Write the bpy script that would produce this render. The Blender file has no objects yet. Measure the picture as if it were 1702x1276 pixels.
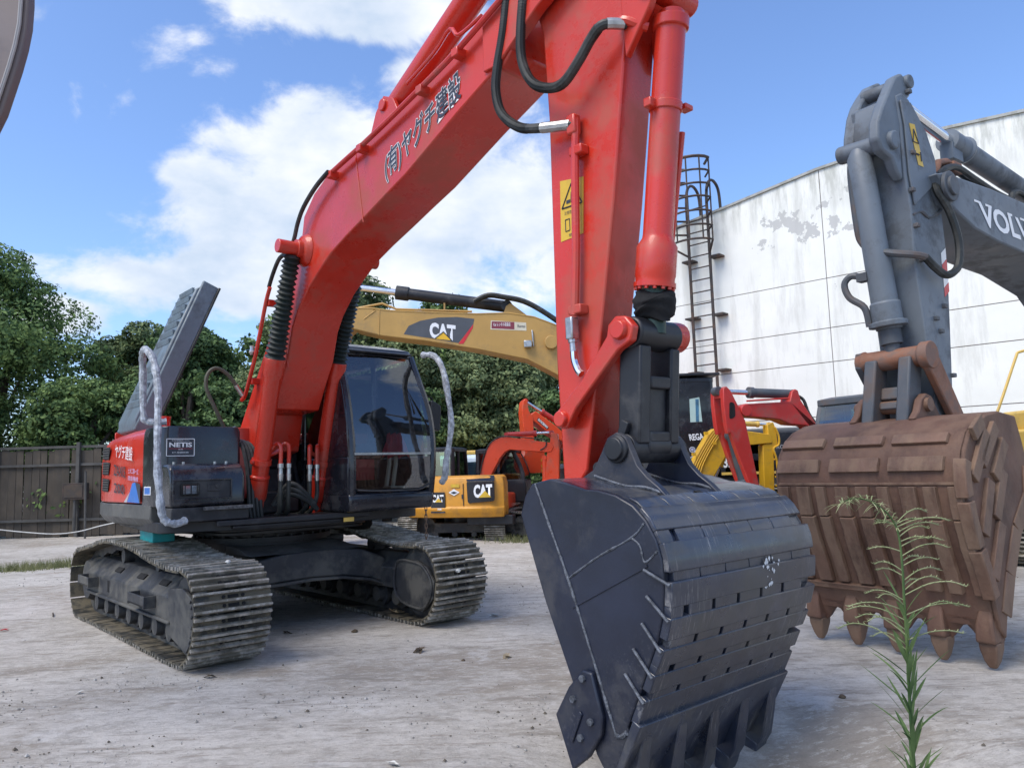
import bpy, math, random
from mathutils import Vector, Matrix, noise as mnoise
import numpy as np
R = math.radians
rnd = random.Random(7)
scene = bpy.context.scene
col = scene.collection

# ------------------------------------------------------------------ camera
CAM_H = 1.451
pitch, roll = R(6.4), R(1.7)
Fw = Vector((0, math.cos(pitch), math.sin(pitch)))
Rt0 = Vector((1, 0, 0)); Up0 = Rt0.cross(Fw)
Rt = math.cos(roll)*Rt0 - math.sin(roll)*Up0
Up = math.sin(roll)*Rt0 + math.cos(roll)*Up0
cd = bpy.data.cameras.new('camera'); cam = bpy.data.objects.new('camera', cd); col.objects.link(cam)
m3 = Matrix((Rt, Up, -Fw)).transposed()
cam.matrix_world = Matrix.Translation((0, 0, CAM_H)) @ m3.to_4x4()
cd.sensor_width = 36; cd.lens = 36*1270/1702; cd.clip_start = 0.05; cd.clip_end = 900
scene.camera = cam

# ------------------------------------------------------------------ light
SUN_EL, SUN_AZ = 55, 228
w = bpy.data.worlds.new('World'); scene.world = w; w.use_nodes = True
nt = w.node_tree; N = nt.nodes; LK = nt.links; N.clear()
out = N.new('ShaderNodeOutputWorld'); bg = N.new('ShaderNodeBackground'); LK.new(bg.outputs[0], out.inputs[0])
sky = N.new('ShaderNodeTexSky'); sky.sky_type = 'NISHITA'; sky.sun_disc = False
sky.sun_elevation = R(SUN_EL); sky.sun_rotation = R(SUN_AZ); sky.air_density = 1.0; sky.dust_density = 1.2; sky.ozone_density = 2.0
tc = N.new('ShaderNodeTexCoord')
def wmath(op, a, b=None, c=None, clamp=False):
    n = N.new('ShaderNodeMath'); n.operation = op; n.use_clamp = clamp
    for i, x in enumerate((a, b, c)):
        if x is None: continue
        if isinstance(x, (int, float)): n.inputs[i].default_value = x
        else: LK.new(x, n.inputs[i])
    return n.outputs[0]
def blob(c, rad, wgt):
    s = N.new('ShaderNodeVectorMath'); s.operation = 'SUBTRACT'; LK.new(tc.outputs['Generated'], s.inputs[0]); s.inputs[1].default_value = c
    k = N.new('ShaderNodeVectorMath'); k.operation = 'MULTIPLY'; LK.new(s.outputs[0], k.inputs[0]); k.inputs[1].default_value = (1/rad[0], 1/rad[0], 1/rad[1])
    l = N.new('ShaderNodeVectorMath'); l.operation = 'LENGTH'; LK.new(k.outputs[0], l.inputs[0])
    return wmath('MULTIPLY', wmath('SUBTRACT', 1.0, l.outputs['Value']), wgt)
# cloud banks: centre direction, angular half-width and half-height, density
BL = [([(-0.274,0.904,0.327)], (.15,.12), 1.1), ([(-0.199,0.900,0.388)], (.13,.10), 1.1), ([(-0.105,0.917,0.384)], (.16,.13), 1.0), ([(-0.001,0.939,0.343)], (.14,.13), .9),
      ([(-0.354,0.865,0.356)], (.075,.035), .9), ([(-0.337,0.897,0.285)], (.11,.05), .75), ([(-0.441,0.867,0.234)], (.15,.035), 1.0), ([(-0.315,0.919,0.238)], (.2,.06), 1.0), ([(-0.157,0.947,0.279)], (.26,.11), .9),
      ([(-0.188,0.821,0.539)], (.19,.048), .9), ([(-0.100,0.839,0.535)], (.12,.045), .8), ([(-0.106,0.875,0.473)], (.06,.035), .75), ([(-0.500,0.845,0.190)], (.06,.03), .9), ([(-0.301,0.832,0.466)], (.12,.04), .10), ([(0.066,0.967,0.246)], (.07,.05), .8)]
BL = [(tuple(c[0]), r_, g_) for c, r_, g_ in BL]
crnd = random.Random(3)
for i in range(26):                       # the same broken cumulus goes on round the rest of the sky
    az = R(50 + 260*(i + crnd.random()*.6)/26); el = R(crnd.uniform(6, 58))
    c = (math.sin(az)*math.cos(el), math.cos(az)*math.cos(el), math.sin(el))
    s_ = crnd.uniform(.12, .26)
    BL.append((c, (s_, s_*crnd.uniform(.4, .7)), crnd.uniform(.8, 1.05)))
dens = None
for c, r_, g_ in BL:
    b = blob(c, r_, g_)
    dens = b if dens is None else wmath('SMOOTH_MAX', dens, b, .25)
nz = N.new('ShaderNodeTexNoise'); nz.inputs['Scale'].default_value = 9; nz.inputs['Detail'].default_value = 9; nz.inputs['Roughness'].default_value = .6; nz.inputs['Distortion'].default_value = .25
mp = N.new('ShaderNodeMapping'); mp.inputs['Scale'].default_value = (1, 1, 1.5); LK.new(tc.outputs['Generated'], mp.inputs['Vector']); LK.new(mp.outputs[0], nz.inputs['Vector'])
dd = wmath('ADD', wmath('MAXIMUM', dens, -.6), wmath('MULTIPLY', wmath('SUBTRACT', nz.outputs['Fac'], .5), 1.7))
ss = N.new('ShaderNodeMapRange'); ss.interpolation_type = 'SMOOTHSTEP'; LK.new(dd, ss.inputs['Value']); ss.inputs['From Min'].default_value = .05; ss.inputs['From Max'].default_value = .48; ss.inputs['To Max'].default_value = .96
nz2 = N.new('ShaderNodeTexNoise'); nz2.inputs['Scale'].default_value = 6; nz2.inputs['Detail'].default_value = 6; nz2.inputs['Roughness'].default_value = .55
mp2 = N.new('ShaderNodeMapping'); mp2.inputs['Location'].default_value = (3.1, .4, 1.7); mp2.inputs['Scale'].default_value = (1, 1, 1.8); LK.new(tc.outputs['Generated'], mp2.inputs['Vector']); LK.new(mp2.outputs[0], nz2.inputs['Vector'])
cr = N.new('ShaderNodeValToRGB'); LK.new(nz2.outputs['Fac'], cr.inputs[0])
cr.color_ramp.elements[0].position = .34; cr.color_ramp.elements[0].color = (.36, .43, .53, 1)
cr.color_ramp.elements[1].position = .62; cr.color_ramp.elements[1].color = (.60, .615, .645, 1)
SKY_K = .108
skm = N.new('ShaderNodeVectorMath'); skm.operation = 'MULTIPLY'; LK.new(sky.outputs[0], skm.inputs[0]); skm.inputs[1].default_value = (SKY_K*1.0, SKY_K*1.14, SKY_K*1.38)
mixc = N.new('ShaderNodeMix'); mixc.data_type = 'RGBA'; LK.new(ss.outputs[0], mixc.inputs['Factor']); LK.new(skm.outputs[0], mixc.inputs['A']); LK.new(cr.outputs[0], mixc.inputs['B'])
LK.new(mixc.outputs['Result'], bg.inputs['Color']); bg.inputs['Strength'].default_value = 1.0

sd = bpy.data.lights.new('sun', 'SUN'); sun = bpy.data.objects.new('sun', sd); col.objects.link(sun)
sd.energy = 1.85; sd.angle = R(32); sd.color = (1, .92, .80)
az = R(SUN_AZ); el = R(SUN_EL)
sdir = Vector((math.sin(az)*math.cos(el), math.cos(az)*math.cos(el), math.sin(el)))
sun.rotation_euler = sdir.to_track_quat('Z', 'Y').to_euler()
vs = scene.view_settings; vs.view_transform = 'Standard'; vs.look = 'None'; vs.exposure = .82; vs.gamma = 1; vs.use_curve_mapping = False
try: scene.cycles.use_denoising = True; scene.cycles.max_bounces = 8; scene.cycles.transparent_max_bounces = 16
except Exception: pass

# ------------------------------------------------------------------ materials
def mat(name, c, rough=.5, metal=0, var=.12, vs_=3., dirt=None, damt=.0, ds=2.5, bump=0, bs=60., coat=0., rv=.1, inst=False, streak=None, scratch=None):
    m = bpy.data.materials.new(name); m.use_nodes = True; t = m.node_tree; n = t.nodes; L = t.links
    p = n['Principled BSDF']; tcn = n.new('ShaderNodeTexCoord'); vec = tcn.outputs['Object']
    if inst:
        oi = n.new('ShaderNodeObjectInfo'); a = n.new('ShaderNodeVectorMath'); a.operation = 'MULTIPLY_ADD'
        L.new(oi.outputs['Random'], a.inputs[0]); a.inputs[1].default_value = (17, 31, 23); L.new(vec, a.inputs[2]); vec = a.outputs[0]
    def noise(s, det=4, r=.6, v=None):
        k = n.new('ShaderNodeTexNoise'); k.inputs['Scale'].default_value = s; k.inputs['Detail'].default_value = det; k.inputs['Roughness'].default_value = r
        L.new(v or vec, k.inputs['Vector']); return k.outputs['Fac']
    def rng(x, a, b, c_, d):
        k = n.new('ShaderNodeMapRange'); L.new(x, k.inputs[0]); k.inputs[1].default_value = a; k.inputs[2].default_value = b; k.inputs[3].default_value = c_; k.inputs[4].default_value = d; return k.outputs[0]
    f = noise(vs_, 5)
    hv = n.new('ShaderNodeHueSaturation'); hv.inputs['Color'].default_value = (*c, 1); L.new(rng(f, .34, .66, 1-var, 1+var), hv.inputs['Value'])
    cs = hv.outputs[0]; ro = rng(noise(vs_*2.3, 4), .3, .7, max(.02, rough-rv), min(1, rough+rv))
    if dirt is not None:
        v2 = vec
        if streak:
            mpn = n.new('ShaderNodeMapping'); mpn.inputs['Scale'].default_value = streak; L.new(vec, mpn.inputs['Vector']); v2 = mpn.outputs[0]
        k = rng(noise(ds, 10, .70, v2), .545-damt*.22, .665-damt*.22, 0, min(1, .45+damt*.6))
        mx = n.new('ShaderNodeMix'); mx.data_type = 'RGBA'; L.new(k, mx.inputs['Factor']); L.new(cs, mx.inputs['A']); mx.inputs['B'].default_value = (*dirt, 1); cs = mx.outputs['Result']
        m2 = n.new('ShaderNodeMix'); m2.data_type = 'FLOAT'; L.new(k, m2.inputs['Factor']); L.new(ro, m2.inputs['A']); m2.inputs['B'].default_value = .85; ro = m2.outputs['Result']
    if scratch:
        mpn = n.new('ShaderNodeMapping'); mpn.inputs['Scale'].default_value = scratch[1]; L.new(vec, mpn.inputs['Vector'])
        k0 = rng(noise(6, 6, .7, mpn.outputs[0]), .55, .66, 0, scratch[2]); k1 = rng(noise(2.3, 4, .6), .50, .64, 0, 1)
        km = n.new('ShaderNodeMath'); km.operation = 'MULTIPLY'; L.new(k0, km.inputs[0]); L.new(k1, km.inputs[1]); k = km.outputs[0]
        mx = n.new('ShaderNodeMix'); mx.data_type = 'RGBA'; L.new(k, mx.inputs['Factor']); L.new(cs, mx.inputs['A']); mx.inputs['B'].default_value = (*scratch[0], 1); cs = mx.outputs['Result']
    L.new(cs, p.inputs['Base Color']); L.new(ro, p.inputs['Roughness']); p.inputs['Metallic'].default_value = metal
    if coat: p.inputs['Coat Weight'].default_value = coat; p.inputs['Coat Roughness'].default_value = .08
    if bump:
        b = n.new('ShaderNodeBump'); b.inputs['Strength'].default_value = bump; b.inputs['Distance'].default_value = .01; L.new(noise(bs, 5), b.inputs['Height']); L.new(b.outputs[0], p.inputs['Normal'])
    return m
DUST = (.22, .20, .17)
M = {}
M['red'] = mat('red_paint', (.52, .029, .013), .28, var=.10, vs_=1.2, bump=.04, bs=25, coat=.22, rv=.08, dirt=(.34,.085,.055), damt=.2, ds=1.6, scratch=((.52,.17,.13), (3,3,22), .3))
M['red_old'] = mat('faded_red_paint', (.50, .035, .028), .38, var=.1, dirt=(.25,.10,.08), damt=.2)
M['orange'] = mat('orange_paint', (.75, .075, .022), .35, var=.07, dirt=(.35,.12,.07), damt=.15)
M['black'] = mat('black_paint', (.014, .015, .021), .22, var=.25, vs_=2, bump=.05, bs=18, coat=.3, dirt=(.10,.10,.10), damt=.08, ds=2)
M['blackm'] = mat('matt_black_paint', (.012, .013, .017), .46, var=.3, vs_=2, dirt=(.09,.088,.085), damt=.14, ds=2)
M['bucket_black'] = mat('black_bucket_paint', (.011, .015, .030), .36, var=.35, vs_=2, bump=.35, bs=5, dirt=(.06,.058,.06), damt=.2, ds=2.2, scratch=((.13,.13,.14), (9,1,9), .35))
M['bucket_worn'] = mat('worn_black_bucket_steel', (.018, .024, .042), .32, var=.35, vs_=3, bump=.10, bs=22, coat=.4, dirt=(.085,.08,.07), damt=.3, ds=2.5, scratch=((.30,.29,.28), (1.5,16,1.2), .75))
M['weld'] = mat('weld_metal', (.10, .11, .13), .5, metal=.3, var=.5, vs_=30, bump=.8, bs=90)
M['rubber'] = mat('rubber_hose', (.018, .021, .020), .55, var=.3, dirt=(.08,.08,.075), damt=.2, ds=6)
M['bellows'] = mat('green_black_bellows', (.016, .024, .022), .5, var=.25, dirt=(.05,.055,.05), damt=.2, ds=8)
M['cloth'] = mat('black_cloth', (.006, .006, .007), .9, bump=.5, bs=30)
M['chrome'] = mat('chrome', (.75, .76, .78), .16, metal=1, var=.03)
M['steel'] = mat('bright_fitting', (.45, .45, .44), .35, metal=.9, var=.2, vs_=20)
M['track'] = mat('worn_track_steel', (.034, .034, .03), .6, metal=.25, var=.35, vs_=7, bump=.3, bs=50, dirt=(.17,.145,.10), damt=.55, ds=5, inst=True)
M['track_bar'] = mat('rubbed_grouser_steel', (.36, .34, .30), .45, metal=.3, var=.3, vs_=12, dirt=(.11,.10,.075), damt=.5, ds=7, inst=True)
M['frame'] = mat('dusty_frame_paint', (.026, .028, .033), .55, var=.25, dirt=(.12,.115,.10), damt=.42, ds=2.2)
M['grey_skirt'] = mat('dusty_grey_skirt', (.075, .077, .075), .42, var=.2, dirt=(.13,.125,.11), damt=.2, ds=3)
M['hood_grey'] = mat('grey_engine_hood', (.135, .175, .205), .45, var=.1, dirt=(.06,.065,.07), damt=.2, ds=2)
M['dark'] = mat('dark_void', (.008, .008, .009), .9)
M['plasticwrap'] = mat('clear_plastic_wrap', (.42, .45, .49), .22, var=.45, vs_=22, bump=1.0, bs=45, dirt=(.16,.17,.19), damt=.35, ds=14)
M['teal'] = mat('teal_plastic', (.012, .30, .31), .45, var=.2, vs_=8)
M['white'] = mat('white_lettering', (.78, .79, .80), .4, var=.03)
M['ink'] = mat('dark_lettering', (.03, .035, .05), .4, var=.05)
M['yellow_sign'] = mat('yellow_sticker', (.62, .40, .035), .4, var=.08, dirt=(.25,.17,.05), damt=.1)
M['blue'] = mat('blue_sticker', (.03, .16, .52), .35, var=.2)
M['lilac'] = mat('lilac_lettering', (.50, .40, .62), .4, var=.1)
M['redmark'] = mat('red_sticker', (.55, .02, .03), .4)
M['tan'] = mat('tan_yellow_paint', (.45, .265, .07), .42, var=.08, vs_=1.5, dirt=(.25,.17,.08), damt=.15, ds=2)
M['catyellow'] = mat('amber_yellow_paint', (.60, .27, .022), .4, var=.07, dirt=(.28,.15,.05), damt=.14)
M['yellow'] = mat('bright_yellow_paint', (.66, .38, .02), .38, var=.08, dirt=(.3,.2,.06), damt=.15)
M['paleyellow'] = mat('pale_yellow_paint', (.66, .44, .10), .45, var=.06, dirt=(.3,.22,.1), damt=.12)
M['slate'] = mat('slate_grey_paint', (.125, .15, .178), .5, var=.12, vs_=1.6, dirt=(.055,.055,.055), damt=.22, ds=2.6, bump=.05, bs=30)
M['slate_dark'] = mat('dirty_slate_paint', (.075, .085, .098), .55, var=.2, dirt=(.12,.075,.05), damt=.22, ds=3)
M['rust'] = mat('rusty_bucket_steel', (.115, .060, .040), .68, var=.3, vs_=2.5, dirt=(.185,.110,.072), damt=.35, ds=2.2, bump=.4, bs=26, streak=(1, 1, .35))
M['rust2'] = mat('worn_rust_steel', (.140, .078, .051), .6, var=.35, vs_=3, dirt=(.215,.140,.092), damt=.45, ds=2.6, bump=.4, bs=30, streak=(1.5, 1.5, .3))
M['rustpin'] = mat('orange_rust_steel', (.24, .105, .06), .65, var=.3, vs_=5, dirt=(.12,.10,.09), damt=.35, ds=5, bump=.3, bs=40)
M['tanplate'] = mat('brown_grey_plate', (.15, .115, .105), .5, var=.12, vs_=1.5, dirt=(.12,.11,.12), damt=.2, ds=1.5)
M['seat'] = mat('seat_fabric', (.03, .03, .034), .9)
M['reflected_red'] = mat('red_top_reflection', (.50, .03, .035), .85, bump=.4, bs=30)
M['cream'] = mat('cream_reflection_and_sticker', (.6, .55, .42), .6)
M['bark'] = mat('bark', (.09, .07, .055), .9, bump=.6, bs=12)
def glassmat(name, tint, amt, rough=.03):
    m = bpy.data.materials.new(name); m.use_nodes = True; t = m.node_tree; n = t.nodes; L = t.links
    o = n['Material Output']; n.remove(n['Principled BSDF'])
    tr = n.new('ShaderNodeBsdfTransparent'); tr.inputs[0].default_value = (*tint, 1)
    g = n.new('ShaderNodeBsdfGlossy'); g.inputs[0].default_value = (.95, .97, 1, 1); g.inputs[1].default_value = rough
    lw = n.new('ShaderNodeLayerWeight'); lw.inputs[0].default_value = .35
    mr = n.new('ShaderNodeMapRange'); L.new(lw.outputs['Fresnel'], mr.inputs[0]); mr.inputs[3].default_value = amt; mr.inputs[4].default_value = 1
    mx = n.new('ShaderNodeMixShader'); L.new(mr.outputs[0], mx.inputs[0]); L.new(tr.outputs[0], mx.inputs[1]); L.new(g.outputs[0], mx.inputs[2]); L.new(mx.outputs[0], o.inputs[0])
    return m
M['glass'] = glassmat('cab_glass', (.62, .68, .72), .09)
M['glass_green'] = glassmat('green_tinted_glass', (.62, .80, .72), .12)
M['lampbowl'] = mat('lamp_reflector', (.62, .63, .62), .35, metal=.35, var=.3, vs_=40)
M['lens'] = glassmat('lamp_lens', (.9, .92, .95), .15)
def leafmat(name, c1, c2, scale=1.3, trans=.25):
    m = bpy.data.materials.new(name); m.use_nodes = True; t = m.node_tree; n = t.nodes; L = t.links; p = n['Principled BSDF']; o = n['Material Output']
    tcn = n.new('ShaderNodeTexCoord'); g = n.new('ShaderNodeNewGeometry')
    k = n.new('ShaderNodeTexNoise'); k.inputs['Scale'].default_value = scale; k.inputs['Detail'].default_value = 3; L.new(tcn.outputs['Object'], k.inputs['Vector'])
    a = n.new('ShaderNodeMath'); a.operation = 'MULTIPLY_ADD'; L.new(g.outputs['Random Per Island'], a.inputs[0]); a.inputs[1].default_value = .55; a.inputs[2].default_value = -.28
    b = n.new('ShaderNodeMath'); b.operation = 'ADD'; L.new(k.outputs['Fac'], b.inputs[0]); L.new(a.outputs[0], b.inputs[1])
    cr_ = n.new('ShaderNodeValToRGB'); L.new(b.outputs[0], cr_.inputs[0]); cr_.color_ramp.elements[0].position = .28; cr_.color_ramp.elements[1].position = .75
    cr_.color_ramp.elements[0].color = (*c1, 1); cr_.color_ramp.elements[1].color = (*c2, 1)
    L.new(cr_.outputs[0], p.inputs['Base Color']); p.inputs['Roughness'].default_value = .75; p.inputs['Specular IOR Level'].default_value = .25
    tl = n.new('ShaderNodeBsdfTranslucent'); L.new(cr_.outputs[0], tl.inputs[0]); mx = n.new('ShaderNodeMixShader'); mx.inputs[0].default_value = trans
    L.new(p.outputs[0], mx.inputs[1]); L.new(tl.outputs[0], mx.inputs[2]); L.new(mx.outputs[0], o.inputs[0])
    return m
M['leaf1'] = leafmat('broad_leaves', (.05, .10, .04), (.23, .33, .11))
M['leaf2'] = leafmat('grey_green_leaves', (.07, .115, .055), (.29, .35, .16))
M['leaf3'] = leafmat('dark_leaves', (.038, .08, .035), (.17, .26, .095))
M['weedleaf'] = leafmat('weed_leaves', (.05, .10, .035), (.19, .27, .10), 9)
M['weedtip'] = leafmat('weed_flower_tips', (.20, .25, .11), (.42, .44, .25), 9)
M['grassm'] = leafmat('dry_grass', (.10, .12, .05), (.26, .26, .13), 5)

# ------------------------------------------------------------------ mesh helpers
class MB:
    def __init__(s): s.v = []; s.f = []; s.mi = []; s.cur = 0
    def add(s, vs, fs):
        n = len(s.v); s.v += [tuple(v) for v in vs]; s.f += [tuple(i+n for i in f) for f in fs]; s.mi += [s.cur]*len(fs); return s
    def box(s, c, d, rot=None):
        vs = [Vector((sx*d[0]/2, sy*d[1]/2, sz*d[2]/2)) for sx in (-1, 1) for sy in (-1, 1) for sz in (-1, 1)]
        if rot is not None: vs = [rot @ v for v in vs]
        c = Vector(c); return s.add([v+c for v in vs], [(0,1,3,2),(4,6,7,5),(0,4,5,1),(2,3,7,6),(0,2,6,4),(1,5,7,3)])
    def prism(s, prof, a, b, ax='y'):
        pr = list(prof)
        ar = sum(pr[i][0]*pr[(i+1) % len(pr)][1]-pr[(i+1) % len(pr)][0]*pr[i][1] for i in range(len(pr)))
        if ar < 0: pr.reverse()
        if ax == 'y': g = lambda p, t: (p[0], t, p[1])
        elif ax == 'x': g = lambda p, t: (t, p[0], p[1])
        else: g = lambda p, t: (p[0], p[1], t)
        n = len(pr); lo, hi = min(a, b), max(a, b)
        vs = [g(p, lo) for p in pr]+[g(p, hi) for p in pr]
        bot = tuple(range(n)); top = tuple(range(n, 2*n)); sides = [(i, (i+1) % n, (i+1) % n+n, i+n) for i in range(n)]
        fl = ax == 'y'
        fs = [bot, tuple(reversed(top))]+[tuple(reversed(q)) for q in sides] if fl else [tuple(reversed(bot)), top]+sides
        return s.add(vs, fs)
    def loft(s, rings, caps=True, closed=True):
        n = len(rings[0]); vs = [v for r_ in rings for v in r_]; fs = []
        for k in range(len(rings)-1):
            for i in range(n if closed else n-1):
                j = (i+1) % n; fs.append((k*n+i, k*n+j, (k+1)*n+j, (k+1)*n+i))
        if caps: fs.append(tuple(reversed(range(n)))); fs.append(tuple(range((len(rings)-1)*n, len(rings)*n)))
        return s.add(vs, fs)
    def tube(s, path, r, n=8, caps=True):
        P = [Vector(p) for p in path]; rs = r if isinstance(r, (list, tuple)) else [r]*len(P)
        rings = []; prev = None
        for i, p in enumerate(P):
            t = (P[min(i+1, len(P)-1)]-P[max(i-1, 0)])
            if t.length < 1e-9: t = Vector((0, 0, 1))
            t.normalize()
            if prev is None:
                a = Vector((0, 0, 1)) if abs(t.z) < .9 else Vector((1, 0, 0)); x = t.cross(a).normalized()
            else: x = (prev-t*prev.dot(t)).normalized()
            prev = x; y = t.cross(x)
            rings.append([p+(x*math.cos(2*math.pi*k/n)+y*math.sin(2*math.pi*k/n))*rs[i] for k in range(n)])
        return s.loft(rings, caps)
    def cyl(s, p0, p1, r0, r1=None, n=16): return s.tube([p0, p1], [r0, r0 if r1 is None else r1], n)
    def lathe(s, p0, p1, prof, n=18):
        p0, p1 = Vector(p0), Vector(p1); d = p1-p0
        P = [p0+d*t for t, _ in prof]; rs = [r_ for _, r_ in prof]
        t = d.normalized(); a = Vector((0, 0, 1)) if abs(t.z) < .9 else Vector((1, 0, 0)); x = t.cross(a).normalized(); y = t.cross(x)
        return s.loft([[p+(x*math.cos(2*math.pi*k/n)+y*math.sin(2*math.pi*k/n))*r_ for k in range(n)] for p, r_ in zip(P, rs)])
    def plate(s, pts, th):
        pts = [Vector(p) for p in pts]; nrm = (pts[1]-pts[0]).cross(pts[2]-pts[0]).normalized()*th/2; n = len(pts)
        return s.add([p-nrm for p in pts]+[p+nrm for p in pts], [tuple(reversed(range(n))), tuple(range(n, 2*n))]+[(i, (i+1) % n, (i+1) % n+n, i+n) for i in range(n)])
    def mesh(s, name, mats, smooth=35):
        me = bpy.data.meshes.new(name); me.from_pydata(s.v, [], s.f)
        for m_ in (mats if isinstance(mats, (list, tuple)) else [mats]): me.materials.append(m_)
        if any(s.mi): me.polygons.foreach_set('material_index', s.mi)
        if smooth:
            me.polygons.foreach_set('use_smooth', [True]*len(me.polygons)); me.set_sharp_from_angle(angle=R(smooth))
        me.update(); return me
    def build(s, name, mats, parent=None, bevel=0, smooth=35, seg=2):
        o = bpy.data.objects.new(name, s.mesh(name, mats, smooth)); col.objects.link(o)
        if parent is not None: o.parent = parent
        if bevel:
            b = o.modifiers.new('edge', 'BEVEL'); b.width = bevel; b.segments = seg; b.limit_method = 'ANGLE'; b.angle_limit = R(40)
        return o
def tag(o, label=None, cat=None, group=None, kind=None):
    if label: o['label'] = label
    if cat: o['category'] = cat
    if group: o['group'] = group
    if kind: o['kind'] = kind
    return o
def empty(name, loc=(0, 0, 0), rz=0, label=None, cat=None, group=None):
    o = bpy.data.objects.new(name, None); col.objects.link(o); o.location = loc; o.rotation_euler = (0, 0, rz); o.empty_display_size = .2
    return tag(o, label, cat, group)
def inst(me, name, parent, mtx=None):
    o = bpy.data.objects.new(name, me); col.objects.link(o); o.parent = parent
    if mtx is not None: o.matrix_local = mtx
    return o
def cr_spline(P, n=6, closed=False):
    P = [Vector(p) for p in P]; m_ = len(P); out_ = []
    for i in range(m_ if closed else m_-1):
        g = (lambda k: P[k % m_]) if closed else (lambda k: P[max(0, min(m_-1, k))])
        a, b, c, d = g(i-1), g(i), g(i+1), g(i+2)
        for k in range(n):
            t = k/n; out_.append(.5*((2*b)+(c-a)*t+(2*a-5*b+4*c-d)*t*t+(3*b-a-3*c+d)*t**3))
    if not closed: out_.append(P[-1])
    return out_
def resample(P, n, closed=True):
    P = [Vector(p) for p in P]; Q = P+[P[0]] if closed else P
    L_ = [0]
    for a, b in zip(Q, Q[1:]): L_.append(L_[-1]+(b-a).length)
    o = []; j = 0
    for k in range(n):
        d = L_[-1]*k/(n if closed else n-1)
        while j < len(L_)-2 and L_[j+1] < d: j += 1
        t = (d-L_[j])/max(1e-9, L_[j+1]-L_[j]); o.append(Q[j].lerp(Q[j+1], t))
    return o, L_[-1]
def Lp(pts, v): return [(p[0], v, p[1]) for p in pts]      # (forward, height) at a lateral offset
def Fp(pts, u): return [(u, p[0], p[1]) for p in pts]      # (lateral, height) at a forward offset
_tc = {}
def text_mesh(s, off):
    c = bpy.data.curves.new('lettering', 'FONT'); c.body = s; c.size = 1; c.offset = off; c.resolution_u = 3
    o = bpy.data.objects.new('lettering', c); col.objects.link(o)
    dg = bpy.context.evaluated_depsgraph_get(); dg.update()
    me = bpy.data.meshes.new_from_object(o.evaluated_get(dg)); bpy.data.objects.remove(o); bpy.data.curves.remove(c); return me
def lettering(s, O, ex, ey, wd, ht, m_, parent, lift=.003, off=.0, name='lettering', shear=0.):
    me = text_mesh(s, off); V = [v.co.copy() for v in me.vertices]
    if not V: return None
    x0 = min(v.x for v in V); x1 = max(v.x for v in V); y0 = min(v.y for v in V); y1 = max(v.y for v in V)
    O, ex, ey = Vector(O), Vector(ex), Vector(ey); nn = ex.cross(ey).normalized()*lift
    for v, q in zip(me.vertices, V):
        a = (q.x-x0)/(x1-x0); b = (q.y-y0)/(y1-y0)
        v.co = O+ex*(a*wd+shear*b*ht)+ey*(b*ht)+nn
    me.materials.clear(); me.materials.append(m_)
    o = bpy.data.objects.new(name, me); col.objects.link(o); o.parent = parent; return o
def bolt_row(mb, pts, nrm, r=.014, h=.012):
    nrm = Vector(nrm)
    for p in pts: mb.cyl(p, Vector(p)+nrm*h, r, n=6)

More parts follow.
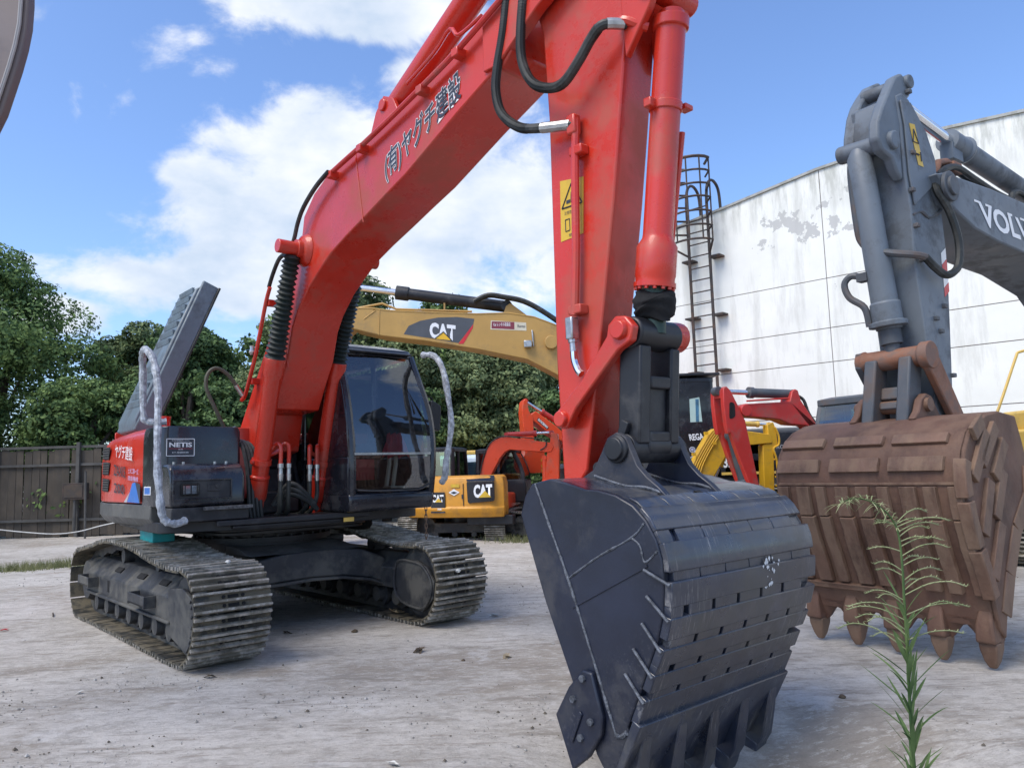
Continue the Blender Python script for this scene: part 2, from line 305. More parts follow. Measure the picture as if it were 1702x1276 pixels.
# ================================================================== SETTING
def smooth(a, b, x):
    t = max(0, min(1, (x-a)/(b-a))); return t*t*(3-2*t)
def gz(x, y):                                    # height of the yard: gentle unevenness, a scraped hollow where the black bucket rests
    d = math.hypot(x-1.1, y-3.55)
    h = -.20*(1-smooth(.5, 1.5, d))
    k = smooth(0, 1.5, math.hypot(x+2.6, y-8.2)-2.8)
    h += k*(.025*mnoise.noise((x*.5, y*.5, 0))+.012*mnoise.noise((x*1.7, y*1.7, 3))+.005*mnoise.noise((x*6, y*6, 5)))-(.012)
    return h
def ground():
    xs = [-300, -120, -60, -30]+[-20+i*.16 for i in range(int(36/.16)+1)]+[26, 40, 80, 300]
    ys = [-60, -20, -5]+[-1+i*.16 for i in range(int(27/.16)+1)]+[34, 45, 80, 160, 400]
    V = []; F = []
    for y in ys:
        for x in xs: V.append((x, y, gz(x, y) if -25 < x < 20 and -3 < y < 30 else -.02))
    n = len(xs)
    for j in range(len(ys)-1):
        for i in range(n-1): F.append((j*n+i, j*n+i+1, (j+1)*n+i+1, (j+1)*n+i))
    me = bpy.data.meshes.new('ground'); me.from_pydata(V, [], F); me.polygons.foreach_set('use_smooth', [True]*len(F))
    o = bpy.data.objects.new('ground', me); col.objects.link(o); tag(o, kind='structure')
    m = bpy.data.materials.new('concrete_yard_with_dirt'); m.use_nodes = True; t = m.node_tree; nn = t.nodes; L = t.links; p = nn['Principled BSDF']
    tcn = nn.new('ShaderNodeTexCoord'); vec = tcn.outputs['Object']
    def noise(s, det=6, r=.6, sc=None, loc=(0, 0, 0)):
        v = vec
        if sc or loc != (0, 0, 0):
            mp_ = nn.new('ShaderNodeMapping'); mp_.inputs['Scale'].default_value = sc or (1, 1, 1); mp_.inputs['Location'].default_value = loc; mp_.inputs['Rotation'].default_value = (0, 0, R(-24)); L.new(vec, mp_.inputs[0]); v = mp_.outputs[0]
        k = nn.new('ShaderNodeTexNoise'); k.inputs['Scale'].default_value = s; k.inputs['Detail'].default_value = det; k.inputs['Roughness'].default_value = r; L.new(v, k.inputs['Vector']); return k.outputs['Fac']
    def rng(x, a, b, c_, d):
        k = nn.new('ShaderNodeMapRange'); L.new(x, k.inputs[0]); k.inputs[1].default_value = a; k.inputs[2].default_value = b; k.inputs[3].default_value = c_; k.inputs[4].default_value = d; return k.outputs[0]
    def mix(f, a, b):
        k = nn.new('ShaderNodeMix'); k.data_type = 'RGBA'; L.new(f, k.inputs['Factor'])
        for s_, x in (('A', a), ('B', b)):
            if isinstance(x, tuple): k.inputs[s_].default_value = (*x, 1)
            else: L.new(x, k.inputs[s_])
        return k.outputs['Result']
    base = mix(rng(noise(.55, 8, .62), .42, .58, 0, 1), (0.40, 0.367, 0.322), (0.545, 0.512, 0.467))
    base = mix(rng(noise(3.1, 14, .86, (.8, 1.15, 1), (2, 5, 0)), .45, .56, 0, .6), base, (0.60, 0.57, 0.525))
    base = mix(rng(noise(4.3, 14, .86, (.8, 1.25, 1), (6, 5, 0)), .50, .58, 0, .55), base, (0.33, 0.298, 0.258))
    base = mix(rng(noise(.42, 9, .7, (1, 1.6, 1), (4, 2, 0)), .52, .60, 0, .8), base, (0.300, 0.258, 0.208))        # tracked-in soil
    base = mix(rng(noise(2.6, 9, .72, (.35, 1.6, 1), (1, 7, 0)), .54, .62, 0, .65), base, (0.235, 0.207, 0.172))      # drag marks
    base = mix(rng(noise(1.3, 9, .75, None, (9, 1, 0)), .56, .64, 0, .7), base, (0.60, 0.58, 0.555))                  # cement dust
    base = mix(rng(noise(7, 10, .78, (.8, 1.2, 1), (3, 3, 0)), .51, .57, 0, .4), base, (0.255, 0.230, 0.20))
    base = mix(rng(noise(5, 10, .78, (.22, 2.4, 1), (8, 1, 0)), .555, .61, 0, .5), base, (0.234, 0.191, 0.152))
    base = mix(rng(noise(16, 8, .78, (.6, 1.3, 1), (1, 9, 0)), .53, .60, 0, .6), base, (0.598, 0.561, 0.508))
    base = mix(rng(noise(24, 6, .75), .55, .70, 0, .55), base, (0.258, 0.227, 0.188))
    base = mix(rng(noise(70, 4, .7), .62, .74, 0, .55), base, (0.204, 0.185, 0.159))
    L.new(base, p.inputs['Base Color']); p.inputs['Roughness'].default_value = .9
    b = nn.new('ShaderNodeBump'); b.inputs['Strength'].default_value = .8; b.inputs['Distance'].default_value = .035
    ad = nn.new('ShaderNodeMath'); ad.operation = 'MULTIPLY_ADD'; L.new(noise(60, 6, .8), ad.inputs[0]); ad.inputs[1].default_value = .3; L.new(noise(8, 14, .82, (.6, 1.4, 1)), ad.inputs[2]); L.new(ad.outputs[0], b.inputs['Height']); L.new(b.outputs[0], p.inputs['Normal'])
    me.materials.append(m); return o
ground()

# loose grit and soil crumbs over the yard (nobody could count them)
def grit():
    mb = MB(); r_ = random.Random(5)
    cl = [(r_.uniform(-7, 6), r_.uniform(2.6, 13)) for _ in range(26)]+[(.2, 4.9), (-.1, 4.6), (-3.4, 5.2), (-3.9, 5.6), (-1.5, 5.1), (.1, 3.9)]
    for k in range(6500):
        if k % 3: cx, cy = r_.choice(cl); x, y = cx+r_.gauss(0, .35), cy+r_.gauss(0, .22)
        else: x, y = r_.uniform(-9, 8), r_.uniform(2.2, 16)
        s_ = r_.choice((.003, .004, .005, .007, .012 if r_.random() < .3 else .005))*r_.uniform(.6, 1.3)
        z = gz(x, y)+s_*.3; q = [(x+s_*r_.uniform(-1, 1), y+s_*r_.uniform(-1, 1), z+s_*r_.uniform(-.2, .7)) for _ in range(3)]
        vs = [(x-s_, y, z), (x+s_*.3, y-s_, z), (x+s_, y+s_*.4, z), (x-s_*.2, y+s_, z), (x+s_*.2*r_.uniform(-1, 1), y, z+s_*r_.uniform(.5, 1.1))]
        mb.cur = r_.choice((0, 0, 1, 2)); mb.add(vs, [(0,1,4),(1,2,4),(2,3,4),(3,0,4),(3,2,1,0)])
    o = mb.build('gravel', [mat('grey_grit', (.25, .24, .22), .9), mat('brown_soil_crumbs', (.10, .085, .065), .95), mat('pale_grit', (.36, .35, .33), .9)], smooth=0); tag(o, kind='stuff')
grit()
# individual scraps lying on the yard
scrap_m = mat('dry_brown_scrap', (.075, .055, .035), .9, var=.4, vs_=20); pale_m = mat('pale_scrap', (.55, .54, .5), .8, var=.2)
def scrap(px, name, label, cat, kind, s_, mm, group=None):
    x, y = px; z = gz(x, y); mb = MB(); r_ = random.Random(int(x*1000)+7)
    if kind == 'leaf':
        for k in range(3):
            a = r_.uniform(0, 6.28); c = Vector((x+r_.gauss(0, s_*.3), y+r_.gauss(0, s_*.3), z+.012))
            d = Vector((math.cos(a), math.sin(a), r_.uniform(0, .4)))*s_; e = Vector((-math.sin(a), math.cos(a), .15))*s_*.35
            mb.add([c-d, c-e*.9+Vector((0, 0, s_*.15)), c+d, c+e+Vector((0, 0, s_*.2))], [(0, 1, 2, 3)])
    elif kind == 'stone':
        rings = []
        for k, (h, q) in enumerate(((-.2, .7), (.2, 1), (.6, .75), (.8, .3))):
            rings.append([(x+math.cos(a)*s_*q*r_.uniform(.75, 1.15), y+math.sin(a)*s_*q*r_.uniform(.75, 1.15), z+h*s_) for a in [i*1.0472 for i in range(6)]])
        mb.loft(rings)
    else:
        a = r_.uniform(0, 3); d = Vector((math.cos(a), math.sin(a), 0))*s_
        mb.tube([Vector((x, y, z+.012))-d, Vector((x, y, z+.022)), Vector((x, y, z+.014))+d], .008, 5)
    return tag(mb.build(name, mm, smooth=0), label, cat, group)
GP = [(-0.837,6.494),(-0.257,7.923),(-2.313,5.846),(1.968,4.879),(-0.651,4.038),(-0.442,6.144),(-5.192,7.926),(-5.190,8.732),(-3.088,5.526),(-0.092,6.198),(-1.536,7.350),(-2.165,7.385),(1.223,4.208),(-2.811,6.531)]
scrap(GP[0], 'dry_leaf', 'curled brown leaf scrap on the yard in front of the far track', 'leaf', 'leaf', .07, scrap_m)
scrap(GP[1], 'paper_scrap', 'small pale paper scrap on the ground right of the far track', 'scrap', 'leaf', .06, pale_m)
scrap(GP[2], 'dry_leaf', 'flattened brown leaf by the front edge of the near track', 'leaf', 'leaf', .05, scrap_m)
scrap(GP[3], 'stone', 'dark stone lying right of the black bucket below the rusty bucket', 'stone', 'stone', .025, scrap_m)
scrap(GP[4], 'paper_scrap', 'crumpled scrap at the bottom edge of the yard', 'scrap', 'leaf', .04, pale_m)
scrap(GP[5], 'stone', 'pebble in the middle of the yard left of the black bucket', 'stone', 'stone', .018, scrap_m)
scrap(GP[6], 'paper_scrap', 'tiny red paper scrap at the left edge of the yard', 'scrap', 'leaf', .04, M['redmark'])
scrap(GP[7], 'stick', 'thin dark stick lying left of the near track', 'stick', 'stick', .12, scrap_m)
scrap(GP[8], 'paper_scrap', 'pale chip on the ground at lower left of the yard', 'scrap', 'leaf', .03, pale_m)
scrap(GP[9], 'dry_leaf', 'pale dry leaf between the far track and the black bucket', 'leaf', 'leaf', .05, mat('tan_leaf', (.34, .28, .19), .9))
scrap(GP[10], 'stone', 'dark clod between the two tracks of the red excavator', 'stone', 'stone', .035, scrap_m)
scrap(GP[11], 'dry_leaf', 'brown leaf litter lying just right of the near track front', 'leaf', 'leaf', .06, scrap_m)

# ------------------------------------------------------------------ white warehouse
WO = Vector((7.99, 19., 0)); WDr = Vector((.7304, -.683, 0)); WNo = Vector((-.683, -.7304, 0))
wall_rz = math.atan2(WDr.y, WDr.x)
wh = empty('warehouse', WO, wall_rz, 'white painted warehouse wall with peeling patches behind the grey excavator', 'building')
# local frame: x along the wall, -y towards the yard, z up
def wallmat():
    m = mat('white_wall_paint', (.80, .805, .75), .7, var=.05, vs_=.8, dirt=(.54, .54, .49), damt=.25, ds=.9, streak=(1.6, 1, .25), bump=.1, bs=30)
    t = m.node_tree; n = t.nodes; L = t.links; p = n['Principled BSDF']; src = p.inputs['Base Color'].links[0].from_socket
    tcn = n.new('ShaderNodeTexCoord'); sp = n.new('ShaderNodeSeparateXYZ'); L.new(tcn.outputs['Object'], sp.inputs[0])
    def mr(x, a, b, c_, d, kind='SMOOTHSTEP'):
        k = n.new('ShaderNodeMapRange'); k.interpolation_type = kind; L.new(x, k.inputs[0]); k.inputs[1].default_value = a; k.inputs[2].default_value = b; k.inputs[3].default_value = c_; k.inputs[4].default_value = d; return k.outputs[0]
    def mm(op, a, b):
        k = n.new('ShaderNodeMath'); k.operation = op
        for i, x in enumerate((a, b)):
            if isinstance(x, (int, float)): k.inputs[i].default_value = x
            else: L.new(x, k.inputs[i])
        return k.outputs[0]
    nz_ = n.new('ShaderNodeTexNoise'); nz_.inputs['Scale'].default_value = 1.5; nz_.inputs['Detail'].default_value = 9; nz_.inputs['Roughness'].default_value = .62; L.new(tcn.outputs['Object'], nz_.inputs['Vector'])
    # peeled paint: patches between 6.8 and 8.3 m up, either side of the joint
    zone = mm('MULTIPLY', mr(sp.outputs['Z'], 6.7, 7.3, 0, 1), mr(sp.outputs['Z'], 8.5, 7.9, 0, 1))
    zone = mm('MULTIPLY', zone, mm('MULTIPLY', mr(sp.outputs['X'], -2.6, -1.2, 0, 1), mr(sp.outputs['X'], 2.6, 1.0, 0, 1)))
    pk = mr(mm('MULTIPLY_ADD' if False else 'ADD', nz_.outputs['Fac'], mm('MULTIPLY', zone, .17)), .688, .705, 0, .85)
    mx = n.new('ShaderNodeMix'); mx.data_type = 'RGBA'; L.new(pk, mx.inputs['Factor']); L.new(src, mx.inputs['A']); mx.inputs['B'].default_value = (.45, .45, .435, 1)
    # rain-washed grime under the coping
    nz3 = n.new('ShaderNodeTexNoise'); nz3.inputs['Scale'].default_value = 2.2; nz3.inputs['Detail'].default_value = 8; nz3.inputs['Roughness'].default_value = .7
    mp3 = n.new('ShaderNodeMapping'); mp3.inputs['Scale'].default_value = (1.6, 1, .3); L.new(tcn.outputs['Object'], mp3.inputs[0]); L.new(mp3.outputs[0], nz3.inputs['Vector'])
    gk = mm('MULTIPLY', mr(sp.outputs['Z'], 7.2, 8.9, 0, 1), mr(nz3.outputs['Fac'], .42, .62, 0, .8))
    m2 = n.new('ShaderNodeMix'); m2.data_type = 'RGBA'; L.new(gk, m2.inputs['Factor']); L.new(mx.outputs['Result'], m2.inputs['A']); m2.inputs['B'].default_value = (.40, .41, .36, 1)
    L.new(m2.outputs['Result'], p.inputs['Base Color']); return m
M['wall'] = wallmat(); M['joint'] = mat('joint_sealant', (.22, .17, .16), .8)
TOP = [(-4.66, 8.27), (-3.4, 8.43), (-2.4, 8.55), (0, 8.86), (2.5, 9.0), (4.2, 8.86), (9, 8.5), (16, 8.0)]
def topz(x):
    for (a, za), (b, zb) in zip(TOP, TOP[1:]):
        if a <= x <= b: return za+(zb-za)*(x-a)/(b-a)
    return TOP[-1][1]
core = MB().prism([(-4.64, 0), (15.98, 0)]+[(x, z-.03) for x, z in reversed(TOP) if -4.6 < x < 15.9]+[(-4.64, topz(-4.64)-.03)], .03, .5); core.build('wall_backing', M['joint'], wh)
back = MB().box((5.66, 12.5, 3.9), (20.6, 24, 7.8)).build('building_body', M['wall'], wh)
vj = [-4.66, 0.07, 5.0, 10.2, 16]; hj = [0, 2.55, 3.90, 4.76, 6.03]
for a, b in zip(vj, vj[1:]):
    for k, z0 in enumerate(hj):
        g_ = .010
        if k+1 < len(hj): prof = [(a+g_, z0+g_), (b-g_, z0+g_), (b-g_, hj[k+1]-g_), (a+g_, hj[k+1]-g_)]
        else:
            tp = [(a+g_, topz(a+g_))]+[(x, z) for x, z in TOP if a+.1 < x < b-.1]+[(b-g_, topz(b-g_))]
            prof = [(a+g_, z0+g_), (b-g_, z0+g_)]+list(reversed(tp))
        o = MB().prism(prof, -.0, .029).build('wall_panel', M['wall'], wh)
cp = MB()
for (a, za), (b, zb) in zip(TOP, TOP[1:]):
    cp.prism([(a, za+.004), (b, zb+.004), (b, zb+.07), (a, za+.07)], -.05, .52)
cp.build('coping', mat('weathered_coping', (.45, .46, .43), .85, var=.3, dirt=(.2, .2, .17), damt=.45, ds=3), wh)

# caged access ladder on the wall
ld = empty('caged_ladder', WO+WNo*.0, wall_rz, 'rusty brown steel ladder with round safety cage fixed to the white wall', 'ladder')
M['ladder'] = mat('rusty_ladder_steel', (.042, .034, .032), .7, var=.3, dirt=(.14, .08, .05), damt=.3, ds=5)
xl, xr, yl = -3.60, -2.96, -.30
for x in (xl, xr):
    P = cr_spline([(x, yl, 2.6), (x, yl, 5), (x, yl, 8.0), (x, yl, 8.9), (x, yl+.12, 9.35), (x, yl+.42, 9.5), (x, yl+.72, 9.3), (x, yl+.80, 8.7)], 5)
    MB().tube(P, .042, 6).build('rail', M['ladder'], ld)
z = 2.8
rung = MB().cyl((xl, yl, 0), (xr, yl, 0), .019, n=6).mesh('rung', M['ladder'])
while z < 8.8: inst(rung, 'rung', ld, Matrix.Translation((0, 0, z))); z += .345
xc = (xl+xr)/2; rc = .54
def hoop(z, rr):
    pts = [(xl, yl)]+[(xc+rr*1.15*math.cos(a), yl-.34-rr*math.sin(a)*.95) for a in [math.pi-i*math.pi/10+0 for i in range(11)]]+[(xr, yl)]
    return [(x, y, z) for x, y in pts]
for i, z in enumerate((7.55, 7.95, 8.35, 8.75, 9.12, 9.5, 9.88)):
    if i == 0: P = [(xl, yl, z-.25)]+[(x, y, z) for x, y, _ in hoop(z, rc)[1:-1]]+[(xr, yl, z-.25)]
    else: P = hoop(z, rc)
    MB().tube(P, .030 if i < 6 else .042, 6).build('cage_hoop', M['ladder'], ld)
for k in range(0, 11, 2):
    a = math.pi-k*math.pi/10; x = xc+rc*1.15*math.cos(a); y = yl-.34-rc*math.sin(a)*.95
    MB().tube([(x, y, 7.55), (x, y, 9.88)], .023, 5).build('cage_bar', M['ladder'], ld)
for z in (4.0, 5.55, 7.2):
    for x in (xl, xr): MB().box((x+(.12 if x == xr else -.08), yl/2, z), (.34, .30, .05)).build('wall_bracket', M['ladder'], ld)

# ------------------------------------------------------------------ boundary fence
M['fence'] = mat('weathered_fence_board', (.080, .066, .052), .85, var=.3, vs_=1.4, dirt=(.055, .05, .045), damt=.35, ds=1.6, streak=(1, 1, .3), inst=True, bump=.2, bs=15)
M['fencepost'] = mat('fence_post_steel', (.08, .078, .075), .7, var=.25)
FY = 21.2
fe = empty('board_fence', (0, FY, 0), 0, 'weathered grey brown board fence with steel posts under the left trees', 'fence')
fx = -17.5; k = 0
board = []
for v in range(4):
    r_ = random.Random(v); mb = MB(); mb.box((0, 0, 1.2), (.205, .03, 2.35+r_.uniform(-.03, .03))); board.append(mb.mesh('board', M['fence'], 0))
r_ = random.Random(2); x = -17.5
while x < -4.4:
    o = inst(r_.choice(board), 'board', fe, Matrix.Translation((x, r_.uniform(-.012, .012), r_.uniform(-.03, .03))) @ Matrix.Rotation(R(r_.uniform(-.7, .7)), 4, 'Y')); x += .214
post = MB().box((0, -.09, 1.28), (.09, .09, 2.56)).mesh('post', M['fencepost'])
for x in (-16.6, -14.3, -12.0, -9.7, -7.4, -5.1): inst(post, 'post', fe, Matrix.Translation((x, 0, 0)))
for z in (.45, 1.95): MB().box((-11, -.055, z), (13.2, .05, .07)).build('rail', M['fencepost'], fe)
mb = MB(); mb.box((-11.0, .0, 2.44), (13.3, .1, .07)); mb.build('top_rail', M['fencepost'], fe)
bx_ = empty('meter_box', (-11.95, FY-.26, 0), 0, 'dark rusty meter box mounted on the board fence', 'box')
mb = MB(); mb.box((0, 0, 1.22), (.62, .22, .45)); mb.build('housing', mat('dark_box_steel', (.035, .03, .028), .8, dirt=(.09, .06, .05), damt=.3), bx_, bevel=.012)
MB().box((.0, -.115, 1.22), (.5, .015, .34)).build('door', mat('dark_box_door', (.05, .042, .038), .75, dirt=(.1, .07, .05), damt=.3), bx_, bevel=.006)
MB().cyl((.0, -.03, 1.0), (.0, -.03, .15), .04, n=8).build('conduit', M['fencepost'], bx_)
# pole in front of the fence and the sagging rope
pl = MB().cyl(Vector((-11.3, 20.3, -.05)), Vector((-11.34, 20.3, 1.75)), .03, n=8); tag(pl.build('marker_pole', M['fencepost']), 'thin grey steel pole standing in front of the board fence', 'pole')
RP = [(-13.378,0.366),(-13.071,0.327),(-12.458,0.249),(-11.694,0.182),(-11.086,0.224),(-10.557,0.344),(-10.147,0.422)]
tag(MB().tube(cr_spline([(x, 19.6, z) for x, z in RP], 4), .014, 6).build('rope', mat('white_rope', (.6, .6, .58), .8)), 'pale rope sagging along the foot of the board fence', 'rope')

# ------------------------------------------------------------------ trees
def leaf_cloud(lobes, n, size, seed, up=.25):
    g = np.random.default_rng(seed); vol = np.array([l[3]*l[4]*l[5] for l in lobes])**(2/3); pr = vol/vol.sum()
    idx = g.choice(len(lobes), n, p=pr); Lb = np.array(lobes)[idx]
    d = g.normal(size=(n, 3)); d /= np.linalg.norm(d, axis=1)[:, None]
    # leaves gather in clumps on the outside of each lobe
    cl = g.normal(size=(len(lobes), 46, 3)); cl /= np.linalg.norm(cl, axis=2)[:, :, None]
    c = cl[idx, g.integers(0, 46, n)]; d = c+d*g.uniform(.12, .34, n)[:, None]; d /= np.linalg.norm(d, axis=1)[:, None]
    rad = g.beta(5, 1.5, n)*g.uniform(.92, 1.12, n)
    P = Lb[:, :3]+d*Lb[:, 3:6]*rad[:, None]
    nrm = d*.9+g.normal(size=(n, 3))*.55+np.array([0, 0, up]); nrm /= np.linalg.norm(nrm, axis=1)[:, None]
    a = np.cross(nrm, g.normal(size=(n, 3))); a /= np.linalg.norm(a, axis=1)[:, None]; b = np.cross(nrm, a)
    s_ = size*g.uniform(.6, 1.35, n)[:, None]; a = a*s_; b = b*s_*.55
    V = np.stack([P-a, P-b+nrm*s_*.12, P+a, P+b+nrm*s_*.12], 1).reshape(-1, 3)
    F = np.arange(4*n).reshape(-1, 4)
    return V, F
def tree(x, y, h, spread, seed, leaf, label, n=9000, size=.15, trunk_r=.16, crown_low=.25, group='trees beyond the yard'):
    r_ = random.Random(seed); t = empty('tree', (x, y, 0), 0, label, 'tree', group)
    tb = MB(); top = h*.72
    P = [(0, 0, -.1), (r_.uniform(-.1, .1), r_.uniform(-.1, .1), h*.3), (r_.uniform(-.25, .25), r_.uniform(-.2, .2), h*.55), (r_.uniform(-.3, .3), 0, top)]
    tb.tube(cr_spline(P, 4), [trunk_r*(1-.055*i) for i in range(13)], 8)
    lobes = []
    for k in range(17):
        f = crown_low+(1-crown_low)*(k+.5)/17; z = h*f
        wdt = spread*(math.sin(math.pi*min(1, max(.0, (f-crown_low)/(1-crown_low))*.82+.16))**.7)
        a = r_.uniform(0, 6.28); q = wdt*r_.uniform(.25, .62)
        rr = spread*r_.uniform(.34, .5)*(1 if f < .8 else .7)
        c = (math.cos(a)*q, math.sin(a)*q, min(z, h-rr*.62)); lobes.append((*c, rr, rr, rr*r_.uniform(.62, .85)))
        if k % 2 == 0:
            z0 = h*r_.uniform(.25, .5); tb.tube(cr_spline([(0, 0, z0), (c[0]*.5, c[1]*.5, z0+(c[2]-z0)*.6), (c[0]*.9, c[1]*.9, c[2])], 3), [trunk_r*.42*(1-.09*i) for i in range(7)], 6)
    tb.build('trunk', M['bark'], t)
    V, F = leaf_cloud(lobes, n, size, seed)
    me = bpy.data.meshes.new('crown'); me.from_pydata(V.tolist(), [], F.tolist()); me.materials.append(leaf)
    o = bpy.data.objects.new('crown', me); col.objects.link(o); o.parent = t; return t
T = [  # x, y, height, spread, leaf, label
 (-16.9, 25.0, 9.3, 3.9, 'leaf1', 'tallest dense green tree at the left edge behind the board fence'),
 (-12.6, 22.9, 4.6, 2.6, 'leaf1', 'low bushy tree hanging over the board fence at far left'),
 (-10.6, 24.6, 6.4, 2.8, 'leaf3', 'dark green tree right of the tallest one behind the fence'),
 (-12.9, 26.5, 6.9, 2.9, 'leaf2', 'grey green tree between the tallest left tree and the raised hood'),
 (-11.9, 28.5, 7.2, 2.9, 'leaf3', 'dark tree set back between the tallest left tree and the raised hood'),
 (-8.8, 22.8, 4.3, 2.0, 'leaf3', 'low dark tree over the fence left of the raised hood'),
 (-8.4, 27.5, 7.3, 2.9, 'leaf1', 'green tree rising just left of the raised grey hood'),
 (-6.7, 24.0, 6.9, 2.6, 'leaf2', 'grey green tree right behind the raised engine hood'),
 (-5.3, 26.5, 8.2, 3.1, 'leaf2', 'broad grey green tree between the raised hood and the red boom'),
 (-6.0, 22.7, 4.4, 2.0, 'leaf3', 'low dark green tree under the curved hose by the boom foot'),
 (-4.0, 24.0, 6.6, 2.4, 'leaf2', 'leafy tree behind the red boom cylinders'),
 (-2.6, 27.8, 8.0, 2.8, 'leaf1', 'tree whose top shows above the tan boom beside the red boom'),
 (-.9, 25.5, 5.8, 2.7, 'leaf2', 'bushy tree right of the black cab under the tan boom'),
 (-1.0, 30.0, 7.6, 2.8, 'leaf3', 'dark tree whose crown shows above the tan boom below the black cylinder'),
 (1.0, 26.3, 5.2, 2.6, 'leaf2', 'bushy tree behind the orange excavators'),
 (3.0, 28.5, 6.2, 2.8, 'leaf1', 'tree behind the lower end of the tan boom'),
 (-3.1, 23.6, 4.0, 1.9, 'leaf3', 'low tree behind the black cab of the red excavator'),
 (1.4, 24.0, 3.9, 1.9, 'leaf3', 'low dark shrub like tree behind the orange boom'),
]
for i, (x, y, h, s_, lf, lb) in enumerate(T):
    tree(x, y, h, s_, 11+i*7, M[lf], lb, n=44000 if h > 5 else 30000, size=.072 if y < 26 else .085, crown_low=.12 if h < 5 else .2)
# trees that close the yard's left side, beyond the frame
for i, (x, y, h) in enumerate(((-18.5, 20.5, 7.5), (-19.5, 15.5, 8), (-19, 10.5, 7.5))):
    tree(x, y, h, 3.4, 300+i, M['leaf1'], ('green tree farthest back along the left side of the yard', 'green tree midway along the left side of the yard', 'green tree nearest the camera on the left side of the yard')[i], n=5000, size=.24, group='trees along the left side')

# ------------------------------------------------------------------ grass along the edges
def grass():
    mb = MB(); r_ = random.Random(9)
    spots = [(x, y, s_) for (x, y), s_ in zip([(-8.528,13.458),(-8.281,13.563),(-8.030,13.671),(-8.650,13.326),(-7.956,13.910),(-4.876,16.614),(-3.417,20.188),(-0.110,16.473),(0.015,15.752),(-1.481,19.451),(-0.972,18.344),(-1.629,17.742),(0.676,18.630)], (.5,.5,.45,.4,.35,.3,.2,.45,.4,.3,.3,.25,.3))]
    for x, y, sp in spots:
        for k in range(260):
            a = r_.uniform(0, 6.28); q = abs(r_.gauss(0, sp)); bx, by = x+math.cos(a)*q, y+math.sin(a)*q*.45; h = r_.uniform(.05, .2); l = r_.uniform(-.1, .1); l2 = r_.uniform(-.06, .06)
            z = gz(bx, by)-.01; mb.add([(bx-.006, by, z), (bx+.006, by, z), (bx+l, by+l2, z+h)], [(0, 1, 2)])
    tag(mb.build('grass', M['grassm'], smooth=0), kind='stuff')
grass()

# ================================================================== RED EXCAVATOR
MX0, MY0, MYAW = -2.699, 8.251, 41.48
ex = empty('excavator', (MX0, MY0, 0), R(MYAW-90), 'large red crawler excavator with black cab, black bucket and arched red boom', 'excavator', 'crawler excavators parked in the yard')
# local axes: x forward, y to the machine's left, z up
# ---- crawler tracks
path = [(-1.70, .028), (-.8, .028), (.8, .028), (1.62, .028), (1.86, .10), (1.99, .27), (2.02, .45), (1.955, .63), (1.79, .735), (1.40, .735), (.9, .772), (.3, .845), (-.15, .862), (-.6, .855), (-1.1, .785), (-1.6, .715), (-1.80, .665), (-1.92, .54), (-1.945, .36), (-1.89, .17)]
def shoe_mesh(wd):
    mb = MB(); mb.box((0, 0, -.008), (.162, wd, .016)); mb.cur = 1
    for x, h in ((-.066, .027), (0, .032), (.066, .027)):
        mb.prism([(x-.013, 0), (x+.013, 0), (x+.0085, h), (x-.0085, h)], -wd/2+.001, wd/2-.001)
    mb.cur = 2
    for x in (-.033, .033):
        for y in (-.075, .075): mb.cyl((x, y, 0), (x, y, .012), .014, n=6)
        mb.box((x, 0, .0005), (.026, .085, .003))
    return mb.mesh('track_shoe', [M['track'], M['track_bar'], M['dark']])
def tracks(parent, pth, wd, yc, nsh, sm):
    P, Ln = resample(cr_spline([(p[0], 0, p[1]) for p in pth], 8, True), nsh)
    mb = MB(); inner = []
    cx = sum(p.x for p in P)/nsh; czz = sum(p.z for p in P)/nsh
    rg = []
    for i, p in enumerate(P):
        t = (P[(i+1) % nsh]-P[i-1]).normalized(); n_ = Vector((t.z, 0, -t.x))
        if n_.dot(p-Vector((cx, 0, czz))) < 0 : n_ = -n_
        rg.append((p, t, n_))
    for sy in (-.085, .085):
        rings = [[p-n_*.014+Vector((0, sy-.022, 0)), p-n_*.014+Vector((0, sy+.022, 0)), p-n_*(.10 if k % 2 else .075)+Vector((0, sy+.022, 0)), p-n_*(.10 if k % 2 else .075)+Vector((0, sy-.022, 0))] for k, (p, t, n_) in enumerate(rg)]
        rings.append(rings[0]); mb.loft([[q+Vector((0, yc, 0)) for q in r_] for r_ in rings], caps=False)
    tr = mb.build('crawler_track', M['frame'], parent)
    jr = random.Random(4)
    for p, t, n_ in rg:
        m_ = Matrix((t, Vector((0, 1, 0)), t.cross(Vector((0, 1, 0))))).transposed()
        if (m_ @ Vector((0, 0, 1))).dot(n_) < 0: m_ = Matrix((-t, Vector((0, 1, 0)), (-t).cross(Vector((0, 1, 0))))).transposed()
        inst(sm, 'track_shoe', tr, Matrix.Translation(p+Vector((0, yc+jr.uniform(-.004, .004), 0))) @ m_.to_4x4() @ Matrix.Rotation(R(jr.uniform(-1.2, 1.2)), 4, 'Y'))
    return tr
SM = shoe_mesh(.6)
t1 = tracks(ex, path, .6, -1.1, 50, SM); t2 = tracks(ex, path, .6, 1.1, 50, SM)
for y0, r_ in ((-1.1, 1), (1.1, 2)):      # dirt and chips stuck on the shoes
    pass
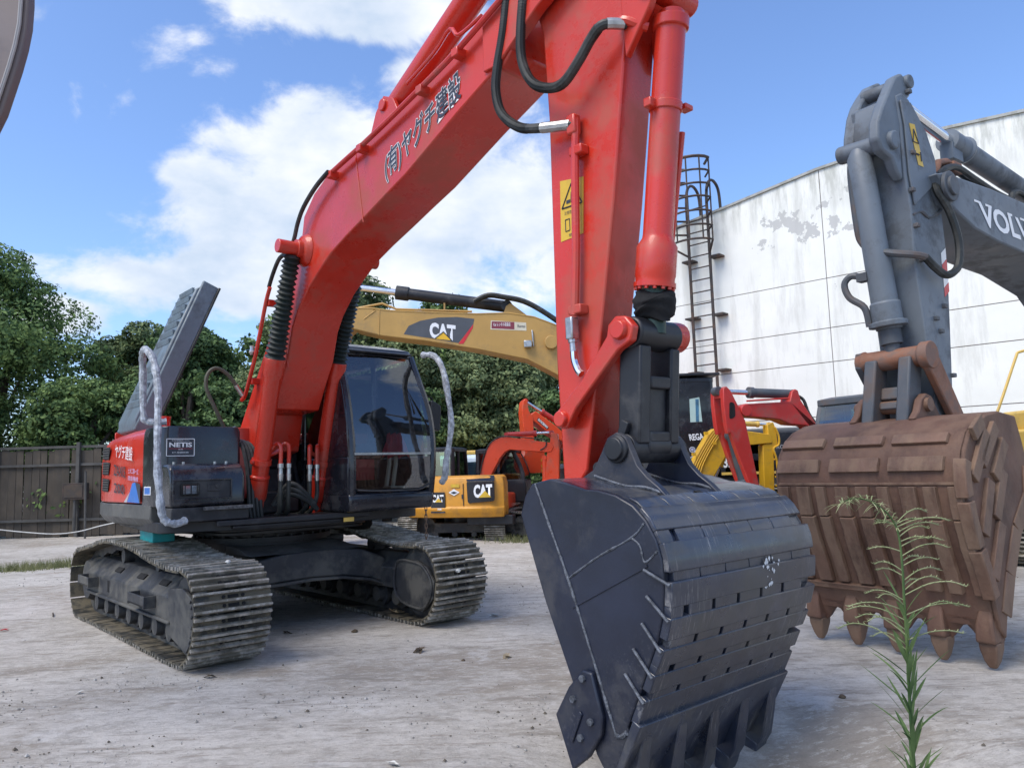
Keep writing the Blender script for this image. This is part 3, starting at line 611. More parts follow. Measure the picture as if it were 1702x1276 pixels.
for yc in (-1.1, 1.1):
    so = -1 if yc < 0 else 1
    mb = MB(); hw = .25
    mb.prism([(yc-hw, .30), (yc+hw, .30), (yc+hw, .50), (yc+.10, .64), (yc-.10, .64), (yc-hw, .50)], -1.42, 1.32, 'x')
    mb.box((0, yc+so*.252, .305), (2.7, .05, .03))
    tf = mb.build('track_frame', M['frame'], ex, bevel=.012)
    # front guide end with its rounded plate and bolts
    D = [(1.28, .57), (1.62, .60), (1.80, .55), (1.92, .42), (1.90, .26), (1.72, .12), (1.28, .21)]
    mb = MB(); mb.prism(D, yc-.255, yc-.225); mb.prism(D, yc+.225, yc+.255)
    bolt_row(mb, [(1.80+.06*math.cos(a), yc+so*.255, .37+.16*math.sin(a)) for a in [R(-70+28*i) for i in range(6)]], (0, so, 0), .016, .012)
    mb.build('guide_plate', M['frame'], tf, bevel=.008)
    # raised rim round the inner plate
    mb = MB(); loop = cr_spline([(u*.93+.1, yc-so*.262, z*.9+.045) for u, z in D], 4, True); mb.tube(loop+[loop[0]], .013, 6); mb.build('rim_weld', M['frame'], tf)
    MB().lathe((1.58, yc-.2, .38), (1.58, yc+.2, .38), [(0, .05), (0, .30), (.12, .36), (.28, .36), (.30, .30), (.70, .30), (.72, .36), (.88, .36), (1, .30), (1, .05)], 24).build('idler', M['frame'], tf)
    sp = MB(); sp.lathe((-1.55, yc-.1, .40), (-1.55, yc+.1, .40), [(0, .05), (0, .30), (1, .30), (1, .05)], 28)
    for k in range(21):
        a = k*2*math.pi/21; sp.box((-1.55+.32*math.cos(a), yc, .40+.32*math.sin(a)), (.06, .08, .05), Matrix.Rotation(-a, 3, 'Y'))
    sp.lathe((-1.55, yc-.22, .40), (-1.55, yc+.2, .40), [(0, .10), (0, .20), (.2, .24), (1, .24), (1, .05)], 20); sp.build('sprocket', M['frame'], tf)
    ro = MB().lathe((0, yc-.22, 0), (0, yc+.22, 0), [(0, .04), (0, .075), (.14, .085), (.15, .12), (.24, .12), (.25, .095), (.75, .095), (.76, .12), (.85, .12), (.86, .085), (1, .075), (1, .04)], 16).mesh('roller', M['frame'])
    for u in (-1.12, -.73, -.34, .05, .44, .83, 1.2): inst(ro, 'roller', tf, Matrix.Translation((u, 0, .205)))
    for u in (-.55, .55):
        MB().lathe((u, yc-.12, .70), (u, yc+.13, .70), [(0, .03), (0, .065), (1, .065), (1, .03)], 14).build('carrier_roller', M['frame'], tf)
        MB().box((u, yc-so*.04, .65), (.14, .12, .10)).build('roller_bracket', M['frame'], tf)
    # boarding steps: open boxes proud of the outer face
    for u, wd in ((-1.15, .42), (.72, .46)):
        mb = MB(); y0 = yc+so*.25; y1 = yc+so*.35
        mb.box((u, (y0+y1)/2, .40), (wd, .10, .02)); mb.box((u, y1-so*.008, .435), (wd, .016, .09)); mb.box((u-wd/2, (y0+y1)/2, .43), (.016, .10, .10)); mb.box((u+wd/2, (y0+y1)/2, .43), (.016, .10, .10))
        mb.build('step', M['frame'], tf, bevel=.004)
    for u in (-.45, .30, .95):
        mb = MB(); mb.box((u, yc+so*.175, .579), (.20, .055, .012), Matrix.Rotation(so*R(-43), 3, 'X')); mb.build('mud_slot', M['dark'], tf)
    mb = MB(); mb.box((-.55, yc+so*.252, .42), (.06, .008, .11)); mb.build('slot_hole', M['dark'], tf, bevel=.002)
# ---- car body between the tracks
cb = MB()
topc = [(-.88, .58), (-.51, .665), (-.24, .715), (-.01, .73), (.35, .728), (.64, .69), (.85, .61), (.90, .585)]
botc = [(.90, .325), (.72, .40), (.40, .455), (.07, .47), (-.34, .455), (-.60, .41), (-.88, .33)]
for a, b in ((.70, .98), (-.98, -.70)): cb.prism(topc+botc, a, b, 'x')
cb.box((0, 0, .60), (1.45, 1.0, .25)); cb.build('car_body', M['frame'], ex, bevel=.014)
fl = MB(); fl.prism([(p[0], p[1]-.002) for p in botc]+[(p[0], p[1]-.03) for p in reversed(botc)], .66, 1.02, 'x'); fl.build('leg_flange', M['frame'], ex, bevel=.006)
sk = MB(); sk.loft([[(.99*s_, q*.98, z) for s_, q, z in ((1, -.55, .725), (1, .60, .72), (-1, .60, .72), (-1, -.55, .725))], [(.62*s_, q*.9, z) for s_, q, z in ((1, -.60, .79), (1, .60, .79), (-1, .60, .79), (-1, -.60, .79))]]); sk.build('top_plate', mat('dust_grey_top', (.085, .084, .08), .8, var=.3, dirt=(.16, .155, .145), damt=.45), ex)
tt = MB(); tt.lathe((0, 0, .74), (0, 0, .99), [(0, .66), (.28, .66), (.30, .70), (.50, .70), (.52, .63), (.72, .63), (.74, .69), (1, .69)], 40)
for k in range(32):
    a = k*math.pi/16; tt.cyl((.675*math.cos(a), .675*math.sin(a), .86), (.675*math.cos(a), .675*math.sin(a), .89), .016, n=6)
tt.build('slewing_ring', M['blackm'], ex)
for x_, y_ in ((.95, .52), (.55, .86)): pass
mo = MB(); mo.lathe((.45, .92, .86), (.45, .92, 1.0), [(0, .10), (.3, .13), (1, .13)], 16); mo.lathe((.1, 1.02, .84), (.1, 1.02, 1.0), [(0, .10), (.3, .13), (1, .13)], 16); mo.build('under_deck_lamps', M['dark'], ex)

# ---- upper structure deck
def rounded(pts, r_, n=5):
    o = []
    for i, p in enumerate(pts):
        a = Vector((*pts[i-1], 0)); b = Vector((*p, 0)); c = Vector((*pts[(i+1) % len(pts)], 0)); q = r_[i] if isinstance(r_, (list, tuple)) else r_
        if q <= 0: o.append(p); continue
        d1 = (a-b).normalized()*q; d2 = (c-b).normalized()*q
        for k in range(n+1):
            t = k/n; v = (b+d1)*(1-t)**2+b*2*t*(1-t)+(b+d2)*t*t; o.append((v.x, v.y))
    return o
dk = MB(); dk.prism(rounded([(1.22, -.66), (1.22, .30), (1.05, 1.28), (-2.3, 1.25), (-2.3, -.6), (-1.0, -1.15), (.5, -1.31), (.95, -1.33)], [0, 0, .1, 0, 0, 0, 0, .1]), .99, 1.085, 'z')
dk.box((1.235, -.2, 1.062), (.05, 1.5, .05)); dk.box((1.20, -.2, 1.02), (.06, 1.2, .03))
dk.build('deck', M['blackm'], ex, bevel=.008)
ds_ = MB()
for k, z in enumerate((.955, .92)): ds_.prism(rounded([(.95-.06*k, -.75), (.95-.06*k, .75), (-.6, .9), (-.6, -.9)], .2), z, z+.028, 'z')
ds_.build('deck_belly', M['blackm'], ex, bevel=.004)
mk = MB().box((1.262, .32, 1.02), (.006, .11, .04)).build('reflector', M['paleyellow'], ex)
# lower side skirt, dusty grey, with the curved rear corner
sk_plan = [(.72, -1.345), (.1, -1.35), (-.6, -1.345), (-1.0, -1.325), (-1.35, -1.26), (-1.75, -1.12), (-1.75, -.8), (.72, -.8)]
sm_ = MB(); sm_.loft([[(x*(1 if k else .985), y*(1 if k else .955), z) for x, y in sk_plan] for k, z in ((0, 1.03), (1, 1.11), (1, 1.235))]); sm_.build('side_skirt', M['grey_skirt'], ex, bevel=.012)
# right hand pump cover: red, vents and lettering
pc_plan = [(.47, -1.335), (-.2, -1.35), (-.75, -1.345), (-1.05, -1.315), (-1.4, -1.24), (-1.8, -1.08), (-1.8, -.3), (.47, -.3)]
pc = MB(); rings = []
for z, i_, kx in ((1.245, 0, 0), (1.66, 0, 0), (1.80, .012, .02), (1.87, .05, .07), (1.905, .12, .16)):
    rings.append([(x+(kx if x < -.9 else 0), y+(i_ if y < -.9 else 0), z+(.045*smooth(-1.2, .4, x) if z > 1.7 else 0)) for x, y in pc_plan])
pc.loft(rings); pcov = pc.build('pump_cover', M['red'], ex, bevel=.01)
for zc in (1.745, 1.59, 1.42):
    vn = MB(); q = [(-.935, zc+.07), (-.60, zc+.055), (-.66, zc-.07), (-.955, zc-.062)]
    def sy(u): return -1.352+max(0, (-.75-u))*.09
    vn.add([(u, sy(u)-.004, z) for u, z in q], [(3, 2, 1, 0)]); v_ = vn.build('vent', M['dark'], pcov)
    sl = MB()
    for k in range(5):
        z = zc-.05+k*.025; sl.add([(-.94, sy(-.94)-.007, z), (-.63, sy(-.63)-.007, z-.004), (-.63, sy(-.63)-.012, z+.006), (-.94, sy(-.94)-.012, z+.010)], [(0, 1, 2, 3)])
    sl.build('louvre', M['grey_skirt'], pcov, smooth=0)
S0 = -1.357
lettering('ヤグチ建設', (-.41, S0, 1.69), (1, 0, -.09), (0, 0, 1), .60, .135, M['white'], pcov, .002, .006)
lettering('ZAXIS', (-.445, S0, 1.515), (1, 0, -.075), (0, 0, 1), .41, .105, M['ink'], pcov, .002, .012)
lettering('200', (-.42, S0, 1.345), (1, 0, -.06), (0, 0, 1), .36, .095, M['ink'], pcov, .002, .012)
for k, (s_, z, h) in enumerate((('土木工事一式', 1.525, .05), ('建設機械', 1.46, .045))): lettering(s_, (.06, S0, z), (1, 0, -.05), (0, 0, 1), .33, h, M['lilac'], pcov, .002, .004)
d_ = MB(); d_.add([(.05, S0, 1.255), (.20, S0, 1.43), (.30, S0, 1.44), (.44, S0, 1.25)], [(3, 2, 1, 0)]); d_.build('blue_decal', M['blue'], pcov)
d_ = MB(); d_.add([(-.06, S0-.001, 1.252), (.04, S0-.001, 1.252), (.12, S0-.001, 1.345)], [(0, 1, 2)]); d_.build('grey_decal', mat('grey_decal', (.4, .4, .42), .4), pcov)
d_ = MB(); d_.add([(.30, S0-.001, 1.44), (.455, S0-.001, 1.42), (.462, S0-.001, 1.25), (.445, S0-.001, 1.25)], [(0, 3, 2, 1)]); d_.build('black_decal', M['ink'], pcov)
# fuel tank cover and tool box in black
tk_plan = rounded([(.475, -.62), (.475, -1.345), (.93, -1.345), (.93, -.62)], [0, 0, .16, .03], 6)
tk = MB(); tk.loft([[(x, y, 1.22) for x, y in tk_plan], [(x, y, 1.80) for x, y in tk_plan], [(x-.01*(x > .8), y*(.995), 1.88) for x, y in tk_plan], [(.70+(x-.70)*.94, -.98+(y+.98)*.95, 1.925) for x, y in tk_plan]])
tank = tk.build('fuel_tank', M['black'], ex, bevel=.008)
sg = MB(); sg.box((.936, -1.165, 1.735), (.006, .245, .155)); sgo = sg.build('name_plate', M['ink'], tank)
fr = MB()
for y_, z_, dy, dz in ((-1.165, 1.81, .236, .006), (-1.165, 1.66, .236, .006), (-1.283, 1.735, .006, .15), (-1.047, 1.735, .006, .15)): fr.box((.9405, y_, z_), (.002, dy, dz))
fr.build('plate_border', M['white'], tank)
lettering('NETIS', (.94, -1.262, 1.737), (0, 1, 0), (0, 0, 1), .195, .042, M['white'], tank, .001, .03)
lettering('登録', (.94, -1.185, 1.712), (0, 1, 0), (0, 0, 1), .04, .012, M['white'], tank, .001)
lettering('新技術情報提供システム', (.94, -1.24, 1.79), (0, 1, 0), (0, 0, 1), .15, .011, M['white'], tank, .001)
lettering('KT-登録技術', (.94, -1.235, 1.682), (0, 1, 0), (0, 0, 1), .14, .016, M['white'], tank, .001)
MB().box((.94, -1.165, 1.724), (.003, .20, .003)).build('plate_line', M['redmark'], tank)
MB().box((.64, -1.3475, 1.36), (.19, .003, .075)).build('sticker_edge', M['white'], tank)
st = MB(); st.add([(.56, -1.350, 1.33), (.72, -1.350, 1.33), (.72, -1.350, 1.388), (.56, -1.350, 1.388)], [(0, 1, 2, 3)]); st.build('blue_sticker', M['blue'], tank)
# tool box / step
tb_prof = [(.93, 1.22), (1.25, 1.22), (1.25, 1.47), (1.20, 1.56), (1.12, 1.585), (.93, 1.585)]
tbx = MB(); tbx.prism(tb_prof, -1.34, -.70); tbo = tbx.build('tool_box', M['black'], ex, bevel=.03, seg=3)
rc = MB(); rc.box((1.2505, -1.075, 1.365), (.006, .47, .145)); rco = rc.build('lamp_recess', M['blackm'], tbo, bevel=.002)
rim = MB()
for y_, z_, dy, dz in ((-1.075, 1.445, .50, .014), (-1.075, 1.285, .50, .014), (-1.318, 1.365, .014, .16), (-.832, 1.365, .014, .16)): rim.box((1.256, y_, z_), (.014, dy, dz))
rim.build('recess_rim', M['black'], tbo, bevel=.003)
hl = MB(); hl.box((1.262, -1.185, 1.365), (.03, .155, .105)); hlo = hl.build('headlight', M['dark'], tbo, bevel=.012)
hr = MB(); hr.box((1.279, -1.185, 1.363), (.006, .12, .068)); hr.build('reflector_bowl', M['lampbowl'], hlo.parent, bevel=.002)
hg = MB(); hg.box((1.285, -1.185, 1.363), (.004, .128, .076)); hg.build('lamp_glass', M['lens'], hlo.parent)
gb = MB()
for y_ in (-1.235, -1.185, -1.135): gb.cyl((1.292, y_, 1.31), (1.292, y_, 1.42), .004, n=5)
gb.build('lamp_guard', M['dark'], hlo.parent)
lk = MB(); lk.box((1.258, -.985, 1.375), (.008, .10, .06)); lk.cyl((1.262, -.96, 1.385), (1.272, -.96, 1.385), .016, n=10); lk.build('latch', M['blackm'], tbo, bevel=.003)
for y_ in (-1.27, -1.19, -.92, -.82): MB().cyl((1.10, y_, 1.58), (1.10, y_, 1.603), .012, n=6).build('bolt', M['steel'], tbo)
ap = MB(); ap.prism([(.93, 1.09), (1.24, 1.09), (1.24, 1.215), (.93, 1.215)], -1.33, -.66); ap.build('front_apron', M['blackm'], ex, bevel=.01)
tr_ = MB(); tr_.box((1.27, -.86, 1.20), (.05, .42, .03)); tr_.build('step_tread', mat('gritty_tread', (.10, .10, .105), .8, var=.6, vs_=40, bump=1, bs=120), ex, bevel=.003)
# hose bundle and bits between tank and boom
for k in range(4):
    y_ = -.60+.035*k; MB().tube(cr_spline([(.55, y_-.02, 1.80), (.85, y_, 1.79-.01*k), (.98, y_+.02, 1.55), (1.02, y_+.03, 1.2), (1.02, y_+.05, 1.05)], 5), .02, 7).build('hose', M['rubber'], ex)
mb = MB(); mb.tube(cr_spline([(.86, -.66, 1.93), (.87, -.64, 1.83), (.86, -.60, 1.77), (.80, -.52, 1.77)], 4), .02, 7); mb.build('hose_fitting', M['steel'], ex)
HP = Fp([(-0.695,1.896),(-0.794,2.099),(-0.881,2.294),(-0.872,2.425),(-0.799,2.487),(-0.696,2.447),(-0.602,2.336),(-0.536,2.240)], .75)
MB().tube(cr_spline(HP, 5), .018, 7).build('hose', mat('olive_hose', (.075, .072, .05), .6, var=.2, dirt=(.14, .13, .11), damt=.2), ex)
MB().cyl(HP[-2], HP[-1], .022, n=8).build('hose_fitting', M['steel'], ex)
bm_ = MB(); bm_.box((.2, -.50, 1.90), (.5, .12, .03)); bm_.build('deck_rail', M['red'], ex)
# ---- engine bay, counterweight, raised hood
eb = MB(); eb.prism([(-1.82, -1.0), (.3, -.55), (.3, .25), (-.55, .3), (-.55, 1.2), (-1.82, 1.2)], 1.09, 1.80, 'z'); eb.build('engine_housing', M['blackm'], ex, bevel=.02)
cwp = []
for k in range(15):
    a = R(-62+124*k/14); cwp.append((-.9-1.8*math.cos(a)*1.02, (1.35 if a > 0 else .98)*math.sin(a)*.98))
cw = MB(); plan = [(-1.84, -1.02)]+[p for p in cwp if p[0] < -1.84]+[(-1.84, 1.02)]
cw.loft([[(x*(.985 if z < 1.1 else 1), y*(.97 if z < 1.1 else 1), z) for x, y in plan] for z in (1.0, 1.12, 1.95, 2.03)]); cw.build('counterweight', M['red'], ex, bevel=.02)
# hood: a shallow ribbed tray hinged along the right side, propped open
hb = Vector((0, -1.20, 1.97)); hd = Vector((0, .38, .925)).normalized(); hn = Vector((0, hd.z, -hd.y)); HL = 1.78; hU = (-1.0, -.40)
def hp(u, a, d): return Vector((u, hb.y, hb.z))+hd*a+hn*d+Vector((0, 0, 0))
hood = MB(); dep = .18
prof = [(0, .02), (.10, -.03), (HL-.12, -.03), (HL, .06), (HL, dep), (HL-.03, dep), (HL-.05, .05), (.05, .05), (.03, dep-.02), (0, dep-.02)]
hood.loft([[hp(hU[0], a, d) for a, d in prof], [hp(hU[1], a, d) for a, d in prof]])
for u in hU:
    s_ = .02; hood.add([hp(u-s_, 0, 0), hp(u-s_, HL, 0), hp(u-s_, HL, dep), hp(u-s_, 0, dep), hp(u+s_, 0, 0), hp(u+s_, HL, 0), hp(u+s_, HL, dep), hp(u+s_, 0, dep)], [(3,2,1,0),(4,5,6,7),(0,1,5,4),(1,2,6,5),(2,3,7,6),(3,0,4,7)])
ho = hood.build('engine_hood', M['hood_grey'], ex, bevel=.02)
rb = MB()
for k in range(14):
    a = .25+k*.105
    if 5 <= k <= 6: continue
    rb = MB(); rb.add([hp(hU[0]+.12, a, -.034), hp(hU[1]-.05, a, -.034), hp(hU[1]-.05, a+.05, -.060), hp(hU[0]+.12, a+.05, -.060), hp(hU[0]+.12, a+.06, -.034), hp(hU[1]-.05, a+.06, -.034)], [(0, 1, 2, 3), (3, 2, 5, 4), (0, 3, 4), (1, 5, 2)]); rb.build('louvre', M['hood_grey'], ho, smooth=0)
se = MB(); se.tube([hp(hU[1]+.02, .02, dep+.008), hp(hU[1]+.02, HL, dep+.008)], .014, 6); se.build('seal', M['rubber'], ho)
xp = MB(); xp.lathe((-.15, -.98, 1.90), (-.15, -.98, 2.09), [(0, .062), (.88, .062), (.9, .068), (1, .068)], 14); xp.build('filler_neck', M['red'], ex)
# ---- handrails in clear plastic wrap
H1 = [(1.29, -1.22, 1.115), (1.30, -1.31, 1.09), (1.30, -1.40, 1.13), (1.30, -1.435, 1.28), (1.25, -1.45, 1.62), (1.14, -1.42, 1.95), (1.04, -1.395, 2.22), (.92, -1.395, 2.47), (.84, -1.42, 2.58), (.74, -1.43, 2.615), (.64, -1.415, 2.57), (.60, -1.40, 2.45), (.60, -1.385, 2.05), (.605, -1.35, 1.985), (.63, -1.27, 1.975), (.64, -1.20, 1.98)]
def wrapped(P, r_, name, seed):
    q = random.Random(seed); S_ = cr_spline(P, 6); rs = [r_*(1+q.uniform(-.12, .22)) for _ in S_]
    return MB().tube(S_, rs, 9).build(name, M['plasticwrap'], ex)
wrapped(H1, .030, 'handrail', 1)
H2 = [(1.224,2.709),(1.434,2.668),(1.579,2.510),(1.664,2.212),(1.707,1.961),(1.669,1.748),(1.611,1.566),(1.585,1.413),(1.520,1.340)]
wrapped([(u, 1.25, z) for u, z in H2], .030, 'handrail', 2)
# ---- cab
GL = M['glass']
cab = MB(); c0, c1 = .25, 1.24
cab_low = [(-.60, 1.09), (1.38, 1.09), (1.41, 1.20), (1.39, 1.27), (-.60, 1.27)]
cab.prism(cab_low, c0, c1); cabo = cab.build('cab', M['black'], ex, bevel=.03, seg=3)
fz = [(1.385, 1.27), (1.40, 1.60), (1.36, 1.95), (1.27, 2.30), (1.14, 2.66)]       # windscreen line
def fu(z):
    for (a, za), (b, zb) in zip(fz, fz[1:]):
        if z <= zb: return a+(b-a)*(z-za)/(zb-za)
    return fz[-1][0]
def pillar(pts, r_, name='pillar'):
    return MB().tube(cr_spline(pts, 4), r_, 8).build(name, M['black'], cabo)
pillar([(fu(z)-.03, c0+.045+.0*z, z) for z in (1.22, 1.5, 1.8, 2.1, 2.4, 2.68)], .045); pillar([(fu(z)-.03, c1-.03-.10*smooth(2.0, 2.75, z)+.04*smooth(1.2, 1.7, z), z) for z in (1.22, 1.5, 1.8, 2.1, 2.4, 2.68)], .045)
pillar([(-.55, c0+.05, 1.2), (-.55, c0+.05, 2.7)], .05); pillar([(-.55, c1-.05, 1.2), (-.55, c1-.1, 2.7)], .05); pillar([(.35, c1-.02, 1.2), (.35, c1-.08, 2.7)], .035); pillar([(.42, c0+.03, 1.2), (.42, c0+.05, 2.7)], .05)
# body side facing the boom: panel up to the waist with a rounded window above
sp_ = MB(); wi = rounded([(-.42, 1.62), (.98, 1.62), (.98, 2.56), (-.42, 2.56)], .12, 4)
side = [(-.58, 1.25), (fu(1.27)-.02, 1.25)]+[(fu(z)-.02, z) for z in (1.5, 1.8, 2.1, 2.4, 2.7)]+[(-.58, 2.7)]
# panel ring: four strips round the opening
sp_.prism([(-.58, 1.25), (1.37, 1.25), (1.38, 1.62), (-.58, 1.62)], c0, c0+.04); sp_.prism([(-.58, 2.54), (1.16, 2.54), (1.11, 2.72), (-.58, 2.72)], c0, c0+.04)
sp_.prism([(-.58, 1.62), (-.40, 1.62), (-.40, 2.54), (-.58, 2.54)], c0, c0+.04); sp_.prism([(.86, 1.62), (1.385, 1.62), (1.355, 1.95), (1.255, 2.32), (1.165, 2.54), (.90, 2.54)], c0, c0+.04)
sp_.build('side_panel', M['black'], cabo, bevel=.01)
MB().prism([(-.40, 1.62), (.87, 1.62), (.90, 2.54), (-.40, 2.54)], c0+.015, c0+.022).build('side_window', GL, cabo)
dr = MB(); dr.prism([(-.55, 1.25), (1.36, 1.25), (1.38, 1.62), (-.55, 1.62)], c1-.035, c1); dr.build('door', M['black'], cabo, bevel=.01)
MB().prism([(-.50, 1.62), (1.33, 1.62), (1.25, 2.25), (1.12, 2.62), (-.50, 2.62)], c1-.07, c1-.062).build('door_window', GL, cabo)
rk = MB(); rk.loft([[(x, y, 2.66) for x, y in rounded([(-.62, c0-.01), (1.15, c0-.01), (1.15, c1-.06), (-.62, c1-.06)], .08)], [(x, y, 2.745) for x, y in rounded([(-.62, c0-.015), (1.13, c0-.015), (1.13, c1-.06), (-.62, c1-.06)], .1)], [(x, y, 2.79) for x, y in rounded([(-.55, c0+.05), (1.02, c0+.05), (1.02, c1-.13), (-.55, c1-.13)], .1)]])
rk.build('roof', M['black'], cabo, bevel=.012)
vz = MB(); vz.prism([(1.12, 2.70), (1.20, 2.685), (1.21, 2.70), (1.12, 2.735)], c0+.04, c1-.12); vz.build('visor', M['blackm'], cabo, bevel=.006)
ws = MB(); zs = (1.66, 1.8, 1.95, 2.1, 2.25, 2.4, 2.55, 2.66)
ws.loft([[(fu(z), c0+.07, z), (fu(z)+.02, (c0+c1)/2, z), (fu(z), c1-.05-.09*smooth(2.0, 2.75, z)+.03, z)] for z in zs], caps=False, closed=False); ws.build('windscreen', GL, cabo)
lw_ = MB(); lw_.loft([[(fu(z), c0+.07, z), (fu(z)+.02, (c0+c1)/2, z), (fu(z), c1-.04, z)] for z in (1.30, 1.45, 1.635)], caps=False, closed=False); lw_.build('lower_windscreen', GL, cabo)
MB().box((fu(1.648)+.012, (c0+c1)/2, 1.648), (.02, c1-c0-.10, .022)).build('glass_seam', M['steel'], cabo)
MB().tube(cr_spline([(1.395, c0+.09, 1.30), (1.41, .5, 1.285), (1.425, .75, 1.28), (1.41, 1.05, 1.285), (1.39, c1-.05, 1.34)], 5), .010, 6).build('lower_trim', M['black'], cabo)
bp = MB(); bp.box((.4, (c0+c1)/2, 2.1), (.02, .1, .1)); 
rearw = MB(); rearw.box((-.57, (c0+c1)/2, 1.45), (.04, c1-c0-.1, .5)); rearw.build('rear_panel', M['black'], cabo); MB().box((-.57, (c0+c1)/2, 2.15), (.008, c1-c0-.14, .92)).build('rear_window', GL, cabo)
MB().box((.35, (c0+c1)/2, 1.285), (1.8, c1-c0-.1, .02)).build('cab_floor', M['seat'], cabo)
se_ = MB(); se_.box((.12, .74, 1.60), (.5, .48, .16)); se_.box((-.12, .74, 2.0), (.14, .46, .72), Matrix.Rotation(R(-8), 3, 'Y')); se_.box((-.13, .74, 2.44), (.1, .26, .18)); se_.build('seat', M['seat'], cabo, bevel=.04)
rcv = MB(); rcv.loft([[(1.08+.03*math.sin(k*1.9)+dx, .95+(k-4)*.036*sc, z+.022*math.sin(k*2.1)) for k in range(9)] for z, sc, dx in ((1.84, .55, -.05), (1.86, .6, .02), (1.78, .8, .05), (1.70, 1.05, .04), (1.62, 1.15, .05))], caps=False, closed=False); rcv.box((.7, .78, 1.5), (.2, .22, .22)); rcv.build('reflected_red_top', M['reflected_red'], cabo)  # added red shape imitating a person's red top reflected in the windscreen
cs_ = MB()
for y_ in (.46, 1.02): cs_.box((.25, y_, 1.68), (.5, .13, .22)); cs_.cyl((.45, y_, 1.78), (.50, y_, 2.0), .014, n=6); cs_.box((.5, y_, 2.03), (.045, .045, .08))
cs_.build('console', M['seat'], cabo, bevel=.012)
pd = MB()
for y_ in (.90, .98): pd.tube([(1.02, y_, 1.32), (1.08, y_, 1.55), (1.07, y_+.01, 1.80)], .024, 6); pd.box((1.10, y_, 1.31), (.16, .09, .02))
pd.build('reflected_pale_legs', M['cream'], cabo)  # added pale shapes imitating the legs of that reflected person
wp = MB(); wp.tube([(1.37, 1.20, 1.92), (1.34, 1.12, 2.08), (1.26, 1.0, 2.33)], .008, 5); wp.tube([(1.26, 1.0, 2.33), (1.30, 1.03, 2.2), (1.345, 1.05, 2.06)], .007, 5); wp.build('wiper', M['dark'], cabo)
mr_ = MB(); mr_.loft([[(1.25+dx, y_, z) for y_, z in rounded([(1.27, 1.92), (1.40, 1.88), (1.42, 2.16), (1.29, 2.22)], .03)] for dx in (0, .06)]); mo_ = mr_.build('mirror', M['blackm'], cabo, bevel=.01)
MB().tube([(1.22, 1.22, 2.30), (1.26, 1.33, 2.24), (1.27, 1.35, 2.1)], .01, 6).build('mirror_arm', M['dark'], cabo)
# deck clutter between the cylinders: valve block and hoses
vb = MB(); vb.box((.35, -.12, 1.20), (.5, .5, .22)); vb.box((.1, -.12, 1.40), (.5, .62, .3)); vb.build('valve_block', M['blackm'], ex, bevel=.02)
br = MB()
for y_ in (-.45, .22): br.prism([(-.25, 1.08), (.55, 1.08), (.30, 1.55), (.18, 1.80), (.02, 1.80), (-.1, 1.6)], y_-.025, y_+.025)
br.cyl((.10, -.50, 1.70), (.10, .27, 1.70), .06, n=16); br.build('boom_bracket', M['blackm'], ex, bevel=.01)
# ---- boom (box section following the photographed side face)
BR, BLf = -.35, .12
btop = [(0.225,1.677),(0.110,1.818),(0.841,2.684),(1.580,3.460),(1.664,3.807),(1.865,3.964),(2.124,4.061),(2.411,4.107),(2.690,4.137),(3.558,4.295),(4.001,4.397),(4.488,4.484)]
bbot = [(4.819,4.257),(4.456,4.028),(4.397,4.045),(3.970,3.904),(3.335,3.674),(3.047,3.596),(2.747,3.510),(2.435,3.425),(2.163,3.339),(1.955,3.236),(1.748,3.121),(1.546,2.954),(1.435,2.810),(1.337,2.531),(1.197,2.332),(1.041,2.089),(0.695,2.069)]
prof = btop+[(4.78, 4.60), (5.02, 4.72), (5.16, 4.66), (5.20, 4.52), (5.08, 4.38)]+bbot+[(.60, 1.66), (.30, 1.63)]
fork_cut = 4.55
body = [p for p in prof if p[0] < fork_cut]
body = btop[:-1]+[(4.52, 4.46), (4.56, 4.10)]+[p for p in bbot if p[0] < 4.5]+[(.60, 1.70), (.30, 1.64)]
bmB = MB(); bmB.prism(body, BR, BLf); boom = bmB.build('boom', M['red'], ex, bevel=.012)
fk = MB(); fp = [(4.30, 4.40), (4.52, 4.46), (4.80, 4.62), (5.02, 4.74), (5.17, 4.67), (5.20, 4.52), (5.08, 4.36), (4.82, 4.26), (4.44, 4.05), (4.30, 4.06)]
for y_ in ((BR-.022, BR+.06), (BLf-.06, BLf+.022)): fk.prism(fp, *y_)
fk.cyl((5.03, BR-.05, 4.56), (5.03, BLf+.05, 4.56), .085, n=18); fk.build('boom_fork', M['red'], boom, bevel=.008)
# flange lips along the bottom and top plates, welded seams
sw = MB()
for u0, z0, u1, z1 in ((2.60, 4.09, 2.72, 3.47), (1.20, 3.05, 1.35, 2.45)): sw.tube([(u0, BR-.002, z0), (u1, BR-.002, z1)], .005, 5)
sw.tube([(.83, BR+.03, 2.26), (.83, BLf-.03, 2.26)], .006, 5)
sw.build('weld_seam', M['red'], boom)
bs_ = MB()
bs_.cyl((1.70, BR-.27, 3.48), (1.70, BR+.02, 3.48), .062, n=18); bs_.cyl((1.70, BR-.10, 3.48), (1.70, BR, 3.48), .085, n=18); bs_.lathe((1.70, BR-.055, 3.48), (1.70, BR, 3.48), [(0, .10), (.3, .13), (1, .155)], 20)
bs_.build('cylinder_pin', M['red'], boom, bevel=.006); MB().cyl((1.70, BLf-.01, 3.48), (1.70, BLf+.27, 3.48), .062, n=18).build('cylinder_pin', M['red'], boom, bevel=.006)
# lettering on the boom side
TX = (3.06, BR-.003, 3.67); EX = (.96, 0, .285); EY = (-.06, 0, 1.0)
lettering('(有)ヤグチ建設', TX, EX, EY, 1.03, .265, M['white'], boom, .0015, .042)
lettering('(有)ヤグチ建設', (TX[0]+.006, TX[1], TX[2]+.006), EX, EY, 1.018, .253, M['ink'], boom, .0035, .013)
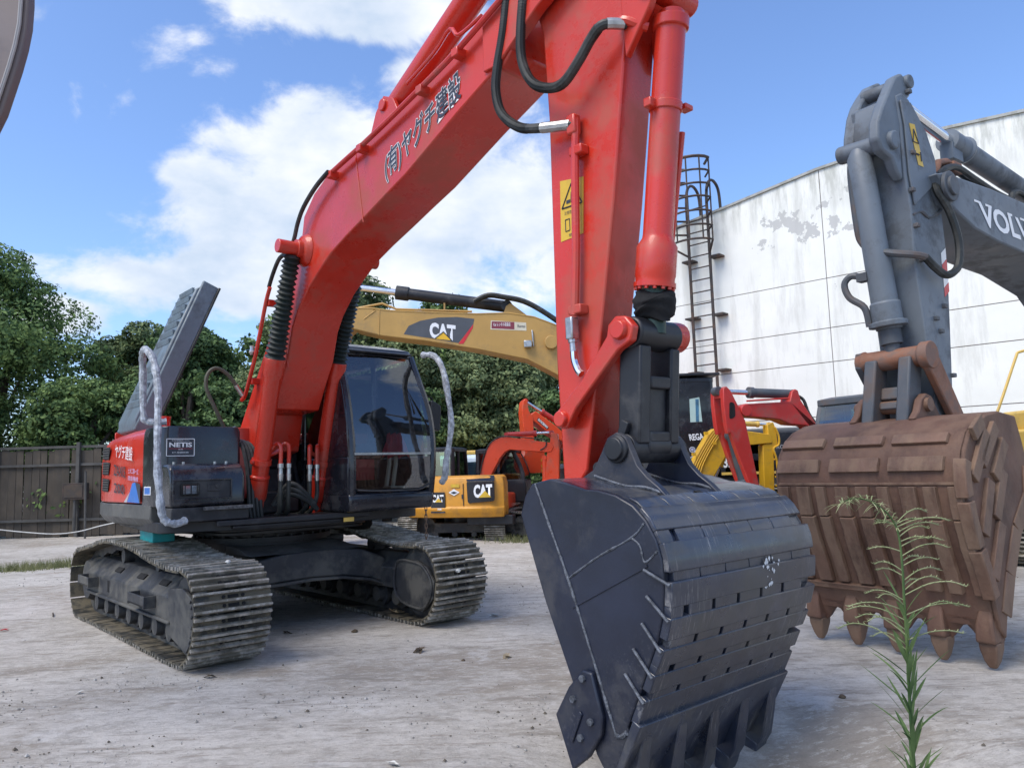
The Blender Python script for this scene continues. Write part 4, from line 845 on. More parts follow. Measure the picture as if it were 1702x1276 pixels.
# boom cylinders
def boom_cyl(foot, gl, pin, y_):
    f3, g3, p3 = [Vector((q[0], y_, q[1])) for q in (foot, gl, pin)]; d = (g3-f3).normalized(); L_ = (g3-f3).length
    b = MB(); b.lathe(f3+d*.14, g3, [(0, .075), (.03, .088), (.16, .088), (.165, .094), (.18, .094), (.185, .078), (.86, .078), (.90, .098), (1, .098)], 22)
    b.box(f3+d*.05, (.12, .10, .24), Matrix.Rotation(math.atan2(d.x, d.z), 3, 'Y')); c = b.build('boom_cylinder', M['red'], ex, bevel=.004)
    st_ = MB(); m_ = f3+d*L_*.33; st_.lathe(m_, m_+d*.05, [(0, .085), (0, .092), (1, .092), (1, .085)], 22); st_.cyl(m_+d*.025+Vector((.02, -.11, 0)), m_+d*.025+Vector((.02, -.085, 0)), .02, n=8); st_.build('pipe_clamp', M['red'], c)
    # ribbed rubber boot on the rod
    n_ = 21; bt = MB(); pr = []
    e = p3-(p3-g3).normalized()*.07
    for k in range(n_*2+1): pr.append((k/(n_*2), (.096 if k % 2 else .066)*(1-.18*k/(n_*2))))
    bt.lathe(g3-d*.01, e, pr, 20); bo = bt.build('rod_boot', M['bellows'], c, smooth=20)
    for v in bo.data.vertices:
        q = mnoise.noise(v.co*9); v.co += Vector((q*.006, q*.006, mnoise.noise(v.co*7+Vector((3, 1, 2)))*.010))
    # supply pipes with crimped hose ends
    s_ = 1 if y_ < -.1 else -1
    for k, yo in enumerate((.13, .21)):
        y2 = y_+s_*yo; z0 = f3+d*(L_*.40)
        pth = [m_+d*.02+Vector((.03, s_*.06, .06)), Vector((z0.x+.02, y2-s_*.06, z0.z+.02)), Vector((z0.x+.06, y2-s_*.03, z0.z+.08)), Vector((z0.x+.10, y2, z0.z+.06)), Vector((z0.x+.10, y2, z0.z-.10))]
        MB().tube(cr_spline(pth, 5), .019, 8).build('supply_pipe', M['red'], c)
        MB().lathe((z0.x+.10, y2, z0.z-.10), (z0.x+.10, y2, z0.z-.26), [(0, .028), (.25, .028), (.26, .02), (.6, .022), (.62, .026), (1, .022)], 10).build('hose_fitting', M['steel'], c)
        MB().tube(cr_spline([(z0.x+.10, y2, z0.z-.24), (z0.x+.09, y2, z0.z-.42), (z0.x+.0, y2+s_*.03, z0.z-.56), (z0.x-.25, y2+s_*.05, z0.z-.60)], 5), .022, 8).build('hose', M['rubber'], c)
    return c
boom_cyl((.90, 1.10), (1.335, 2.53), (1.705, 3.49), -.47); boom_cyl((.725, 1.06), (1.175, 2.56), (1.60, 3.42), .245)
for k in range(3): MB().tube(cr_spline([(.85, -.27+.03*k, 1.18), (.95, -.15, 1.38-.05*k), (1.0, .0, 1.28-.03*k), (1.0, .12, 1.12)], 5), .024, 8).build('hose', M['rubber'], ex)
# pipes along the boom's upper edge
PA = Lp([(4.545,4.451),(4.064,4.311),(3.629,4.222),(3.138,4.135),(2.775,4.078),(2.501,4.043),(2.283,4.014)], -.40); PB = Lp([(2.283,4.014),(2.054,3.951),(1.825,3.836),(1.707,3.718),(1.635,3.590),(1.537,3.501),(1.334,3.480),(1.191,3.366),(1.098,3.251)], -.43); PC = Lp([(1.144,3.239),(1.064,3.125),(0.957,2.909),(0.821,2.633),(0.681,2.412),(0.581,2.267),(0.493,2.221)], -.44)
MB().tube(cr_spline(PA, 4), .021, 8).build('boom_pipe', M['red_old'], boom); MB().tube(cr_spline([(p[0]-.02, -.22, p[2]+.05) for p in PA], 4), .021, 8).build('boom_pipe', M['red'], boom)
MB().tube(cr_spline(PB, 4), .020, 8).build('boom_hose', M['rubber'], boom); MB().tube(cr_spline(PC, 4), .020, 8).build('boom_pipe', M['red'], boom)
for p in (PA[1], PA[2], PA[4], PA[6], PC[1], PC[4]): MB().box((p[0], -.38, p[2]-.02), (.07, .10, .06)).build('pipe_clamp', M['red'], boom, bevel=.006)
for p in (PC[3],): MB().lathe((p[0]-.02, -.47, p[2]), (p[0]-.02, -.47, p[2]+.09), [(0, .015), (.3, .028), (.6, .015), (1, .022)], 8).build('test_port', M['steel'], boom)
ca = MB(); ca.lathe((2.86, -.115, 4.44), (4.15, -.115, 5.02), [(0, .06), (.01, .105), (.85, .105), (.86, .125), (.95, .125), (1, .10)], 22); ca.cyl((4.15, -.115, 5.02), (4.75, -.115, 5.29), .055, n=14)
cao = ca.build('arm_cylinder', M['red'], ex, bevel=.004)
ab = MB(); 
for y_ in (-.22, -.01): ab.prism([(2.55, 4.06), (3.15, 4.18), (3.0, 4.45), (2.86, 4.52), (2.74, 4.42)], y_-.02, y_+.02)
ab.cyl((2.86, -.26, 4.44), (2.86, .03, 4.44), .05, n=14); ab.build('cylinder_lug', M['red'], boom, bevel=.006)
cp_ = MB(); cp_.tube(cr_spline([(3.3, -.30, 4.42), (3.7, -.33, 4.48), (3.95, -.37, 4.53), (4.05, -.37, 4.44), (4.3, -.37, 4.46)], 4), .014, 7); cp_.build('arm_pipe', M['red'], cao)
# ---- arm
AR, AL = -.26, .0
ap_ = [(4.80, 1.33), (4.775, 2.08), (4.785, 3.58), (4.76, 4.14), (4.62, 4.62), (4.58, 5.1), (4.72, 5.42), (4.88, 5.38), (5.12, 4.95), (5.52, 4.55), (5.44, 4.04), (5.27, 2.94), (5.11, 2.08), (4.99, 1.44), (4.90, 1.33)]
am = MB(); am.prism(ap_, AR, AL); arm = am.build('arm', M['red'], ex, bevel=.012)
ribs = MB(); ribs.prism([(5.42, 3.70), (5.60, 3.92), (5.66, 4.06), (5.62, 4.2), (5.46, 4.3), (5.40, 4.1)], AR-.02, AR+.03); ribs.prism([(5.42, 3.70), (5.60, 3.92), (5.66, 4.06), (5.62, 4.2), (5.46, 4.3), (5.40, 4.1)], AL-.03, AL+.05); ribs.cyl((5.60, AR-.05, 4.05), (5.60, AL+.09, 4.05), .07, n=18); ribs.build('cylinder_lug', M['red'], arm, bevel=.008)
pip = MB(); pip.tube(cr_spline([(5.01, AR-.05, 3.455), (5.045, AR-.05, 3.48), (5.05, AR-.05, 3.40), (5.035, AR-.05, 3.2), (5.015, AR-.05, 2.7), (4.985, AR-.05, 2.32)], 5), .024, 9); pip.build('arm_pipe', M['red'], arm)
for u, z, w_ in ((5.045, 3.28, .10), (4.99, 2.35, .10)): MB().box((u+.01, AR-.035, z), (w_, .07, .055)).build('pipe_clamp', M['red'], arm, bevel=.008)
MB().box((5.035, AR-.05, 3.44), (.07, .06, .12)).build('pipe_elbow', M['red'], arm, bevel=.012)
ft = MB(); ft.box((4.965, AR-.055, 2.245), (.055, .06, .13)); ft.build('hose_fitting', M['steel'], arm, bevel=.008)
MB().lathe((4.965, AR-.055, 2.185), (4.972, AR-.055, 2.11), [(0, .026), (.3, .026), (.32, .02), (1, .022)], 10).build('hose_fitting', M['steel'], arm)
MB().tube(cr_spline([(4.972, AR-.055, 2.12), (4.975, AR-.055, 2.06), (5.00, AR-.055, 2.0), (5.025, AR-.055, 1.975)], 4), .021, 8).build('hose_stub', M['chrome'], arm)
SGN = [(4.862, 3.165), (5.055, 3.135), (5.035, 2.80), (4.852, 2.792)]
sg = MB(); sg.add([(u, AR-.0025, z) for u, z in SGN], [(0, 1, 2, 3)] ); sgo = sg.build('warning_sticker', M['yellow_sign'], arm)
tri = MB(); T3 = [(4.955, 3.125), (5.035, 2.985), (4.872, 2.99)]
for a, b in zip(T3, T3[1:]+T3[:1]): tri.tube([(a[0], AR-.004, a[1]), (b[0], AR-.004, b[1])], .005, 4)
tri.tube([(4.955, AR-.004, 3.07), (4.95, AR-.004, 3.01)], .007, 4); tri.box((4.925, AR-.004, 3.02), (.03, .003, .02)); tri.box((4.985, AR-.004, 3.03), (.025, .003, .03))
for a, b in (((4.895, 2.915), (4.93, 2.915)), ((4.93, 2.915), (4.93, 2.845)), ((4.93, 2.845), (4.895, 2.845)), ((4.895, 2.845), (4.895, 2.915)), ((4.96, 2.885), (5.0, 2.885)), ((4.96, 2.885), (4.975, 2.90)), ((4.96, 2.885), (4.975, 2.87))): tri.tube([(a[0], AR-.004, a[1]), (b[0], AR-.004, b[1])], .003, 4)
tri.build('sticker_print', M['ink'], arm)
lettering('注意危险区域', (4.89, AR-.0035, 2.945), (1, 0, -.03), (0, 0, 1), .12, .022, M['ink'], arm, .001)
lettering('禁止', (4.92, AR-.0035, 2.805), (1, 0, 0), (0, 0, 1), .05, .02, M['ink'], arm, .001)
# drooping hoses between boom and arm
h1 = Lp([(4.569,4.526),(4.509,4.244),(4.440,4.027),(4.421,3.870),(4.474,3.706),(4.622,3.566),(4.783,3.496),(5.020,3.442)], -.37); h2 = Lp([(4.733,4.453),(4.686,4.173),(4.687,3.971),(4.766,3.799),(4.894,3.704),(5.033,3.677),(5.168,3.761),(5.266,3.846),(5.359,3.882),(5.438,3.884)], -.38)
h2[-1] = (h2[-1][0], -.28, h2[-1][2]); h1[-1] = (h1[-1][0]+.03, -.31, h1[-1][2])
for P_ in (h1, h2):
    S_ = cr_spline(P_, 6); MB().tube(S_, .029, 10).build('hose', M['rubber'], ex)
    MB().tube(S_[-6:-1], .032, 10).build('hose_fitting', M['steel'], ex)
    wr = MB()
    for k in range(2, len(S_)-9):
        for t in (0, .33, .66):
            a = S_[k].lerp(S_[k+1], t); b = S_[k].lerp(S_[k+1], t+.1); wr.tube([a, b], .0315, 8)
    wr.build('hose_spiral', M['rubber'], ex)
eb_ = MB(); eb_.tube(cr_spline([(5.38, -.30, 3.905), (5.44, -.30, 3.90), (5.50, -.26, 3.86), (5.54, -.22, 3.84)], 4), .026, 8); eb_.build('supply_pipe', M['red'], arm)
# ---- bucket cylinder
g0 = Vector((5.415, -.115, 2.44)); g1 = Vector((5.625, -.115, 3.93)); bc = MB()
bc.lathe(g0, g1, [(0, .108), (.02, .108), (.03, .112), (.135, .112), (.165, .086), (.18, .083), (.93, .083), (.935, .10), (.975, .10), (.98, .07), (1, .07)], 26); bco = bc.build('bucket_cylinder', M['red'], ex, bevel=.004)
dv = (g1-g0).normalized(); fl_ = MB(); fl_.lathe(g0-dv*.02, g0+dv*.005, [(0, .06), (0, .116), (1, .116), (1, .06)], 26)
x_ = dv.cross(Vector((0, 1, 0))).normalized(); y_ = dv.cross(x_)
for k in range(14):
    a = k*2*math.pi/14; q = g0+(x_*math.cos(a)+y_*math.sin(a))*.102; fl_.cyl(q-dv*.035, q-dv*.015, .011, n=6)
fl_.build('gland_bolts', M['red'], bco)
cl_ = MB(); m_ = g0+dv*.95; cl_.lathe(m_, m_+dv*.05, [(0, .08), (0, .092), (1, .092), (1, .08)], 24); cl_.box(m_+dv*.025+Vector((-.02, -.11, 0)), (.05, .06, .05)); cl_.box(m_+dv*.025+Vector((.05, .11, .01)), (.06, .07, .03)); cl_.build('pipe_clamp', M['red'], bco, bevel=.006)
bp_ = MB(); bp_.tube(cr_spline([m_+Vector((.03, .10, -.1)), m_+Vector((-.1, .10, -.8)), g0+Vector((.03, .12, .25)), g0+Vector((.02, .12, .05))], 4), .018, 8); bp_.build('supply_pipe', M['red'], bco)
pin = Vector((5.40, -.115, 2.165)); rd = MB(); rd.lathe(g0-dv*.03, pin, [(0, .075), (.35, .078), (.36, .06), (1, .06)], 18); rd.build('rod', mat('green_primer_rod', (.035, .06, .05), .4, metal=.5), bco)
wr = MB(); rg_ = []
for k in range(15):
    t = k/14; c = (g0-dv*.045).lerp(pin+Vector((0, 0, .075)), t); q = .082+.034*math.sin(math.pi*min(1, t*1.15))**.6
    rg_.append([c+Vector((math.cos(a), math.sin(a), 0))*q*(1+.13*mnoise.noise((math.cos(a)*1.6, math.sin(a)*1.6, t*9)))+Vector((0, 0, .02*math.sin(a*2+t*5))) for a in [i*math.pi/12 for i in range(24)]])
wr.loft(rg_); wr.build('cloth_wrap', M['cloth'], bco, smooth=60)
# ---- bucket linkage
lkM = MB()
LP = [(5.315, 2.255), (5.262, 2.215), (5.248, 2.155), (5.046, 1.934), (4.847, 1.777), (4.822, 1.732), (4.862, 1.674), (4.926, 1.68), (5.001, 1.784), (5.324, 2.069), (5.415, 2.108), (5.436, 2.185), (5.385, 2.245)]
for y0, y1 in ((-.345, -.29), (.06, .115)): lkM.prism(LP, y0, y1)
lko = lkM.build('tipping_link', M['red'], ex, bevel=.01)
pn = MB(); pn.lathe((5.345, -.375, 2.175), (5.345, .165, 2.175), [(0, .02), (0, .048), (.05, .056), (.95, .088), (1, .088), (1, .02)], 20); pn.cyl((5.37, .16, 2.225), (5.37, .20, 2.225), .02, n=8); pn.build('link_pin', M['red'], lko, bevel=.004); pn = MB(); pn.lathe((4.885, -.372, 1.73), (4.885, .14, 1.73), [(0, .02), (0, .042), (.03, .05), (1, .05), (1, .02)], 18); pn.build('link_pin', M['red'], lko, bevel=.004)
hk = MB(); hk.lathe((5.36, -.285, 2.165), (5.36, .075, 2.165), [(0, .04), (0, .088), (1, .088), (1, .04)], 24)
P1 = Vector((5.36, 0, 2.13)); P2 = Vector((5.315, 0, 1.56)); hdn = (P2-P1).normalized(); nf = Vector((-hdn.z, 0, hdn.x)); nf = nf if nf.x > 0 else -nf
def hbar(y0, y1, t0, t1, th=.075, off=0.):
    a = P1.lerp(P2, t0); b = P1.lerp(P2, t1); c = [a+nf*(th+off), a-nf*(th-off), b-nf*(th-off), b+nf*(th+off)]
    hk.add([(v.x, y0, v.z) for v in c]+[(v.x, y1, v.z) for v in c], [(0, 1, 2, 3), (7, 6, 5, 4), (0, 4, 5, 1), (1, 5, 6, 2), (2, 6, 7, 3), (3, 7, 4, 0)])
hbar(-.282, -.19, .06, .98); hbar(-.018, .062, .06, .98); hbar(-.192, -.016, .34, .46); hbar(-.192, -.016, .44, .90, .045); hbar(-.192, -.016, .86, .97)
hk.lathe((5.315, -.20, 1.56), (5.315, .0, 1.56), [(0, .03), (0, .078), (1, .078), (1, .03)], 20); hk.build('bucket_link', M['blackm'], ex, bevel=.012)
lg = MB(); lg.box((5.30, -.30, 1.64), (.05, .03, .11), Matrix.Rotation(R(25), 3, 'Y')); lg.build('grease_guard', M['blackm'], ex, bevel=.004)
# ---- bucket
bR, bL = -.66, .59
bk = [(4.98, 1.375), (5.115, 1.398), (5.224, 1.380), (5.36, 1.345), (5.437, 1.342), (5.554, 1.318), (5.655, 1.272), (5.729, 1.206), (5.783, 1.12), (5.81, 1.03), (5.812, .92), (5.80, .80), (5.762, .68), (5.70, .55), (5.63, .40), (5.565, .27)]
lip = [(5.54, .22), (5.47, .08), (5.44, .02)]
sidep = bk+[(5.572, .25), (5.50, .02), (5.44, .01), (5.367, .104), (5.300, .25), (5.228, .40), (5.050, .778), (4.881, 1.214), (4.923, 1.314)]
bkt = MB(); n_ = len(bk)
inn = []
for i, p in enumerate(bk):
    a = Vector((*bk[max(0, i-1)], 0)); b = Vector((*bk[min(n_-1, i+1)], 0)); t = (b-a).normalized(); inn.append((p[0]-t.y*-.028*-1 if False else p[0]+t.y*.028, p[1]-t.x*.028))
bkt.loft([[(o[0], bR+.002, o[1]), (o[0], bL-.002, o[1]), (i_[0], bL-.002, i_[1]), (i_[0], bR+.002, i_[1])] for o, i_ in zip(bk, inn)]); bo = bkt.build('bucket', M['bucket_worn'], ex, smooth=50)
sp1 = MB(); sp1.prism(sidep, bR-.02, bR+.02); sp1.build('side_plate', M['bucket_black'], bo, bevel=.008); sp2 = MB(); sp2.prism(sidep, bL-.02, bL+.02); sp2.build('side_plate', M['bucket_black'], bo, bevel=.008)
def arcpt(s_):
    acc = 0
    for a, b in zip(bk, bk[1:]):
        d = math.dist(a, b)
        if acc+d >= s_: t = (s_-acc)/d; tt_ = Vector((b[0]-a[0], 0, b[1]-a[1])).normalized(); return Vector((a[0]+(b[0]-a[0])*t, 0, a[1]+(b[1]-a[1])*t)), tt_, Vector((-tt_.z, 0, tt_.x))
        acc += d
    a, b = bk[-2], bk[-1]; tt_ = Vector((b[0]-a[0], 0, b[1]-a[1])).normalized(); return Vector((b[0], 0, b[1]))+tt_*(s_-acc), tt_, Vector((-tt_.z, 0, tt_.x))
def band(s0, s1, th, y0, y1, name, m_, steps=4, bev=.006):
    mb = MB(); rr = []
    for k in range(steps+1):
        p, t, nn_ = arcpt(s0+(s1-s0)*k/steps)
        a = p+nn_*.001; b = p+nn_*th; rr.append([(b.x, y0, b.z), (b.x, y1, b.z), (a.x, y1, a.z), (a.x, y0, a.z)])
    mb.loft(rr); return mb.build(name, m_, bo, bevel=bev, smooth=30)
# strips by where their upper and lower edges fall along the back
strips = [(.735, .86, .026), (.915, 1.04, .036), (1.08, 1.187, .044), (1.225, 1.33, .046), (1.366, 1.46, .046), (1.497, 1.592, .046), (1.628, 1.765, .044)]
for i, (a, b, th) in enumerate(strips):
    band(a, b, th, bR-.016, bL+.016, 'wear_strip', M['bucket_worn'])
sr_ = random.Random(8)
for i in range(-1, len(strips)-1):         # cross blocks in the gaps between strips leave rows of pockets
    s0 = strips[i][1] if i >= 0 else .64; s1 = strips[i+1][0]; off = .0 if i % 2 else .10
    if off: band(s0-.002, s1+.002, (strips[i][2]*(.74 if i < 2 else .9) if i >= 0 else .012), bR-.014, bR+.078, 'spacer_block', M['bucket_worn'], 2, .003)
    for k in range(7):
        y0 = bR+.0+off+k*.205+.02; pw = .199 if i < 2 else .18
        if y0+.17 > bL+.04: continue
        band(s0-.002, s1+.002, (strips[i][2]*(.74 if i < 2 else .9) if i >= 0 else .012), max(y0, bR-.014), min(y0+pw, bL+.014), 'spacer_block', M['bucket_worn'], 2, .003)
for i, (a, b, th) in enumerate(strips[2:]):                 # strip ends folded on to the side plate
    p, t, nn_ = arcpt(a+.012); q = p-nn_*.10+t*-.06
    for yy in (bR-.028,): MB().tube([(p.x+nn_.x*.04, yy, p.z+nn_.z*.04), (q.x, yy, q.z)], .0075, 6).build('weld_bead', M['weld'], bo)
# base edge, tooth adapters and teeth
e0 = Vector((5.622, 0, .30)); e1 = Vector((5.46, 0, -.03)); ed = (e1-e0).normalized(); en = Vector((-ed.z, 0, ed.x)); en = en if en.x > 0 else -en
be = MB(); c = [e0+en*.025, e0-en*.025, e1-en*.02, e1+en*.012]; be.add([(v.x, bR-.022, v.z) for v in c]+[(v.x, bL+.022, v.z) for v in c], [(3, 2, 1, 0), (4, 5, 6, 7), (0, 1, 5, 4), (1, 2, 6, 5), (2, 3, 7, 6), (3, 0, 4, 7)]); be.build('base_edge', M['bucket_worn'], bo, bevel=.006)
for k in range(5):
    yc = bR+.075+k*(bL-bR-.15)/4
    ad = MB(); A = [(e0+ed*.08+en*.020, .035), (e0+ed*.2+en*.052, .045), (e1-ed*.02+en*.085, .052), (e1+ed*.05+en*.075, .052), (e1+ed*.06-en*.035, .05), (e1-en*.045, .05), (e0+ed*.2-en*.03, .045)]
    ad.add([(v.x, yc-h, v.z) for v, h in A]+[(v.x, yc+h, v.z) for v, h in A], [tuple(range(6, -1, -1)), tuple(range(7, 14))]+[(i, (i+1) % 7, (i+1) % 7+7, i+7) for i in range(7)])
    ado = ad.build('tooth_adapter', M['bucket_worn'], bo, bevel=.008)
    tp = MB(); tb_ = e1+ed*.035+en*.035; td = (ed*.8+Vector((.10, 0, -.35))).normalized()
    tp.loft([[tb_-en*.012+en*a*q+Vector((0, yc+b*q2, 0))+td*l for a, b in ((.055, -.055), (.055, .055), (-.055, .055), (-.055, -.055))] for l, q, q2 in ((0, .95, 1.0), (.05, .88, .92), (.15, .5, .68), (.20, .14, .42))]); tp.build('tooth', M['bucket_worn'], ado.parent, bevel=.01)
# side cutters with bolts
SC = [(5.228, .395), (5.130, .246), (5.235, .008), (5.345, .095), (5.43, .215), (5.44, .30), (5.385, .485), (5.325, .49)]
for yy, so in ((bR-.022, -1), (bL+.022, 1)):
    sc_ = MB(); sc_.prism(SC, yy, yy+so*.03); sco = sc_.build('side_cutter', M['bucket_black'], bo, bevel=.008)
    for u_, z_ in ((5.33, .452), (5.262, .345), (5.372, .262), (5.302, .175)):
        bb = MB(); bolt_row(bb, [(u_, yy+so*.03, z_)], (0, so, 0), .017, .015); bb.build('bolt', M['weld'], bo)
    MB().prism([(5.235, .155), (5.25, .14), (5.32, .285), (5.305, .30)], yy+so*.03, yy+so*.04).build('cutter_rib', M['bucket_black'], bo, bevel=.004)
# weld beads on the near side plate
def bead(P_, r_=.0085):
    Q = cr_spline([(u, bR-.021, z) for u, z in P_], 12); q = random.Random(len(Q)); MB().tube(Q, [r_*q.uniform(.6, 1.4) for _ in Q], 6).build('weld_bead', M['weld'], bo)
bead([(5.005, 1.375), (5.10, 1.17), (5.224, .905), (5.37, .55), (5.497, .223)], .008); bead([(5.497, .223), (5.53, .225), (5.565, .25)], .010); bead([(5.224, .905), (5.42, 1.02), (5.642, 1.125), (5.722, 1.195)], .005); bead([(5.642, 1.125), (5.69, 1.09), (5.715, 1.02), (5.79, 1.075)], .005)
MB().prism([(5.245, .775), (5.25, .765), (5.73, 1.0), (5.725, 1.01)], bR-.026, bR-.02).build('plate_seam', M['bucket_black'], bo)
# ears
def ear(y0, y1, dz=0):
    E_ = [(5.00, 1.375), (5.13, 1.44), (5.19, 1.53), (5.235, 1.605), (5.30, 1.632), (5.36, 1.605), (5.395, 1.53), (5.43, 1.455), (5.49, 1.395), (5.56, 1.345), (5.62, 1.29), (5.36, 1.30), (5.2, 1.33)]
    e_ = MB(); e_.prism(E_, y0, y1); return e_.build('bucket_ear', M['bucket_black'], bo, bevel=.006)
ear(-.36, -.315); ear(.085, .13)
pn = MB(); pn.lathe((5.305, -.40, 1.545), (5.305, .16, 1.545), [(0, .02), (0, .058), (.03, .062), (.04, .076), (.07, .076), (.08, .065), (1, .065), (1, .02)], 22); pn.cyl((5.305, -.31, 1.545), (5.305, .085, 1.545), .08, n=22); pn.cyl((5.10, -.30, 1.445), (5.10, .06, 1.445), .035, n=14); pn.build('bucket_pin', M['blackm'], bo, bevel=.004)
tp_ = MB(); 
for k, (y_, ) in enumerate(((-.34, ), (.108, ))): tp_.tube(cr_spline([(5.60, y_, 1.300), (5.50, y_-.035, 1.342), (5.36, y_-.04, 1.352), (5.15, y_-.035, 1.405)], 5), .009, 6)
tp_.build('weld_bead', M['weld'], bo)
pdp = MB(); pdp.prism([(5.30, -.56), (5.30, .40), (5.44, .34), (5.56, .2), (5.56, -.36), (5.44, -.50)], 0, .006, 'z')
for u, y_ in ((5.60, -.36), (5.61, -.06)): 
    p, t, nn_ = arcpt(.62); MB().box((p.x+nn_.x*.004, y_, p.z+nn_.z*.004), (.035, .05, .006), Matrix.Rotation(math.atan2(-t.z, t.x), 3, 'Y')).build('drain_slot', M['dark'], bo)
sp_m = mat('white_paint_splash', (.62, .64, .66), .6)
spl = MB(); q = random.Random(3)
for k in range(26):
    s_ = 1.045+.16*abs(q.gauss(0, .5)); p, t, nn_ = arcpt(min(1.18, s_)); o_ = .0475 if 1.085 < s_ < 1.185 else .040; y_ = .13+q.gauss(0, .03); r_ = q.uniform(.003, .012)
    c = p+nn_*o_+Vector((0, y_, 0)); spl.add([c+Vector((0, -r_, 0)), c+t*r_*1.6, c+Vector((0, r_, 0)), c-t*r_], [(0, 1, 2, 3)])
spl.build('paint_splash', sp_m, bo)
# ---- things hanging from or lying on the excavator
chn = empty('chain', (0, 0, 0), 0, 'short rusty chain hanging under the front right corner of the black cab', 'chain')
Wm = Matrix.Translation((MX0, MY0, 0)) @ Matrix.Rotation(R(MYAW-90), 4, 'Z')
lk_ = MB(); lp = [(math.cos(a)*.012, 0, math.sin(a)*.02+(.012 if math.sin(a) > 0 else -.012)) for a in [i*math.pi/5 for i in range(10)]]; lk_.tube(lp+[lp[0]], .005, 5); lkm = lk_.mesh('chain_link', mat('rusty_chain', (.20, .13, .09), .6, metal=.4))
for k in range(9):
    p = Wm @ Vector((1.36, 1.16, 1.085-k*.046)); inst(lkm, 'chain_link', chn, Matrix.Translation(p) @ Matrix.Rotation(R(90*(k % 2)+20), 4, 'Z'))
tl = MB(); tl.box((0, 0, .055), (.40, .20, .11)); tl.box((0, 0, .115), (.42, .22, .012)); to = tl.build('plastic_tub', M['teal'], None, bevel=.01); p = Wm @ Vector((.12, -1.10, .875)); to.location = p; to.rotation_euler = (0, 0, R(MYAW-90)); tag(to, 'teal plastic tub resting on top of the near crawler track', 'tub')
for (u, v, s_, nm, lb) in ((2.00, 1.05, .04, 'dirt_clod', 'pale dirt clod stuck on the front of the far track'), (1.66, -1.02, .035, 'paper_scrap', 'white paper scrap on the front of the near track')):
    z_ = .50 if u > 1.9 else .765; p = Wm @ Vector((u+.03, v, z_)); mb = MB(); q = random.Random(int(u*100))
    mb.loft([[p+Vector((math.cos(a)*s_*r_*q.uniform(.6, 1.2), math.sin(a)*s_*r_*q.uniform(.6, 1.2), h*s_)) for a in [i*1.0472 for i in range(6)]] for h, r_ in ((0, .8), (.4, 1), (.8, .5))]); tag(mb.build(nm, pale_m, smooth=0), lb, 'scrap')
lf = Wm @ Vector((1.15, .93, .05)); mb = MB(); q = random.Random(6)
for k in range(7):
    c = lf+Vector((q.gauss(0, .07), q.gauss(0, .05), q.uniform(0, .03))); a = q.uniform(0, 6.3); d = Vector((math.cos(a), math.sin(a), q.uniform(-.2, .4)))*.06; e = Vector((-math.sin(a), math.cos(a), .3))*.03; mb.add([c-d, c-e, c+d, c+e], [(0, 1, 2, 3)])
tag(mb.build('dry_leaf', mat('straw_leaf', (.36, .29, .18), .9), smooth=0), 'dry straw coloured leaves on the inner edge of the far track', 'leaves')

# ================================================================== OTHER MACHINES
def machine(name_label, x, y, yaw, cat='excavator', name='excavator'):
    return empty(name, (x, y, 0), R(yaw-90), name_label, cat, 'crawler excavators parked in the yard')
def poly(parent, name, m_, prof, y0, y1, bevel=.01, extra=None):
    mb = MB(); mb.prism(prof, y0, y1)
    if extra: extra(mb)
    return mb.build(name, m_, parent, bevel=bevel)
def far_track(parent, u0, u1, yc, wd, h, n=46, rise=.12):
    """band of shoes with their grousers, too small here to pick apart"""
    pth = [(u0+h*.45, .02), (u1-h*.45, .02), (u1-.08*h, .18*h), (u1, .5*h), (u1-.12*h, .84*h), (u1-h*.45, h-.02), ((u0+u1)/2, h+rise*.4), (u0+h*.45, h-.02), (u0+.12*h, .84*h), (u0, .5*h), (u0+.08*h, .18*h)]
    P, Ln = resample(cr_spline([(p[0], 0, p[1]) for p in pth], 6, True), n); mb = MB(); c = Vector(((u0+u1)/2, 0, h/2)); pit = Ln/n
    for i, p in enumerate(P):
        t = (P[(i+1) % n]-P[i-1]).normalized(); n_ = Vector((t.z, 0, -t.x)); n_ = n_ if n_.dot(p-c) > 0 else -n_
        a = p-t*pit*.47; b = p+t*pit*.47
        mb.cur = 0; q = [a, b, b-n_*.02, a-n_*.02]; mb.add([v+Vector((0, yc-wd/2, 0)) for v in q]+[v+Vector((0, yc+wd/2, 0)) for v in q], [(0,1,2,3),(7,6,5,4),(0,4,5,1),(1,5,6,2),(2,6,7,3),(3,7,4,0)])
        mb.cur = 1
        for s_ in (-.3, .05, .36):
            e = p+t*pit*s_; q = [e-t*.012, e+t*.012, e+t*.008+n_*.025, e-t*.008+n_*.025]
            mb.add([v+Vector((0, yc-wd/2, 0)) for v in q]+[v+Vector((0, yc+wd/2, 0)) for v in q], [(0,1,2,3),(7,6,5,4),(1,5,6,2),(2,6,7,3),(3,7,4,0)])
    o = mb.build('crawler_track', [M['track'], M['track_bar']], parent, smooth=0); o['kind'] = 'stuff'
    f = MB(); f.box(((u0+u1)/2, yc, h*.45), ((u1-u0)-h*1.0, wd*.6, h*.38))
    for u in (u0+h*.5, u1-h*.5): f.cyl((u, yc-wd*.3, h*.5), (u, yc+wd*.3, h*.5), h*.40, n=18)
    k = 5
    for i in range(k): f.cyl((u0+h*.9+(u1-u0-h*1.8)*i/(k-1), yc-wd*.32, h*.2), (u0+h*.9+(u1-u0-h*1.8)*i/(k-1), yc+wd*.32, h*.2), h*.12, n=10)
    f.build('track_frame', M['frame'], parent, bevel=.01); return o
